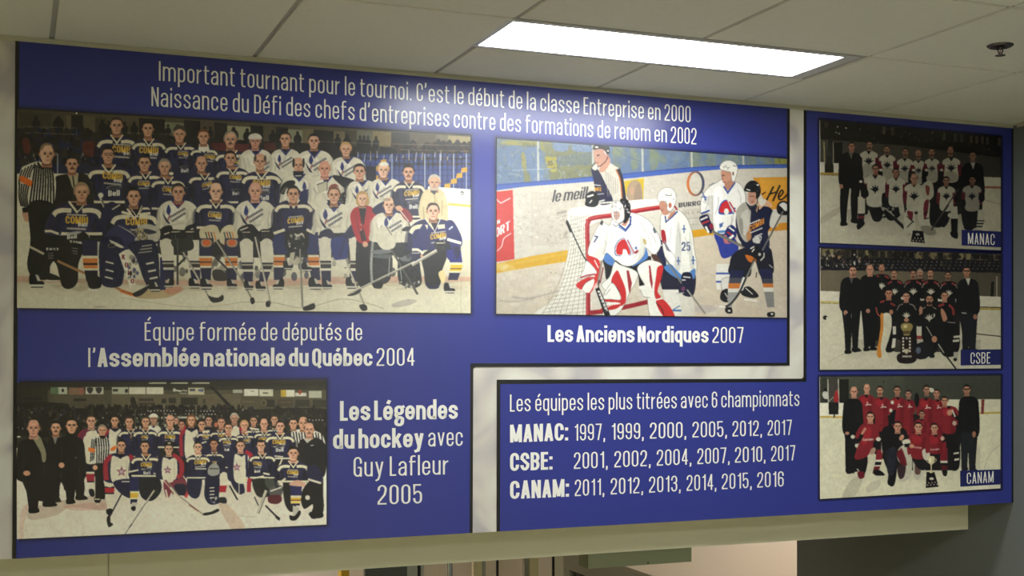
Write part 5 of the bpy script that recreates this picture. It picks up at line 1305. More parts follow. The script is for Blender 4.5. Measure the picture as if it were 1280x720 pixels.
    suit(c, 42, 549, 21, 600, [(42, 638), (60, 630)], '#1e1c1b', hands=False)
    c.P('#1e1c1b', 31, 600, 60, 600, 59, 628, 48, 626, 46, 616, 44, 636, 36, 636)
    c.Sm('#8d8970', 40, 545, 49, 545, 54, 555, 57.5, 566, 57, 576, 53, 577, 51, 566, 45, 555)
    head(c, 42, 535.6, 7.8, 'hairb', '#c99c86', 'bald', h=10); c.E('skin', 33.5, 591.5, 4.4, 3.2); c.L('#3a3834', 1, 22, 550, 30, 546); c.E('#cfc9bd', 23.5, 546, 2.4, .9)
    # front row
    leg(c, [(137, 596), (137, 618), (138, 636)], [14, 11, 8], [(0, .3, 'off'), (.3, .34, 'navyd'), (.34, .5, '#a8323c'), (.5, .54, 'navyd'), (.54, 1, 'off')]); c.E('off', 137, 601, 7.5, 8); c.Sm('#1d1d24', 133, 637, 140, 636, 140, 643, 134, 643); c.E('off', 156, 621, 6, 6)
    star_jersey(c, 150.5, 567.5, 19, 602, 152, 589.5); c.Sm('navy', 142, 602, 166, 600, 164, 622, 150, 616); c.L('#c9c3b4', 1.6, 152, 602, 163, 602); c.L('off', 3, 138, 592, 148, 590)
    head(c, 151.6, 557.6, 5.4, 'hairk')
    stick(c, 155, 612, 137, 646, 1.8, '#26242a', [(138, 643), (134, 646), (133.5, 652), (136, 659), (141.5, 655.5), (138, 652)])
    c.Sm('#26262c', 174, 594, 196, 594, 202, 612, 190, 626, 176, 620); leg(c, [(168, 592), (168, 612), (167, 630)], [13, 11, 8], [(0, .58, '#2a2c58'), (.58, .64, '#d9cf9c'), (.64, .8, '#d2ae45'), (.8, .84, '#e2d9b0'), (.84, 1, 'navy')]); c.P('#bdb8a8', 165, 628, 172, 628, 169, 636, 164, 636); c.Sm('#1f1f26', 164, 634, 169, 633, 169, 638, 165, 638)
    navy_jersey(c, 182.6, 569.5, 19.5, 596, 183, 581.4, 14, 1, bell=(183.6, 591, 10)); c.L('off', 2, 161, 590, 173, 587.5); c.L('off', 2, 192, 592, 203, 593)
    head(c, 181, 558.6, 5.2, 'hairk')
    stick(c, 193, 613, 182, 629, 2, '#c2bcab'); stick(c, 182, 629, 156, 668, 1.1, '#77736a'); c.L('#2b292b', 1.3, 165, 655, 161.5, 659.5)
    c.Sm('#7d3a48', 205, 598, 222, 594, 232, 600, 234, 620, 220, 616, 208, 622); c.L('off', 2, 207, 612, 210.5, 626); c.L('off', 2, 210.5, 626, 215, 616); c.L('#c2504a', 3, (226, 592), (236, 598), (236, 612), (232, 622), curve=True); c.Sm('#26283c', 218, 606, 232, 606, 231, 618, 222, 618)
    star_jersey(c, 212, 570, 15, 598, 209.6, 587.6, (1,)); c.L('#a03240', 5, (216, 568), (226, 576), (228, 588), (222, 598), curve=True); c.Sm('off', 204, 596, 216, 593, 216, 602, 206, 603)
    head(c, 211, 562, 5, 'hairk', '#cba58c'); c.Sm('#211f1f', 204.6, 557, 206, 552.6, 211, 550.6, 216, 552.6, 217.4, 557, 211, 556.6); c.E('#a9a595', 211.6, 554, 2, 1.2)
    stick(c, 206, 600, 224, 622, 3.6, '#cfc4ae'); c.L('#8f3a44', 1.6, 206, 600, 213, 609); stick(c, 224, 621, 254, 644, 3.2, '#cbc3ae'); c.L('#8a4640', 1.2, 236, 631, 248, 639); c.Sm('#232228', 254.5, 641.5, 264, 639.5, 272, 636, 274, 638.5, 266, 642.5, 255, 644.5)
    c.Sm('navy', 236, 594, 252, 592, 250, 618, 242, 623, 234, 614)
    navy_jersey(c, 268, 566, 12.5, 596, 268, 578, 6); head(c, 267.4, 555.6, 4.6, 'hairk', '#a87a60')
    navy_jersey(c, 247.6, 569.5, 15.5, 598, 250.6, 578, 15, -6); c.P('off', 243, 565, 252, 565, 249, 571, 244, 570); head(c, 247.4, 559.6, 5, 'hairk', '#d3ab92'); c.L('off', 1.2, 244, 586, 258, 586)
    c.Sm('#20223f', 258, 596, 276, 590, 280, 612, 278, 626, 264, 631, 256, 622, 256, 606); c.Sm('#9c9a94', 261, 584, 267, 579, 273, 582, 274, 592, 266, 595, 260, 592); c.L('navyd', 1, 262, 586, 273, 586)
    for k in range(4):
        c.L('#d3cdbc', 1.2, 262, 610 + 4.2 * k, 268, 609.4 + 4.2 * k)
    c.speck(['#cfcabb', '#55566f'], 14, 262, 622, 276, 630, .6, 1.2)
    leg(c, [(280, 592), (279, 608), (277, 622)], [10, 9, 7], [(0, .5, 'off'), (.5, .78, '#a8323c'), (.78, 1, 'off')]); c.E('off', 280, 597, 5.6, 7); c.Sm('#2a2a30', 274, 622, 282, 622, 283, 629, 275, 628); c.L('#26262c', 2, 287, 607, 297, 625)
    c.Sm('navy', 288, 592, 300, 594, 306, 612, 304, 617, 298, 617, 290, 606); c.L('off', 1, 299, 600, 299, 617); c.L('off', 2, 288, 582, 300, 600)
    star_jersey(c, 302, 566, 15.5, 601, 296, 584, (1,)); c.L('#a83040', 5, (307, 564), (316, 572), (317, 586), (312, 600), (311, 615), curve=True); c.L('#2a2b50', 3, 308, 568, 309, 596)
    head(c, 300.6, 558, 5.2, 'hairb', '#cba089')
    navy_jersey(c, 328, 568, 17, 598, 322, 580, 11, 6, bell=(321.5, 589, 8)); c.L('off', 2.2, 329, 591.5, 337, 593); c.L('off', 1.8, 316, 598, 330, 595); head(c, 326.2, 557.6, 5.2, 'hairk', '#cfa58d', 'bald'); c.E('hairk', 326, 551.4, 4.6, 1.7)
    c.Sm('#282a2a', 316, 600, 334, 598, 346, 600, 342, 616, 330, 622, 320, 618); c.Sm('#4a4d48', 332, 598, 344, 600, 346, 606, 338, 612, 332, 606)
    c.Sm('#5a5a58', 336, 612, 346, 606, 354, 610, 350, 622, 340, 622); c.L('#cfc9ba', 1.6, 338, 614, 352, 609); c.Sm('#5d2330', 336, 620, 350, 619, 352, 626, 346, 630, 336, 628)
    stick(c, 333, 613, 322, 642, 4, '#bdb7a6'); stick(c, 318, 621, 323, 632, 1.4, '#3a383a'); stick(c, 332, 632, 348, 648, 2, '#232228'); c.L('#232228', 3.4, 345, 645.6, 350, 649.6); c.E('#d9d5c8', 351.5, 649, 1.6, 1.6)
    c.Sm('#201f22', 355, 600, 368, 600, 370, 632, 364, 640, 357, 632, 354, 616); c.Sm('#201f22', 384, 604, 398, 598, 404, 620, 404, 640, 396, 648, 388, 646, 392, 630, 380, 636, 376, 620)
    leg(c, [(370, 604), (370, 622), (369, 632)], [15, 13, 11], [(0, .55, '#28295a'), (.55, .65, 'cream'), (.65, .74, '#d2ae45'), (.74, .79, '#7a3a30'), (.79, .9, '#dcc878'), (.9, 1, 'navy')]); c.P('#b9b5a8', 366, 632, 374, 634, 372, 644, 366, 648); c.Sm('#1c1c22', 362, 644, 368, 645, 374, 638, 376, 642, 370, 650, 363, 650); c.E('#d2ccbc', 384.5, 622, 3, 3)
    c.Sm('#1f1e1e', 388, 640, 402, 640, 404, 646, 396, 648, 387, 645)
    navy_jersey(c, 366.6, 578, 21, 603, 366, 591, 14, 2); c.Sm('navy', 384, 584, 396, 582, 403, 594, 402, 604, 388, 602); c.L('off', 2.6, 385, 599, 401.4, 604); c.L('off', 2.6, 349, 604, 357, 598); c.Sm('#c9a28c', 362, 604, 372, 600, 381, 604, 380, 608, 364, 607)
    head(c, 366.6, 567, 6.6, 'hairk', '#cfa58d', 'bald', h=8.8); c.Sm('hairk', 360, 566, 360.4, 560, 366, 557.6, 372.6, 560, 373.6, 566, 370, 561.6, 363, 562)
    return c.finish(3.0, 1, mott=.016, gamma=1.14, gain=1.22)

def leafmark(c, x, y, s, col):
    for a in (-70, -35, 0, 35, 70):
        t = math.radians(a - 90)
        u, v = math.cos(t), math.sin(t)
        c.P(col, x - v * .28 * s, y + .3 * s + u * .28 * s, x + u * 1.05 * s, y + .3 * s + v * 1.15 * s, x + v * .28 * s, y + .3 * s - u * .28 * s)
    c.L(col, .18 * s, x, y, x, y + .8 * s)

def team_jersey(c, x, y, hw, yb, body, arm, mark=None, msz=None, collar=None, my=None, mx=0):
    c.Sm(arm, x - .35 * hw, y, x - .8 * hw, y + .18 * hw, x - 1.08 * hw, y + .8 * hw, x - 1.02 * hw, min(yb, y + 1.9 * hw), x - .7 * hw, min(yb, y + 1.9 * hw), x + .7 * hw, min(yb, y + 1.9 * hw), x + 1.02 * hw, min(yb, y + 1.9 * hw), x + 1.08 * hw, y + .8 * hw, x + .8 * hw, y + .18 * hw, x + .35 * hw, y)
    c.Sm(body, x - .36 * hw, y - .02 * hw, x - .9 * hw, y + .3 * hw, x - .86 * hw, y + .7 * hw, x - .66 * hw, y + .8 * hw, x - .66 * hw, yb, x + .66 * hw, yb, x + .66 * hw, y + .8 * hw, x + .86 * hw, y + .7 * hw, x + .9 * hw, y + .3 * hw, x + .36 * hw, y - .02 * hw)
    c.P('#1d1b1c', x - .26 * hw, y - .04 * hw, x + .26 * hw, y - .04 * hw, x, y + .34 * hw)
    if collar:
        c.L(collar, .12 * hw, x - .3 * hw, y - .04 * hw, x, y + .36 * hw, x + .3 * hw, y - .04 * hw)
    if mark:
        leafmark(c, x + mx, my or y + 1.0 * hw, msz or .42 * hw, mark)

def paint_manac():
    c = Canvas(1022, 144, 1254, 318, '#24231f', 41)
    c.speck(['#191816', '#2b2924', '#38342d', '#141312'], 260, 1024, 150, 1252, 190, 1.2, 3.4, 1.3)
    c.speck(['#6b675c', '#807b6e', '#55524a'], 70, 1070, 154, 1250, 188, .35, .8, 1.6, .05)
    for x, y in ((1057.5, 160), (1047, 158.6), (1049, 167), (1045.4, 165.6)):
        c.E('#c9c4b4', x, y, 1.1, .9)
    for x in (1103, 1114, 1178, 1192, 1200, 1212, 1219, 1226, 1232, 1247):
        c.P('#57534a', x, 158 + (x - 1103) * .1, x + 4, 158 + (x - 1103) * .1, x + 4, 168 + (x - 1103) * .1, x, 168 + (x - 1103) * .1)
    c.Sm('#4b4842', 1030, 156, 1033, 160, 1036, 154, 1031, 152)
    c.P('#55524a', 1026, 174, 1052, 176, 1130, 182, 1252, 197, 1252, 224, 1026, 214); c.P('#4a4741', 1150, 185, 1252, 197, 1252, 222, 1150, 210)
    c.P('#3a3733', 1036, 172, 1041, 172, 1041, 216, 1031, 216); c.P('#1d1c1b', 1042, 178, 1053, 178, 1053, 216, 1043, 216); c.L('#b5a878', 1.4, 1030, 177, 1030.6, 203); c.L('#a9a494', 1, 1041.6, 178, 1042, 216)
    c.P('#ded8c6', 1025, 202.6, 1031, 202.8, 1031, 216, 1025, 216); c.P('#ded8c6', 1042, 204, 1048.4, 204, 1048, 216, 1042, 216); c.P('#26241f', 1031, 206, 1042, 206, 1042, 216, 1031, 216); c.P('#b59a4e', 1024, 215.4, 1050, 216, 1050, 219, 1024, 218.4)
    c.P('#d3cdb6', 1022, 218.6, 1254, 226, 1254, 318, 1022, 318); c.P('#dcd6c2', 1226, 221, 1254, 222, 1254, 232, 1226, 232); c.P('#a8705a', 1228, 232.6, 1254, 233.4, 1254, 236, 1228, 235)
    c.L('#a9a494*.8', 1, 1228, 249, 1254, 256); c.Sm('#b5af9a*.6', 1026, 272, 1050, 258, 1062, 256, 1040, 272, 1026, 280); c.fade('#8f8a7a', 1060, 262, 1225, 294, .5, .1)
    c.P('#2a2826', 1076, 210, 1226, 214, 1226, 262, 1180, 272, 1100, 262, 1076, 250)
    W, RD, NV = '#c9c3b0', '#6b2a35', '#23242e'
    for x, y, hw, yb, hx, hy, hs, mk in [(1086, 189, 12, 222, 1087, 181.6, 'hairk', 1), (1109, 194, 11, 224, 1108.4, 187.2, 'hairb', 1), (1131, 198.4, 10.6, 226, 1131.8, 190.4, 'hairk', 1),
                                         (1148, 201, 9.6, 228, 1148, 192.4, 'hairg', 1), (1165, 198.6, 9.6, 226, 1164.6, 190.6, 'hairb', 1), (1189, 197.6, 12, 226, 1188, 188.6, 'hairb', 1)]:
        c.Sm('#1d1c1f', x - 1.1 * hw, y + .9 * hw, x + 1.1 * hw, y + .9 * hw, x + 1.05 * hw, yb + 12, x - 1.05 * hw, yb + 12)
        team_jersey(c, x, y, hw, yb, W, RD, NV, .56 * hw, None, y + 12)
        c.Sm('#8f8a7c*.5', x - .5 * hw, y + 1.4 * hw, x + .5 * hw, y + 1.5 * hw, x + .6 * hw, yb, x - .6 * hw, yb)
        head(c, hx, hy, 3.7, hs, '#a87c66', 'bald' if hx in (1188, 1148) else 'short'); c.E('#4a3830*.7', hx, hy + 3.4, 2, 1.4)
    for x in (1100, 1121, 1141, 1157, 1176):
        c.E(RD, x, 210 + (x - 1100) * .03, 3, 5); c.E('#1d1c1e', x, 217, 3.4, 4); c.E('#d9d3c2', x + 1, 212.6, 2, 1.6)
    suit(c, 1063.6, 191, 14, 232, [(1054.6, 280), (1068, 276)], '#191819', '#6b675f'); head(c, 1064.6, 183.4, 4, 'hairk', '#b5826e'); c.Sm('#191819', 1066, 276, 1071.6, 278, 1071.6, 279.6, 1064, 278)
    suit(c, 1216, 204, 13.4, 250, [(1209, 284), (1223, 290)], '#191819', '#c4beb0', False); head(c, 1216, 195, 4, 'hairb', '#96705f')
    # kneeling row
    c.Sm('#201f20', 1080, 250, 1102, 250, 1102, 274, 1092, 276, 1086, 262, 1084, 268, 1076, 266); leg(c, [(1077, 246), (1077, 262), (1076, 280)], [9, 9, 7], [(0, .62, W), (.62, .7, 'black'), (.7, .8, RD), (.8, 1, '#26242a')]); c.Sm('#1c1b1e', 1071, 281, 1078, 276, 1081, 280, 1073, 287)
    team_jersey(c, 1094, 219, 15, 256, W, RD, NV, 7.2, None, 236); c.Sm(W, 1103, 222, 1108, 228, 1108, 250, 1100, 256, 1094, 256); c.Sm('#1d1c1e', 1074, 226, 1082, 232, 1086, 244, 1078, 246); c.E('#d3cdbc', 1076, 227, 2, 1.6); c.Sm('#1d1c1e', 1103, 242, 1112, 244, 1110, 258, 1103, 258); head(c, 1094.6, 211.6, 4.2, 'hairk', '#a87c66')
    c.Sm('#201f20', 1110, 254, 1128, 252, 1126, 268, 1114, 276, 1106, 268); team_jersey(c, 1120, 222, 12.6, 256, W, RD, NV, 6.4, None, 236); head(c, 1119.6, 216, 4, 'hairk', '#a07562')
    c.E(W, 1117, 250, 5, 5); c.speck(['#1b1a1c', '#b5b0a2'], 26, 1100, 256, 1118, 272, .8, 1.8)
    leg(c, [(1126, 254), (1128, 268)], [7, 6], [(0, 1, W)])
    stick(c, 1106, 262, 1138, 292, 4, '#2b2628'); c.L('#b5afa0', 1.4, 1106, 260, 1118, 270)
    c.Sm('#d0cab6', 1132, 264, 1142, 262, 1144, 282, 1140, 292, 1130, 288); c.Sm('#7a2c38', 1134, 264, 1141, 263, 1140, 276, 1136, 272); c.L('#2a2224', 1, 1133, 270, 1142, 278); c.L('#2a2224', 1, 1134, 284, 1142, 276)
    team_jersey(c, 1142.6, 230, 13, 262, W, RD, NV, 7, None, 245); c.Sm(W, 1152, 232, 1164, 226, 1167, 244, 1158, 252, 1150, 248); c.Sm('#8a4a44', 1157, 232, 1162, 234, 1161, 244, 1158, 242); head(c, 1142.6, 223.6, 4.6, 'hairb', '#b58c76', 'bald')
    c.Sm('#d0cab6', 1150, 252, 1160, 249, 1164, 264, 1162, 282, 1152, 284, 1147, 270); c.Sm('#7a2c38', 1155, 254, 1161, 250, 1159, 268, 1155, 274); c.L('#2a2224', 1.2, 1155, 268, 1160, 264); c.L('#2a2224', 1.2, 1156, 274, 1161, 272); c.Sm('#9c9686', 1152, 282, 1166, 284, 1170, 292, 1160, 294, 1152, 288)
    c.Sm('#1d1c1e', 1164, 250, 1174, 252, 1180, 280, 1168, 284, 1162, 276)
    leg(c, [(1192, 258), (1193, 272), (1193, 296)], [9, 9, 7], [(0, .4, W), (.4, .5, 'black'), (.5, 1, '#201f20')]); c.Sm('#1a191b', 1188, 290, 1196, 288, 1197, 298, 1190, 296); c.Sm('#201f20', 1176, 262, 1188, 258, 1186, 276, 1178, 284)
    team_jersey(c, 1183, 233, 11.6, 262, W, RD, NV, 6.2, None, 245); head(c, 1182.8, 226.4, 4, 'hairk', '#96705f'); c.L('#55504a', 1.6, 1198, 236, 1166, 284); stick(c, 1186, 256, 1164, 288, 1.6, '#4a4540'); c.E('#d3cdbc', 1187, 269, 2.4, 2.6); c.E('#1a191b', 1196, 248, 3, 5)
    c.Sm('#1f1e20', 1204, 258, 1224, 258, 1226, 268, 1222, 280, 1214, 288, 1206, 286, 1202, 272); leg(c, [(1227, 262), (1226, 276), (1223, 288)], [9, 9, 7], [(0, .5, W), (.5, .56, 'black'), (.56, .64, W), (.64, .7, 'black'), (.7, .78, W), (.78, .84, 'black'), (.84, 1, W)])
    team_jersey(c, 1215, 232, 12.4, 262, '#a9a496', RD, NV, 6.2, None, 245); head(c, 1215.4, 225.4, 3.8, 'hairk', '#7f5c4e'); c.E('#1d1b1e', 1227, 247, 4, 6); c.E('#1d1b1e', 1204, 254, 3.4, 5)
    # trophy plinth
    c.P('#1b1719', 1141, 288, 1154, 289, 1156, 304, 1138.6, 302); c.E('#b5b0a2', 1147, 293, 2.6, 1.7)
    for k in range(4):
        c.E('#c4bfb0', 1141.6 + 4 * k, 300.4 + .3 * k, .9, .9)
        if k < 3: c.E('#c4bfb0', 1143.4 + 4 * k, 297.6 + .2 * k, .9, .9)
    c.P('#d9d4c2', 1200, 309, 1252, 311.6, 1252, 314, 1200, 311.4)
    return c.finish(2.5, 1, mott=.016, gamma=1.14, gain=.86)

def paint_csbe():
    c = Canvas(1022, 306, 1254, 466, '#2b2823', 51)
    c.P('#5f5644', 1026, 311, 1252, 318, 1252, 326, 1026, 320)
    for x in range(1028, 1250, 9):
        c.P(c.r.choice(['#221f1c', '#7d7256', '#36312a', '#221f1c', '#8a8060']), x, 311 + (x - 1026) * .035, x + c.r.uniform(4, 9), 311 + (x - 1026) * .035, x + 7, 324, x, 324)
    c.P('#26242a', 1024, 322, 1254, 326, 1254, 342, 1024, 338)
    c.speck(['#1b1a19', '#2f2a26', '#3d372f'], 190, 1024, 314, 1252, 334, 1, 2.6, 1.5); c.speck(['#c4bfb2', '#8f8a80', '#a07f60'], 36, 1026, 318, 1090, 334, .5, 1.4, 1.4)
    for y in (326, 330, 334):
        for x in range(1050 + y % 5, 1252, 6):
            c.E('#9c978a*.8', x, y + (x - 1050) * .012, .8, .5)
    c.P('#746b58', 1024, 337.6, 1254, 341, 1254, 372, 1024, 364); c.P('#5f5849', 1150, 340, 1254, 341, 1254, 372, 1150, 368); c.L('#a9a494', 1.6, 1246, 345, 1246, 372); c.P('#26231f', 1239, 352, 1243, 352, 1242, 371, 1238, 371)
    c.P('#d9d3bf', 1024, 363.6, 1254, 371, 1254, 384, 1024, 378); c.P('#cbbb74', 1024, 376, 1060, 377.4, 1060, 380, 1024, 378.6); c.P('#b5a060', 1222, 384, 1254, 385, 1254, 388.6, 1222, 387)
    c.P('#d3cdb6', 1022, 379, 1060, 380, 1222, 387, 1254, 388, 1254, 468, 1022, 468); c.P('#2b2623', 1080, 372, 1200, 378, 1200, 420, 1182, 440, 1120, 440, 1084, 430)
    c.L('#3a362f', 1.2, 1217, 417, 1252, 420.6); c.fade('#8f8a78', 1060, 425, 1225, 450, .4, .05); c.E('#1d1b1c', 1031.6, 397, 3, 2.6); c.E('#d9d5ca', 1033.6, 397.6, 1, 1.4); c.L('#b5ae98*.7', 1, 1036, 452, 1060, 440, 1085, 436, curve=True)
    BK, RD, W = '#1b1a1b', '#8f3f3c', '#c9c3b0'
    for x, y, hw, yb, hx, hy, hs, sk in [(1102, 343, 11.6, 385, 1102, 335.6, 'hairb', '#a87a64'), (1118.4, 350, 11, 390, 1117.6, 342.6, 'hairb', '#bb8a70'), (1150, 349, 8, 370, 1150, 341.4, 'hairg', '#b08470'),
                                         (1141.6, 350, 12, 392, 1141.4, 342.6, 'hairk', '#a87a64'), (1163.6, 350.4, 12, 392, 1163, 342, 'hairb', '#bb8a70'), (1186, 352, 11.4, 392, 1185, 344.6, 'hairk', '#96705c')]:
        team_jersey(c, x, y, hw, yb, BK, BK, W, .5 * hw, None, y + 14)
        c.L(RD, 2.4, x - .8 * hw, y + .42 * hw, x - .3 * hw, y + .14 * hw); c.L(RD, 2.4, x + .8 * hw, y + .42 * hw, x + .3 * hw, y + .14 * hw)
        if hx in (1141.4, 1163, 1185): c.L('#9c8f86', 1, x - .95 * hw, y + .8 * hw, x - .7 * hw, y + .3 * hw); c.L('#9c8f86', 1, x + .95 * hw, y + .8 * hw, x + .7 * hw, y + .3 * hw)
        head(c, hx, hy, 3.7, hs, sk, 'bald' if hx == 1102 else 'short'); c.E('#4a352c*.7', hx, hy + 3.4, 2, 1.2)
    suit(c, 1087, 344, 12, 388, [(1083, 437), (1091, 436)], '#171617', None, False); c.P('#171617', 1080, 390, 1096, 388, 1096, 425, 1090, 432, 1080, 436); head(c, 1087.4, 337.4, 4.6, 'hairb', '#c08f78', 'bald'); c.E('#b08470', 1085, 388.6, 2.6, 2.8)
    suit(c, 1064, 347, 13.6, 388, [(1060, 440), (1069, 437)], '#191818', '#55534f', False); c.E('#b08470', 1057, 391, 2.6, 3.2); head(c, 1066, 338.8, 4.6, 'hairk', '#c08f78'); c.E('#6b4a3a*.7', 1067, 343.4, 2.6, 1.6); c.Sm('#141314', 1066, 434, 1072, 436, 1076.6, 439, 1066, 440)
    c.P('#191818', 1057, 392, 1064, 392, 1063, 441, 1057, 441)
    suit(c, 1210, 349, 13.6, 392, [(1207, 437), (1216, 438)], '#1d1c1f', '#d3cec2', False); c.P('#24242b', 1202, 392, 1219, 392, 1219, 438, 1211, 438, 1210, 412, 1208, 438, 1203, 438); c.E('#a87a64', 1219, 396, 2.6, 3.2); c.L('#b5b0a8', 1.4, 1202, 391, 1208, 391.6); head(c, 1208.4, 339.6, 4.6, 'hairk', '#b08068'); c.L('#26211f', .9, 1204.6, 338.6, 1212.4, 338.6)
    # kneeling row
    team_jersey(c, 1109.6, 375, 13, 415, BK, BK, None); c.L(RD, 2.6, 1100, 378, 1106, 376); c.L(RD, 2.6, 1113, 379, 1119, 382); c.L('#b5584a', 1.4, (1095, 384), (1097, 392), (1101, 396), curve=True); head(c, 1111, 367.4, 4.4, 'hairk', '#bb8468')
    c.Sm('#1b1a1b', 1100, 395, 1122, 395, 1120, 430, 1112, 440, 1098, 436)
    c.Sm('#d6d0b8', 1104, 392.6, 1113, 393, 1114.6, 408, 1111, 424, 1108, 434, 1111, 442, 1107, 449, 1100, 447, 1096, 444, 1099, 424, 1101, 408); c.Sm('#cf8f42', 1100.6, 393, 1104, 393, 1104, 412, 1101, 432, 1102, 446, 1097, 446, 1096, 438, 1098.6, 424, 1100.6, 408); c.E('#bb8468', 1114, 390, 2.4, 3)
    c.P('#d9d3c2', 1116, 408, 1120, 408, 1120, 418, 1116, 418); c.P('#d9d3c2', 1116, 423, 1120, 423, 1119, 434, 1114, 436); c.Sm('#1b1a1b', 1108, 434, 1117, 436, 1115, 440, 1108, 440)
    team_jersey(c, 1133, 380, 12.6, 425, BK, BK, W, 6, None, 394); c.L('#9c8f86', 1, (1121, 388), (1124, 382), (1129, 380), curve=True); c.L('#9c8f86', 1, (1145, 388), (1142, 382), (1137, 380), curve=True); c.E('#bb8a70', 1133, 400, 3, 2.6); head(c, 1132.8, 371, 4.2, 'hairk', '#c08f78')
    c.Sm('#1b1a1b', 1140, 410, 1176, 408, 1172, 436, 1160, 446, 1142, 446, 1138, 430)
    leg(c, [(1150, 408), (1150, 422), (1150, 434)], [9, 8, 7], [(0, .45, '#d0cab6'), (.45, .62, RD), (.62, 1, '#bdb7a6')])
    team_jersey(c, 1161.6, 383, 13, 424, BK, BK, W, 6.4, None, 397); c.L('#9c8f86', 1, (1149, 394), (1152, 387), (1157, 384), curve=True); c.L('#9c8f86', 1, (1174, 394), (1171, 387), (1166, 384), curve=True); c.E('#bb8a70', 1151, 388, 2.2, 5); c.P('#c9c3b0', 1167, 392, 1168.6, 392, 1168.6, 396, 1167, 396); head(c, 1161.8, 374.6, 4.4, 'hairk', '#bb8a70', mous='hairk'); c.E('#2f2521*.9', 1161.8, 379.4, 3, 2)
    c.E('#bb8a70', 1168, 424, 3.4, 4); c.L('#c9c3b0', .9, 1158, 408, 1165, 420)
    c.Sm('#1b1a1b', 1174, 402, 1194, 402, 1199, 416, 1199, 436, 1190, 446, 1176, 440); team_jersey(c, 1182, 380, 11.6, 408, BK, BK, None); c.L(RD, 3, 1173, 383, 1180, 380); c.L(RD, 3, (1186, 381), (1191, 386), (1192, 394), curve=True); c.Sm('#bb8a70', 1176, 386, 1180, 388, 1184, 398, 1180, 402, 1177, 396); head(c, 1180.8, 370.4, 4.2, 'hairb', '#c48f76'); c.L('#9c8f86', 1, 1184, 402.6, 1194, 403.6)
    c.P('#d0cab6', 1192, 420, 1200, 419, 1200, 422, 1192, 422.6); c.P('#d0cab6', 1191, 425, 1199, 424, 1199, 427, 1191, 427.6); c.P('#b5b0a0', 1192, 440, 1198, 440, 1197, 448, 1192, 446); c.E('#1d1b1d', 1194, 449.4, 2.4, 2.2)
    stick(c, 1173, 430, 1180, 441, 1.4, '#c9c3b0'); stick(c, 1180, 441, 1195, 461, 1.8, '#232021'); c.E('#1d1b1d', 1165, 445, 3.4, 3); c.L('#c9c3b0', 1, 1162, 448, 1168, 448)
    c.Sm('#26242a', 1144, 432, 1158, 428, 1160, 446, 1146, 448); c.E('#6b7280', 1148, 438, 3, 4)
    # trophy
    c.Sm('#2a2020', 1121, 449, 1124, 442, 1143, 442, 1146, 449, 1140, 454, 1126, 454); c.P('#34231f', 1126.6, 420, 1140.6, 420, 1142, 444, 1125, 444)
    for k in range(5):
        c.P('#e4dfd0', 1128, 421.6 + 4 * k, 1130, 421.6 + 4 * k, 1130, 424 + 4 * k, 1128, 424 + 4 * k); c.P('#e4dfd0', 1136.4, 421.6 + 4 * k, 1138.4, 421.6 + 4 * k, 1138.4, 424 + 4 * k, 1136.4, 424 + 4 * k)
    c.P('#e4dfd0', 1132.2, 421.6, 1134.4, 421.6, 1134.4, 424, 1132.2, 424); c.Sm('#c9c0a4', 1129, 437, 1136, 436.6, 1134, 442, 1131, 441); [c.P('#cfc9bb', 1128 + 2.4 * k, 444.4, 1129.8 + 2.4 * k, 444.4, 1129.8 + 2.4 * k, 446.6, 1128 + 2.4 * k, 446.6) for k in range(5)]
    c.Sm('#a08f5c', 1126, 408, 1129, 404, 1138, 404, 1141, 408, 1138, 414, 1129, 414); c.E('#d9cc98', 1131.6, 408, 2.4, 2); c.Sm('#6b5d3a', 1129, 414, 1138, 414, 1136, 419, 1131, 419); c.L('#c9bc88', .8, 1129, 418.6, 1138, 418.4)
    c.P('#d9d4c2', 1200, 456.6, 1252, 455.8, 1252, 461, 1200, 462)
    return c.finish(2.5, 1, mott=.016, gamma=1.14, gain=1.0)

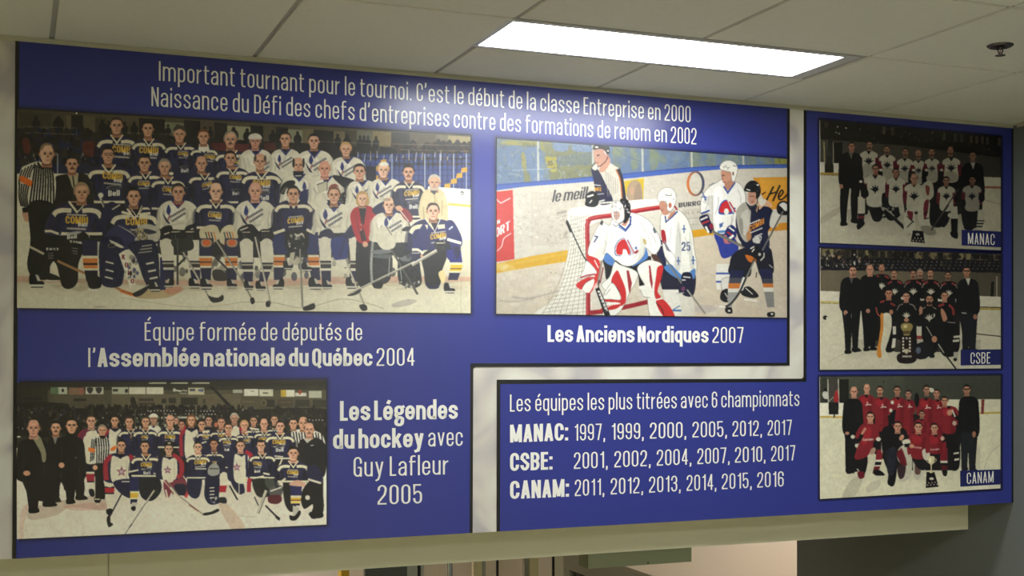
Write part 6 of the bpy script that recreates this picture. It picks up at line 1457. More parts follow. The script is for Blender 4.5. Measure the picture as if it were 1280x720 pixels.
def paint_canam():
    c = Canvas(1022, 466, 1254, 628, '#55574a', 61)
    c.fade('#3d3f36', 1022, 466, 1254, 512, .1, .5); c.fade('#3f4038', 1130, 466, 1254, 500, .4, .4, False)
    c.P('#26241f', 1047.6, 474, 1061, 474, 1061, 504, 1047.6, 504); c.P('#3f3f36', 1026, 472, 1034, 472, 1034, 504, 1026, 504); c.P('#4a463f', 1036, 470, 1047, 470, 1047, 504, 1036, 504); c.L('#b9b5a6', 1.2, 1034.8, 474, 1035.4, 504); c.L('#b9b5a6', 1.2, 1048, 474, 1048.6, 504)
    c.Sm('#c4c0b4', 1028, 492, 1031, 489, 1035, 491, 1035, 498, 1030, 498); c.E('#23241f', 1031.6, 487.4, 2, 2); c.L('#1d1c1c', 1.2, 1029, 499, 1035, 502); c.Sm('#9c3034', 1043, 492, 1047, 488, 1048, 503, 1043, 503); c.E('#8a4a40', 1046, 488.6, 1.6, 1.6); c.L('#bdb7a6', .9, 1036, 502, 1042, 496); c.E('#26251f', 1104.6, 477.4, .9, .9)
    c.P('#ded9c6', 1024, 503.6, 1060, 503.6, 1060, 522, 1024, 520); c.P('#23211f', 1035.6, 503, 1048.4, 503, 1048, 518, 1036, 518); c.P('#c4a85a', 1024, 519.8, 1056, 520.6, 1056, 523, 1024, 522.6); c.L('#1d1b1b', 1.6, 1043, 516, 1042.6, 522)
    c.P('#d0ccb4', 1180, 499.4, 1254, 499, 1254, 518, 1180, 518); c.P('#b9a45c', 1190, 516, 1254, 514.6, 1254, 517, 1190, 518.6); c.P('#7a3a34', 1226.6, 499.4, 1230.6, 499.4, 1229.6, 517.4, 1226.4, 517.4)
    c.P('#d3cfb6', 1022, 522.4, 1056, 522.6, 1200, 519, 1254, 517, 1254, 628, 1022, 628); c.fade('#a9a48e', 1060, 560, 1225, 600, .35, .1)
    c.Sm('#a39d8a*.5', 1064, 600, 1078, 596, 1070, 618, 1052, 624); c.Sm('#b5af9c*.6', 1085, 606, 1100, 600, 1098, 610, 1084, 616); c.L('#a9a490*.7', .8, 1250, 556, 1236, 570, 1230, 588, curve=True)
    c.P('#241f1e', 1075, 520, 1200, 516, 1200, 560, 1190, 588, 1126, 588, 1076, 556)
    RD, RL, DK, W = '#852a31', '#a3343a', '#1d1a1b', '#d0cab8'
    def redman(x, y, hw, yb, hx, hy, hw_, hair, sk, style='short', mark=True):
        team_jersey(c, x, y, hw, yb, RD, RD, None)
        c.Sm('#a63038*.7', x - .6 * hw, y + .3 * hw, x + .1 * hw, y + .3 * hw, x + .2 * hw, y + .9 * hw, x - .5 * hw, y + .9 * hw)
        c.Sm('#6b1c26*.6', x + .3 * hw, y + .6 * hw, x + .7 * hw, y + .5 * hw, x + .66 * hw, yb, x + .2 * hw, yb)
        if mark:
            c.L(W, 1.2, (x - .1 * hw, y + 1.16 * hw), (x + .2 * hw, y + 1.05 * hw), (x + .55 * hw, y + 1.1 * hw), curve=True); c.E('#c9a09a', x + .1 * hw, y + .86 * hw, 1, 1.6)
        head(c, hx, hy, hw_, hair, sk, style)
    redman(1083, 494, 11, 534, 1083.6, 485.8, 4, 'hairb', '#c4937c', 'bald'); c.E(W, 1075.4, 517, 3, 4.6); c.P(DK, 1094, 508, 1100, 508, 1098, 530, 1093, 528)
    redman(1102, 497, 11, 536, 1100, 488.4, 4, 'hairk', '#b07f68'); c.E('#5a4036*.6', 1100, 492.4, 2.4, 1.4)
    redman(1136, 500, 8, 540, 1135.6, 493, 3.6, 'hairk', '#9c7462')
    redman(1122.6, 497, 10.4, 536, 1121.6, 488.4, 4, 'hairk', '#a87a66'); c.E(W, 1115.4, 503, 2, 2.4); c.P(DK, 1113, 514, 1120, 512, 1118, 530, 1112, 530); c.E(W, 1113.6, 513, 2, 2.4)
    redman(1172, 500, 9, 545, 1170.8, 492.2, 3.9, 'hairk', '#a87a66'); redman(1157.6, 498, 11, 545, 1158.4, 487.6, 4.1, 'hairk', '#96705e'); c.Sm('#c9c4b4', 1162, 485, 1167, 486, 1167, 490, 1163, 490); c.E(DK, 1146, 500, 3, 9)
    c.Sm(DK, 1180, 520, 1200, 516, 1200, 560, 1190, 566, 1180, 548); redman(1186, 508, 12, 540, 1180.8, 501.6, 4.2, 'hairk', '#b07f68', mark=False); c.L(DK, 5, 1188, 514, 1198, 524); c.L(W, 1.8, 1190, 512, 1194, 521); c.Sm('#bb8a74', 1184, 514, 1189, 512, 1190, 518, 1185, 519); c.E('#b5a592', 1193, 529, 2.6, 3)
    suit(c, 1066, 499, 12, 542, [(1062, 590), (1066, 588)], '#191819', None, False); c.P('#191819', 1056, 540, 1070, 540, 1068, 592, 1057, 590); c.Sm('#131213', 1057, 586, 1064, 586, 1066.6, 591, 1059, 592); head(c, 1067.4, 489.8, 4.6, 'hairb', '#c4937c', 'bald'); c.L('#55433a', .7, 1063.6, 489.6, 1071.4, 490); c.E('#b08470', 1059, 541.6, 2.6, 2)
    suit(c, 1211, 496, 12.4, 545, [(1206, 586), (1216, 588)], '#171618', None, False); c.P('#26272c', 1200.4, 540, 1219, 540, 1219.6, 590, 1211.6, 590, 1210, 556, 1209, 590, 1202, 590); c.E('#a0745f', 1217.6, 543, 2.4, 4); head(c, 1208.4, 487.4, 4.4, 'hairk', '#a0745f'); c.L('#1d1a1a', .9, 1204.6, 486.4, 1212, 486.4)
    # kneeling row
    redman(1152, 524, 9, 545, 1152.4, 518, 3.4, 'hairk', '#96705e', mark=False)
    c.Sm(DK, 1068, 568, 1084, 570, 1082, 590, 1076, 596, 1072, 586, 1060, 592, 1058, 580); c.Sm('#6b2029', 1072, 590, 1080, 590, 1080, 597, 1074, 598); leg(c, [(1100, 562), (1098, 578), (1094, 592)], [8, 8, 7], [(0, .42, RD), (.42, .5, W), (.5, .64, DK), (.64, .7, W), (.7, 1, '#6b2029')]); c.Sm(DK, 1092, 588, 1100, 588, 1106, 594, 1094, 594); c.L('#c9c4b4', 1, 1094, 595.4, 1105, 597)
    c.Sm(RD, 1082, 528, 1074, 534, 1069, 546, 1074, 552, 1068, 572, 1076, 574, 1086, 568, 1094, 552, 1099, 548, 1097, 534, 1091, 529); c.Sm('#a63038*.7', 1078, 536, 1088, 534, 1088, 548, 1078, 556); c.T(W, 'Canam', 1078.4, 551.2, 1091.6, 550.4, 3.2); c.L(DK, 4.6, (1064, 548), (1072, 552), (1078, 542), curve=True); c.L('#c4937c', 3, 1077, 543, 1082, 535); c.E(W, 1066, 546, 2.6, 2.4); c.E(W, 1070.6, 557, 2, 2.4); c.Sm(DK, 1092, 552, 1102, 548, 1104, 558, 1094, 560); c.E(W, 1098, 549, 3, 2.6); c.E('#a98f7c', 1091, 564, 3, 5, 30); head(c, 1088, 521.6, 4.6, 'hairk', '#c4937c')
    c.Sm('#c9c4b4', 1102, 545, 1105, 546, 1106, 560, 1102, 566); c.Sm(DK, 1102, 540, 1112, 532, 1130, 536, 1134, 546, 1124, 556, 1122, 580, 1118, 606, 1110, 605, 1110, 590, 1104, 572); c.Sm('#2a2b33', 1108, 565, 1120, 560, 1118, 590, 1110, 592); c.Sm('#131213', 1110, 600, 1117, 600, 1116, 606, 1110, 605.6); head(c, 1122, 533.6, 4.8, 'hairk', '#bb8a74', look=.1); c.E('#c4937c', 1127, 547, 2.6, 4, 30)
    c.Sm('#bdb8a6', 1124, 560, 1136, 556, 1140, 572, 1139, 594, 1131, 601, 1124, 600, 1132, 588, 1122, 574); c.Sm('#6b2029', 1121, 566, 1128, 562, 1132, 578, 1130, 586, 1124, 576); c.L('#7a2c34', 1.8, (1126, 560), (1131, 572), (1133, 582), curve=True); c.Sm('#3d2c32', 1122, 584, 1132, 582, 1130, 596, 1124, 598); c.Sm('#bdb8a6', 1142, 570, 1150, 574, 1152, 590, 1148, 600, 1142, 594); c.Sm('#6b5048', 1144, 580, 1151, 580, 1150, 592, 1144, 592); c.L('#c9c4b4', 2, 1156.6, 585, 1151, 600)
    c.Sm('#231f20', 1140, 566, 1160, 564, 1158, 586, 1146, 584)
    redman(1149, 541, 14, 572, 1148, 534.4, 4.7, 'hairk', '#c4937c', mark=False); c.T('#c9b5ae', 'Canam', 1142, 560, 1152, 561, 2.6); c.Sm(W, 1128, 551, 1136, 549, 1138, 555, 1130, 556); c.P(DK, 1130, 555, 1138, 554, 1138, 559, 1131, 559); c.E('#c4937c', 1139.6, 557.6, 3, 2.6); c.Sm('#c9c4b4', 1153, 563, 1161, 561, 1162, 574, 1155, 574)
    leg(c, [(1180, 560), (1180, 578), (1181, 592)], [9, 9, 6], [(0, .5, '#7a2630'), (.5, .58, W), (.58, .68, DK), (.68, 1, '#5a1f28')]); c.Sm(DK, 1178, 588, 1184, 588, 1183, 595, 1179, 594); c.Sm(DK, 1186, 560, 1199, 556, 1199, 584, 1190, 588, 1188, 576); c.P(W, 1192, 566, 1198.6, 565, 1198.6, 567, 1192, 568); c.P(W, 1193, 573.6, 1199, 572.6, 1199, 575, 1193, 576)
    redman(1169.6, 543, 12, 566, 1168, 535.4, 4.4, 'hairk', '#bb8a74', mark=False); c.T('#c9b5ae', 'Canam', 1163, 563.4, 1174, 562.4, 2.6); c.L(DK, 3.4, 1178, 552, 1186, 548); c.E('#c4a494', 1178, 548, 2.4, 2.6)
    # cup
    c.P('#1b1719', 1158, 590, 1168, 590, 1173.4, 608.4, 1157.4, 610); c.E('#c4bfb0', 1164.4, 598.4, 2.8, 1.7)
    for k in range(4):
        c.E('#c4bfb0', 1159.6 + 4 * k, 606.4 - .3 * k, .8, .8)
        if k < 3: c.E('#c4bfb0', 1161 + 4 * k, 603.6 - .3 * k, .8, .8)
    c.Sm('#cfc6a0', 1160, 571, 1168, 571, 1167.4, 578, 1165, 581, 1164.6, 588, 1166, 591, 1162, 591, 1163.4, 587, 1163, 581, 1160.6, 578); c.L('#cfc6a0', .8, (1160, 573), (1157.6, 575), (1161, 579), curve=True); c.L('#cfc6a0', .8, (1168, 573), (1170.4, 575), (1167, 579), curve=True); c.E('#f4efd8', 1162.6, 575, 1, 2.4)
    c.P('#d9d4c2', 1200, 607.6, 1252, 604.6, 1252, 610.6, 1200, 613.6)
    return c.finish(2.5, 1, mott=.016, gamma=1.14, gain=1.1)
# ------------------------------------------------------------------ the setting
M_TILE = mat('mineral fibre tile', rgb(226, 224, 210), 0.95, noise=0.05, scale=60, bump=0.25, bscale=350)
M_TBAR = mat('painted grid bar', rgb(170, 168, 160), 0.5)
M_TRIM = mat('cream enamel trim', rgb(196, 192, 170), 0.45)
M_WALL = mat('cream wall paint', rgb(214, 206, 178), 0.8, noise=0.03, scale=3, bump=0.1)
M_GREYWALL = mat('grey wall paint', rgb(108, 112, 110), 0.75, noise=0.04, scale=4, bump=0.12)
M_BEAM = mat('khaki beam paint', rgb(222, 219, 190), 0.7, noise=0.02, scale=5, bump=0.08)
M_FLOOR = mat('beige rubber floor', rgb(190, 186, 162), 0.55, noise=0.1, scale=18)
M_WARM = mat('warm white plaster', rgb(226, 216, 202), 0.8, noise=0.02, scale=3)

wall = BM()
box(wall, LEFT_X, RIGHT_X, 0.0, BEAM_Y - 0.001, MURAL_BOTTOM, CEIL + 0.25)
struct('wall_back', wall, M_WALL)
b = BM(); box(b, RIGHT_X, RIGHT_X + 0.15, BACK_Y, GLAZE_Y, 0, CEIL + 0.25)
struct('wall_right', b, M_GREYWALL)
b = BM(); box(b, LEFT_X - 0.15, LEFT_X, BACK_Y, VEST_Y, 0, CEIL + 0.25)
struct('wall_left', b, M_WALL)
b = BM(); box(b, LEFT_X - 0.15, 6.2, VEST_Y, VEST_Y + 0.15, 0, CEIL + 0.2)
struct('wall_vestibule_back', b, M_WARM)
b = BM(); box(b, 6.2, 6.35, GLAZE_Y - 0.15, VEST_Y + 0.15, 0, CEIL + 0.2)
box(b, RIGHT_X + 0.15, 6.2, GLAZE_Y - 0.15, GLAZE_Y, 0, CEIL + 0.2)
struct('wall_vestibule_right', b, M_WARM)
b = BM(); box(b, LEFT_X - 0.15, RIGHT_X + 0.15, BACK_Y - 0.15, BACK_Y, 0, CEIL + 0.25)
struct('wall_front', b, M_WALL)
b = BM(); box(b, LEFT_X - 0.15, 6.2, BACK_Y - 0.15, VEST_Y + 0.15, -0.12, 0)
struct('floor', b, M_FLOOR)

# suspended ceiling: recessed grid with lay-in tiles hanging a little below it
GX0, PITCH, GY0 = 0.10, 0.6075, -0.745
xs = [GX0 + PITCH * k for k in range(-6, 7) if LEFT_X < GX0 + PITCH * k < RIGHT_X - 0.03]
ys = [GY0 - PITCH * k for k in range(0, 10) if GY0 - PITCH * k > BACK_Y]
ceil_root = thing('ceiling', 'cream suspended ceiling of square tiles in a thin grid', 'ceiling', (0, 0, CEIL))
ceil_root['kind'] = 'structure'
b = BM(); box(b, LEFT_X, RIGHT_X, BACK_Y, 0.0, CEIL + 0.005, CEIL + 0.03)
g = obj('ceiling_grid', b, M_TBAR, ceil_root)
LAMPS = [(1.298, 2.512, -0.735, -0.40), (1.928, 3.137, -3.172, -2.57), (1.928, 3.137, -5.602, -5.0)]  # the last one is unseen, added to brighten the beam
ex, ey = [LEFT_X] + xs + [RIGHT_X], [0.0] + ys + [BACK_Y]
GAP = 0.0065
def tile(x0, x1, y0, y1):
    b = BM()
    box(b, x0, x1, y0, y1, CEIL, CEIL + 0.0049)
    for v in b.verts:
        if v.co.z < CEIL + 0.001:
            v.co.x += 0.002 if v.co.x == x0 or abs(v.co.x - x0) < 1e-6 else -0.002
            v.co.y += 0.002 if abs(v.co.y - y0) < 1e-6 else -0.002
    return obj('ceiling_tile', b, M_TILE, ceil_root)
for x0, x1 in zip(ex, ex[1:]):
    for y1, y0 in zip(ey, ey[1:]):
        cut = [l for l in LAMPS if l[0] - 0.03 < (x0 + x1) / 2 < l[1] + 0.05 and l[2] - 0.05 < (y0 + y1) / 2 < l[3] + 0.35]
        if cut and cut[0] is LAMPS[0]:
            tile(x0 + GAP, x1 - GAP, LAMPS[0][3] + GAP, y1 - 0.002)
        elif not cut:
            tile(x0 + GAP, x1 - GAP, y0 + GAP, y1 - (GAP if y1 < 0 else 0.002))

# wall angle where the ceiling meets the mural wall and the grey side wall
b = BM(); box(b, LEFT_X, RIGHT_X, -0.022, -0.0005, CEIL - 0.0022, CEIL - 0.0004)
box(b, LEFT_X, RIGHT_X, -0.0026, -0.0005, CEIL - 0.012, CEIL - 0.0022)
struct('trim_1', b, M_TRIM)
b = BM(); box(b, RIGHT_X - 0.022, RIGHT_X - 0.0005, BACK_Y, -0.024, CEIL - 0.0022, CEIL - 0.0004)
box(b, RIGHT_X - 0.0026, RIGHT_X - 0.0005, BACK_Y, -0.024, CEIL - 0.012, CEIL - 0.0022)
struct('trim_2', b, M_TRIM)

# beam of the doorway under the mural, set back behind it, in two lengths that meet at a joint
ZB = EYE[2] - 0.752
JX = at(135.5, 700, BEAM_Y)[0]
b = BM()
box(b, LEFT_X, JX - 0.0015, BEAM_Y, BEAM_Y + 0.16, ZB, CEIL + 0.2)
box(b, JX + 0.0015, RIGHT_X, BEAM_Y, BEAM_Y + 0.16, ZB, CEIL + 0.2)
box(b, JX - 0.01, JX + 0.01, BEAM_Y + 0.008, BEAM_Y + 0.15, ZB + 0.002, CEIL + 0.19)
struct('beam', b, M_BEAM)
ZV = EYE[2] - 0.22                                   # vestibule ceiling, out of sight above the beam
b = BM(); box(b, LEFT_X, 6.2, BEAM_Y + 0.16, VEST_Y, ZV, ZV + 0.1)
struct('ceiling_vestibule', b, M_WALL)

# glazed screen at the far side of the vestibule
M_CREAM = mat('cream steel post', rgb(224, 214, 176), 0.5)
M_ALU = mat('brushed aluminium', rgb(168, 168, 162), 0.35, metal=0.7)
M_BLACK = mat('black gasket', rgb(24, 24, 24), 0.6)
M_YEL = mat('yellow safety paint', rgb(226, 182, 52), 0.5)
M_SLATE = mat('slate laminate', rgb(92, 96, 98), 0.5)
M_OLIVE = mat('olive enamel', rgb(112, 115, 84), 0.5, noise=0.03, scale=8)
M_PANE = glass('smoky pane', (0.93, 0.91, 0.87, 1), 0.5)
M_CLEAR = glass('clear pane', (0.78, 0.79, 0.74, 1), 0.5)
gx = lambda px: at(px, 700, GLAZE_Y)[0]
ZT = ZV - 0.001
def post(bm, p0, p1, d0=-0.03, d1=0.05, mi=0):
    box(bm, gx(p0), gx(p1), GLAZE_Y + d0, GLAZE_Y + d1, 0.001, ZT, mi)
screen = thing('window_1', 'glazed screen behind the beam with cream posts and smoky panes', 'window', ((gx(436) + gx(700)) / 2, GLAZE_Y, 0))
screen['kind'] = 'structure'
for p0, p1 in ((592.5, 600.5), (660, 671)):
    b = BM(); post(b, p0, p1, -0.02, 0.03); obj('post', b, M_CREAM, screen)
b = BM(); post(b, 424.5, 434.5, -0.03, 0.03); o = obj('post', b, M_YEL, screen); o['label'] = 'yellow painted post'
for p0, p1 in ((508, 521), (525, 529), (601, 606), (655, 659.5)):
    b = BM(); post(b, p0, p1, -0.012, 0.02); obj('frame_stile', b, M_ALU, screen)
for p0, p1 in ((521.4, 524.4), (560.2, 562.6), (620.2, 622.8), (690.3, 692.6)):
    b = BM(); post(b, p0, p1, -0.006, 0.01); obj('gasket', b, M_BLACK, screen)
b = BM(); post(b, 456, 507.8, -0.01, 0.02); o = obj('slate_panel', b, M_SLATE, screen); o['label'] = 'dark slate infill panel'
for p0, p1 in ((434.7, 455.8), (529.2, 560), (562.8, 592.3), (606.2, 620), (623, 654.8), (671.2, 690.1)):
    b = BM(); post(b, p0, p1, 0.0, 0.006); obj('pane', b, M_PANE, screen)
b = BM(); post(b, 692.8, 724, 0.0, 0.006); obj('pane', b, M_CLEAR, screen)
b = BM(); post(b, 724.2, 731, -0.02, 0.05); obj('frame_stile', b, M_ALU, screen)
hx = gx(555.5)
b = BM()
box(b, hx - 0.012, hx + 0.012, GLAZE_Y - 0.085, GLAZE_Y - 0.06, 0.95, 2.14, 0, 0.005)
for z in (1.0, 2.09):
    box(b, hx - 0.009, hx + 0.009, GLAZE_Y - 0.065, GLAZE_Y + 0.004, z - 0.012, z + 0.012)
obj('pull_handle', b, mat('chrome', rgb(215, 215, 212), 0.15, metal=1.0), screen)

# the door leaf standing open under its operator box
DX, DY0, DY1, DZ = 2.40, BEAM_Y + 0.17, 1.30, EYE[2] - 0.90
door = thing('door_1', 'glass door leaf standing open under the beam', 'door', (DX, DY1, 0))
door['kind'] = 'structure'
b = BM()
box(b, DX - 0.022, DX + 0.022, DY0, DY1, DZ - 0.09, DZ, 0, 0.003)
box(b, DX - 0.022, DX + 0.022, DY0, DY1, 0.01, 0.2, 0, 0.003)
box(b, DX - 0.022, DX + 0.022, DY0, DY0 + 0.07, 0.2, DZ - 0.09, 0, 0.003)
box(b, DX - 0.022, DX + 0.022, DY1 - 0.07, DY1, 0.2, DZ - 0.09, 0, 0.003)
obj('door_frame', b, M_ALU, door)
b = BM(); box(b, DX - 0.004, DX + 0.004, DY0 + 0.07, DY1 - 0.07, 0.2, DZ - 0.09)
obj('door_pane', b, M_CLEAR, door)

opx0, opx1 = at(735, 700, BEAM_Y)[0], at(864.5, 690, BEAM_Y)[0]
oper = thing('door_operator_box', 'olive metal box hung under the khaki beam', 'box', ((opx0 + opx1) / 2, BEAM_Y + 0.05, ZB - 0.055))
b = BM(); box(b, opx0, opx1, BEAM_Y, BEAM_Y + 0.085, ZB - 0.056, ZB, 0, 0.002)
obj('housing', b, M_OLIVE, oper)
sx, _, sz = at(810, 703.5, BEAM_Y)
b = BM()
lathe(b, [(0, 0), (0.004, 0), (0.0035, 0.0015), (0, 0.0018)], 12)
for v in b.verts:
    v.co = (sx + v.co.x, BEAM_Y - 0.0001 - v.co.z, sz + v.co.y)
obj('screw', b, M_BLACK, oper)

# ------------------------------------------------------------------ ceiling lights
M_LENS = emit('lit acrylic lens', LAMP_COLOR, LAMP_STRENGTH)
M_LENS2 = emit('lit acrylic lens of the lobby', LAMP_COLOR, ROOM_LAMP_STRENGTH)
M_LENS3 = emit('lit acrylic lens of the vestibule', (1.0, 0.93, 0.85, 1), VESTIBULE_STRENGTH)
M_FRAME = mat('white enamel frame', rgb(208, 206, 208), 0.35)
def troffer(label, x0, x1, y0, y1, z, lens, end=0.022):
    t = thing('ceiling_light', label, 'light', ((x0 + x1) / 2, (y0 + y1) / 2, z))
    f = 0.022
    b = BM()
    box(b, x0 + .003, x1 - .003, y0 + .003, y0 + f, z - 0.001, z + 0.0049, 0, 0.002)
    box(b, x0 + .003, x1 - .003, y1 - f, y1 - .003, z - 0.001, z + 0.0049, 0, 0.002)
    box(b, x0 + .003, x0 + f, y0 + f, y1 - f, z - 0.001, z + 0.0049, 0, 0.002)
    box(b, x1 - end, x1 - .003, y0 + f, y1 - f, z - 0.001, z + 0.0049, 0, 0.002)
    obj('frame', b, M_FRAME, t)
    b = BM()
    box(b, x0 + f, x1 - end, y0 + f, y1 - f, z + 0.001, z + 0.0045)
    obj('diffuser', b, lens, t)
    return t
for i, (x0, x1, y0, y1) in enumerate(LAMPS):
    troffer(['long white fluorescent ceiling light glowing beside the blue mural', 'white fluorescent ceiling light over the lobby, out in front of the mural', 'unseen fluorescent ceiling light added farthest from the mural to brighten the beam'][i], x0, x1, y0, y1, CEIL, M_LENS if i == 0 else M_LENS2, 0.055 if i == 0 else 0.022)
troffer('warm ceiling light in the room beyond the glass screen, right', 4.3, 5.5, 1.75, 2.05, ZV - 0.013, M_LENS3)
troffer('unseen warm ceiling light added beyond the glass screen, left, to light the panes', 0.2, 1.4, 1.95, 2.25, ZV - 0.013, M_LENS3)  # unseen lamp added to brighten what shows through the panes

# ------------------------------------------------------------------ fire sprinkler
SX, SY = at(1250.3, 57, 0)[0], 0
k = 0.955 / ((445 - 56.5) / FPX)
rx = (1250.3 - CX) / FPX
SX = EYE[0] + k * (math.cos(YAW) * rx + math.sin(YAW))
SY = EYE[1] + k * (math.cos(YAW) - math.sin(YAW) * rx)
M_CHROME = mat('dark chrome', rgb(105, 98, 98), 0.22, metal=1.0)
spr = thing('sprinkler', 'small dark chrome fire sprinkler on a ceiling tile right of the light', 'sprinkler', (SX, SY, CEIL - 0.034))
b = lathe(BM(), [(0.0395, 0), (0.0395, -0.002), (0.034, -0.0065), (0.024, -0.009), (0.014, -0.0085), (0.012, -0.004), (0, -0.004)], 40, (SX, SY, CEIL))
obj('escutcheon', b, M_CHROME, spr, smooth=True)
b = lathe(BM(), [(0, -0.004), (0.0085, -0.004), (0.0085, -0.011), (0.006, -0.013), (0, -0.013)], 20, (SX, SY, CEIL))
obj('nozzle', b, M_CHROME, spr, smooth=True)
b = BM()
for s in (-1, 1):
    for (u0, w0), (u1, w1) in (((0.008, -0.010), (0.0095, -0.018)), ((0.0095, -0.018), (0.003, -0.029))):
        q = box(BM(), -0.0016, 0.0016, -0.0016, 0.0016, 0, 1)
        for v in q.verts:
            t = v.co.z
            v.co = (SX + s * (u0 + (u1 - u0) * t) + v.co.x, SY + v.co.y, CEIL + w0 + (w1 - w0) * t)
        me = bpy.data.meshes.new('tmp'); q.to_mesh(me); q.free(); b.from_mesh(me); bpy.data.meshes.remove(me)
obj('yoke_arms', b, M_CHROME, spr)
b = lathe(BM(), [(0, -0.012), (0.0022, -0.012), (0.0022, -0.028), (0, -0.028)], 12, (SX, SY, CEIL))
obj('glass_bulb', b, mat('amber bulb', rgb(190, 150, 140), 0.1), spr, smooth=True)
b = lathe(BM(), [(0, -0.029), (0.006, -0.029), (0.0155, -0.031), (0.0155, -0.0325), (0.004, -0.034), (0, -0.034)], 24, (SX, SY, CEIL))
obj('deflector', b, M_CHROME, spr, smooth=True)

# ------------------------------------------------------------------ the mural: two blue panels on a pale print
M_BLUE = vinyl('royal blue vinyl', rgb(*BLUE))
M_TAG = vinyl('dark navy tag vinyl', rgb(32, 36, 92))
M_OUT = vinyl('black vinyl edge', rgb(20, 20, 22))
M_WHITE = vinyl('white vinyl lettering', rgb(*LETTER), bump=0)
M_INK = vinyl('printed photograph ink', None)
M_EDGE = vinyl('photograph edge', rgb(228, 224, 210), bump=0)
M_PALE = vinyl('pale printed vinyl', rgb(200, 193, 178))
nt = M_PALE.node_tree
co = nt.nodes.new('ShaderNodeTexCoord')
nz = nt.nodes.new('ShaderNodeTexNoise'); nz.inputs['Scale'].default_value = 3.2; nz.inputs['Detail'].default_value = 1.5; nz.inputs['Distortion'].default_value = 1.6
rp = nt.nodes.new('ShaderNodeValToRGB')
e = rp.color_ramp.elements
e[0].position, e[0].color = 0.36, rgb(178, 172, 172)
e[1].position, e[1].color = 0.62, rgb(216, 214, 202)
q = e.new(0.47); q.color = rgb(204, 198, 188)
nt.links.new(co.outputs['Object'], nz.inputs['Vector']); nt.links.new(nz.outputs['Fac'], rp.inputs['Fac'])
nt.links.new(rp.outputs['Color'], nt.nodes['Principled BSDF'].inputs['Base Color'])

T_PALE, T_EDGE, T_BLUE, T_PIC, T_TXT = -0.0015, -0.0035, -0.0042, -0.0062, -0.0048
zt, zb = CEIL - 0.0125, MURAL_BOTTOM + 0.0005
pale = BM(); slab(pale, [(LEFT_X + 0.01, zt), (RIGHT_X - 0.001, zt), (RIGHT_X - 0.001, zb), (LEFT_X + 0.01, zb)], T_PALE, -0.0002)
tag(obj('backdrop_print', pale, M_PALE), 'pale washed-out printed backdrop showing as a strip between the blue panels', 'mural backdrop')

def zclamp(pts):
    return [(x, min(max(z, zb), zt)) for x, z in pts]
def rounded(pts, which, r):
    out = []
    for i, p in enumerate(pts):
        if i in which:
            a, b = pts[i - 1], pts[(i + 1) % len(pts)]
            for k in range(6):
                t = k / 5
                da, db = math.dist(p, a), math.dist(p, b)
                u = (p[0] + (a[0] - p[0]) * r / da, p[1] + (a[1] - p[1]) * r / da)
                v = (p[0] + (b[0] - p[0]) * r / db, p[1] + (b[1] - p[1]) * r / db)
                out.append(((1 - t) ** 2 * u[0] + 2 * t * (1 - t) * p[0] + t * t * v[0], (1 - t) ** 2 * u[1] + 2 * t * (1 - t) * p[1] + t * t * v[1]))
        else:
            out.append(p)
    return out
L_OUT = [(19.3, 40), (987.2, 120), (987, 457.0), (591.7, 458.6), (590.8, 680), (15.4, 720)]
L_IN = [(24.2, 40), (983.7, 120), (983.4, 453.4), (588.0, 454.2), (587.0, 680), (20.4, 720)]
R_OUT = [(1004.9, 120), (1266.8, 145), (1266.8, 640), (620.9, 690), (621.2, 474.6), (1004.6, 473.3)]
R_IN = [(1008.2, 120), (1264.6, 145), (1264.6, 640), (624.9, 690), (625.6, 480.2), (1008.2, 477.4)]
def panel(name, label, out, inn, corner):
    po = rounded(zclamp(wallpts(out, T_EDGE)), corner, 0.012)
    pi = rounded(zclamp(wallpts(inn, T_BLUE)), corner, 0.006)
    cx = sum(p[0] for p in po) / len(po)
    t = thing(name, label, 'mural panel', (cx, 0, zb))
    b = BM(); slab(b, po, T_EDGE, T_PALE - 0.0001); obj('black_edge', b, M_OUT, t)
    b = BM(); slab(b, pi, T_BLUE, T_EDGE - 0.0001); obj('blue_field', b, M_BLUE, t)
    return t
P_L = panel('mural_panel', 'large blue L-shaped mural panel with tournament headline, left of the pale strip', L_OUT, L_IN, (3,))
P_R = panel('mural_panel', 'blue mural panel listing the most titled teams, below and right of the pale strip', R_OUT, R_IN, (5,))

def words(parent, name, label, runs):
    b = BM(); lettering(b, runs, T_TXT)
    o = obj(name, b, M_WHITE, parent)
    o['label'] = label
    return o
words(P_L, 'headline', 'white headline lettering, upper line', [('Important tournant pour le tournoi. C’est le début de la classe Entreprise en 2000', 0, 198.6, 100.6, 863.3, 153.2, 23.6, 21)])
words(P_L, 'headline', 'white headline lettering, lower line', [('Naissance du Défi des chefs d’entreprises contre des formations de renom en 2002', 0, 189.3, 132.6, 870.6, 180.6, 23.6, 20.8)])
words(P_L, 'caption', 'white caption under the large team photograph, upper line', [('Équipe formée de députés de', 0, 180.8, 425.8, 452.6, 425.6, 22.6, 22)])
words(P_L, 'caption', 'white caption under the large team photograph, lower line with bold words',
      [('l’', 0, 110.3, 458.8, 119.5, 458.7, 23, 23), ('Assemblée nationale du Québec', 1, 121.8, 458.6, 465.7, 457.4, 22.8, 22.6), ('2004', 0, 470.8, 457.3, 518.2, 457, 22.2, 22.2)])
words(P_L, 'caption', 'bold white caption right of the arena team photograph, first line', [('Les Légendes', 1, 425, 526, 572.3, 523.6, 24.6, 24)])
words(P_L, 'caption', 'white caption right of the arena team photograph, second line', [('du hockey', 1, 416.3, 561.2, 529.6, 558.8, 23.8, 23.6), ('avec', 0, 535.5, 558.2, 578.3, 557.2, 23.5, 23.2)])
words(P_L, 'caption', 'white caption right of the arena team photograph, third line', [('Guy Lafleur', 0, 442, 596, 560.4, 593, 24.6, 24)])
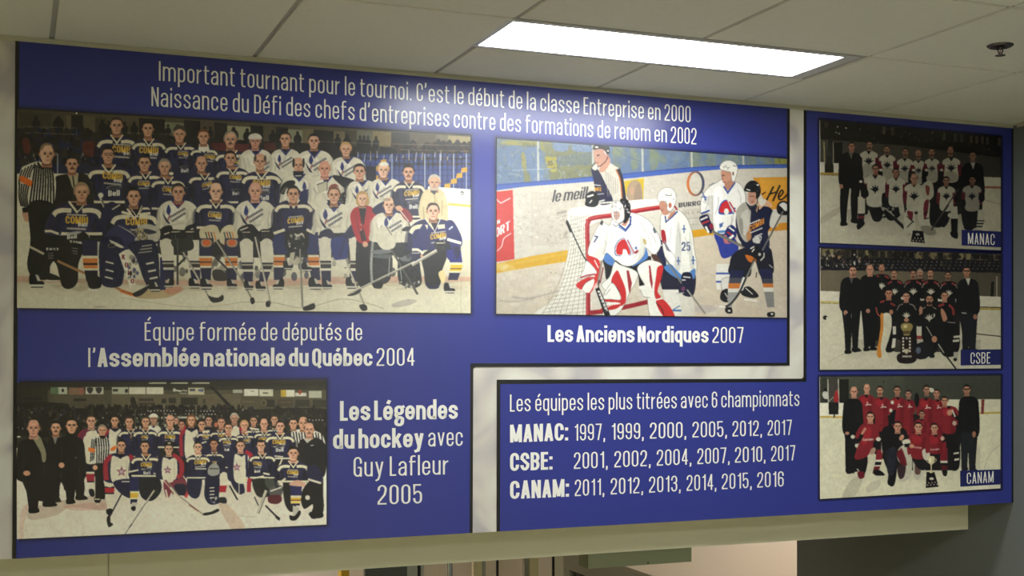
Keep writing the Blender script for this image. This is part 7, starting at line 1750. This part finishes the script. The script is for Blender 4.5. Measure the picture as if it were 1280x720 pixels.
words(P_L, 'caption', 'white year right of the arena team photograph, last line', [('2005', 0, 472, 630.8, 527.6, 629.2, 24.4, 24.2)])
words(P_L, 'caption', 'white caption under the goalmouth photograph', [('Les Anciens Nordiques', 1, 684.5, 427.3, 885.7, 428.3, 20.8, 19.6), ('2007', 0, 890.6, 428.5, 929.4, 428.6, 19.8, 19.8)])
words(P_R, 'list_heading', 'white heading of the list of titles', [('Les équipes les plus titrées avec 6 championnats', 0, 637.5, 514.5, 999.2, 507.4, 21.4, 19.4)])
def years(y0, y1, runs, cap=20.6):
    xa, xb = runs[0][1], runs[-1][2]
    f = lambda x: y0 + (y1 - y0) * (x - xa) / (xb - xa)
    return [(t, 0, a, f(a), b, f(b), cap - (a - xa) * .006, cap - (b - xa) * .006) for t, a, b in runs]
def row(parent, where, runs):
    words(parent, 'team_name', 'bold white team name, ' + where, runs[:1])
    for r in runs[1:]:
        words(parent, 'championship_year', 'white year ' + r[0].strip(',') + ', ' + where, [r])
row(P_R, 'top row of the list', [('MANAC:', 1, 637.6, 553.2, 710.2, 550.4, 22.4, 21.6)] +
      years(550.8, 543.6, [('1997,', 717.6, 756.5), ('1999,', 764, 804.8), ('2000,', 812.4, 858), ('2005,', 865.6, 908.8), ('2012,', 915.7, 952.6), ('2017', 959.6, 989.7)]))
row(P_R, 'middle row of the list', [('CSBE:', 1, 637.6, 588.8, 690.6, 586.8, 22.6, 22)] +
      years(586.2, 575.4, [('2001,', 717.4, 759.8), ('2002,', 768, 813.5), ('2004,', 821, 864.4), ('2007,', 871.8, 912.2), ('2010,', 918.8, 957), ('2017', 964, 994)]))
row(P_R, 'bottom row of the list', [('CANAM:', 1, 637.6, 623.8, 711.2, 620.8, 22.6, 22)] +
      years(620.2, 608, [('2011,', 718.6, 755.5), ('2012,', 763.4, 804), ('2013,', 811.4, 851), ('2014,', 858.4, 895.6), ('2015,', 902.4, 939.8), ('2016', 946.6, 979.6)]))

# ------------------------------------------------------------------ photographs on the panels
def drop_shadow(parent, quad, wpx=7.0):
    """the blurred drop shadow of a photograph, printed on the panel in dark navy"""
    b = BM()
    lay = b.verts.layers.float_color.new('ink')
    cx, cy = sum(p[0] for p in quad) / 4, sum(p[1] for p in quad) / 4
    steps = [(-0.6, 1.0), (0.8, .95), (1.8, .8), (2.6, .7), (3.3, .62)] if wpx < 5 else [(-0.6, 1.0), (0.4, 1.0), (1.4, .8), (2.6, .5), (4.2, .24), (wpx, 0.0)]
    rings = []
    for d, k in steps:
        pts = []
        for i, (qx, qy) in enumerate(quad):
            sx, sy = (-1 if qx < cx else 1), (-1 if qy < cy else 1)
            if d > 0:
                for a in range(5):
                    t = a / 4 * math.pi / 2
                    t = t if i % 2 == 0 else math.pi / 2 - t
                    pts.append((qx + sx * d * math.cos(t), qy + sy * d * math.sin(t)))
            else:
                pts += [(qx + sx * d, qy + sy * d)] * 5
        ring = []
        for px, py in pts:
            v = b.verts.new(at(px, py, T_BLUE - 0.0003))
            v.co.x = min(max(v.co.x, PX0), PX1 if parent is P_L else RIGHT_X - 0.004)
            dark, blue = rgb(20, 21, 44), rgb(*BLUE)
            v[lay] = tuple(dark[c] * k + blue[c] * (1 - k) for c in range(3)) + (1,)  # drop shadow's shade put into the ink, darkest beside the photograph
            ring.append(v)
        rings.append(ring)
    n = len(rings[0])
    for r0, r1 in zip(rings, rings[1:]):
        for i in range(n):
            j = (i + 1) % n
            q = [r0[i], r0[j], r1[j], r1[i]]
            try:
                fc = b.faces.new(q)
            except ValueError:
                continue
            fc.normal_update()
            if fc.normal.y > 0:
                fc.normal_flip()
    o = obj('photo_drop_shadow', b, M_INK, parent)
    o['label'] = 'soft dark drop shadow printed round a photograph'
PX0 = at(24.0, 360, T_BLUE)[0]
PX1 = at(983.6, 300, T_BLUE)[0]
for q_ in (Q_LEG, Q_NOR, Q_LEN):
    drop_shadow(P_L, q_)
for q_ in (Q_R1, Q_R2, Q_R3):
    drop_shadow(P_R, q_, 3.3)

def photograph(label, quad, canvas, res=1.5, group=None):
    (ax, ay), (bx, by), (cx_, cy_), (dx, dy) = quad
    nx = int((bx - ax) * res); ny = int(max(dy - ay, cy_ - by) * res)
    u = np.linspace(0, 1, nx + 1)[None, :]; v = np.linspace(0, 1, ny + 1)[:, None]
    px = (ax * (1 - u) + bx * u) * (1 - v) + (dx * (1 - u) + cx_ * u) * v
    py = (ay * (1 - u) + by * u) * (1 - v) + (dy * (1 - u) + cy_ * u) * v
    co = at_np(px, py, T_PIC).reshape(-1, 3)
    ink = canvas.sample(px, py).reshape(-1, 3) / 255.0
    ink = np.where(ink <= 0.04045, ink / 12.92, ((ink + 0.055) / 1.055) ** 2.4)
    base = co.mean(0); base[1] = 0; base[2] = co[:, 2].min()
    co = co - base
    W = nx + 1
    j, i = np.meshgrid(np.arange(ny), np.arange(nx), indexing='ij')
    a = (j * W + i).ravel()
    quads = np.stack([a, a + W, a + W + 1, a + 1], -1)
    # thin edge all round, back to the panel
    rim = np.r_[np.arange(W), np.arange(1, ny + 1) * W + nx, ny * W + np.arange(nx - 1, -1, -1), np.arange(ny - 1, 0, -1) * W]
    nf = len(co)
    back = co[rim].copy(); back[:, 1] = T_BLUE - 0.0006
    m = len(rim)
    k = np.arange(m); k2 = (k + 1) % m
    side = np.stack([rim[k], rim[k2], nf + k2, nf + k], -1)
    V = np.concatenate([co, back]); F = np.concatenate([quads, side])
    me = bpy.data.meshes.new('photograph')
    me.vertices.add(len(V)); me.vertices.foreach_set('co', V.astype(np.float32).ravel())
    me.loops.add(F.size); me.loops.foreach_set('vertex_index', F.astype(np.int32).ravel())
    me.polygons.add(len(F)); me.polygons.foreach_set('loop_start', np.arange(0, F.size, 4, dtype=np.int32))
    mi = np.zeros(len(F), np.int32); mi[len(quads):] = 1
    me.materials.append(M_INK); me.materials.append(M_EDGE)
    me.update(calc_edges=True)
    me.polygons.foreach_set('material_index', mi)
    at_ = me.color_attributes.new('ink', 'FLOAT_COLOR', 'POINT')
    full = np.ones((len(V), 4), np.float32); full[:nf, :3] = ink * INK_GAIN; full[nf:, :3] = 0.7
    at_.data.foreach_set('color', full.ravel())
    me.validate()
    o = bpy.data.objects.new('photograph', me)
    C.objects.link(o)
    o.location = base
    o['label'] = label; o['category'] = 'photograph'
    if group: o['group'] = group
    return o

def name_tag(parent, quad, runs):
    y = T_PIC - 0.0012
    b = BM(); slab(b, wallpts(quad, y), y, T_PIC - 0.0002, 0)
    lettering(b, runs, y - 0.0003, 1)
    o = obj('name_tag', b, [M_TAG, M_WHITE])
    bpy.context.view_layer.update()
    for v in o.data.vertices:
        v.co -= parent.location
    o.parent = parent
    o['label'] = 'blue name tag with white capitals in the lower right corner'
    return o

photograph('large team photograph, players in navy and white jerseys, referee at far left', Q_LEG, paint_assembly())
photograph('action photograph of goalkeeper in white before a red goal net', Q_NOR, paint_nordiques())
photograph('team photograph in a dark arena with three men in black coats at its left', Q_LEN, paint_legends())
G3 = 'championship team photographs on the right panel'
p = photograph('topmost of the right column of photographs, team in white maple leaf jerseys', Q_R1, paint_manac(), 1.8, G3)
name_tag(p, [(1202.2, 287.2), (1251.2, 289.4), (1251.2, 309.2), (1202.2, 306.6)], [('MANAC', 0, 1209.9, 305.0, 1243.3, 306.4, 14.2, 13.6)])
p = photograph('middle photograph of the right column, team in black jerseys behind a tall trophy', Q_R2, paint_csbe(), 1.8, G3)
name_tag(p, [(1201, 437.2), (1251.2, 436.6), (1251.2, 456.0), (1201, 456.8)], [('CSBE', 0, 1213.2, 454.8, 1237.8, 454.3, 14.2, 14)])
p = photograph('lowest photograph of the right column, team in red jerseys around a cup', Q_R3, paint_canam(), 1.8, G3)
name_tag(p, [(1200.3, 588.4), (1251, 586.6), (1250.8, 605.4), (1200.6, 608.4)], [('CANAM', 0, 1208.6, 605, 1241.9, 602.9, 14, 14)])
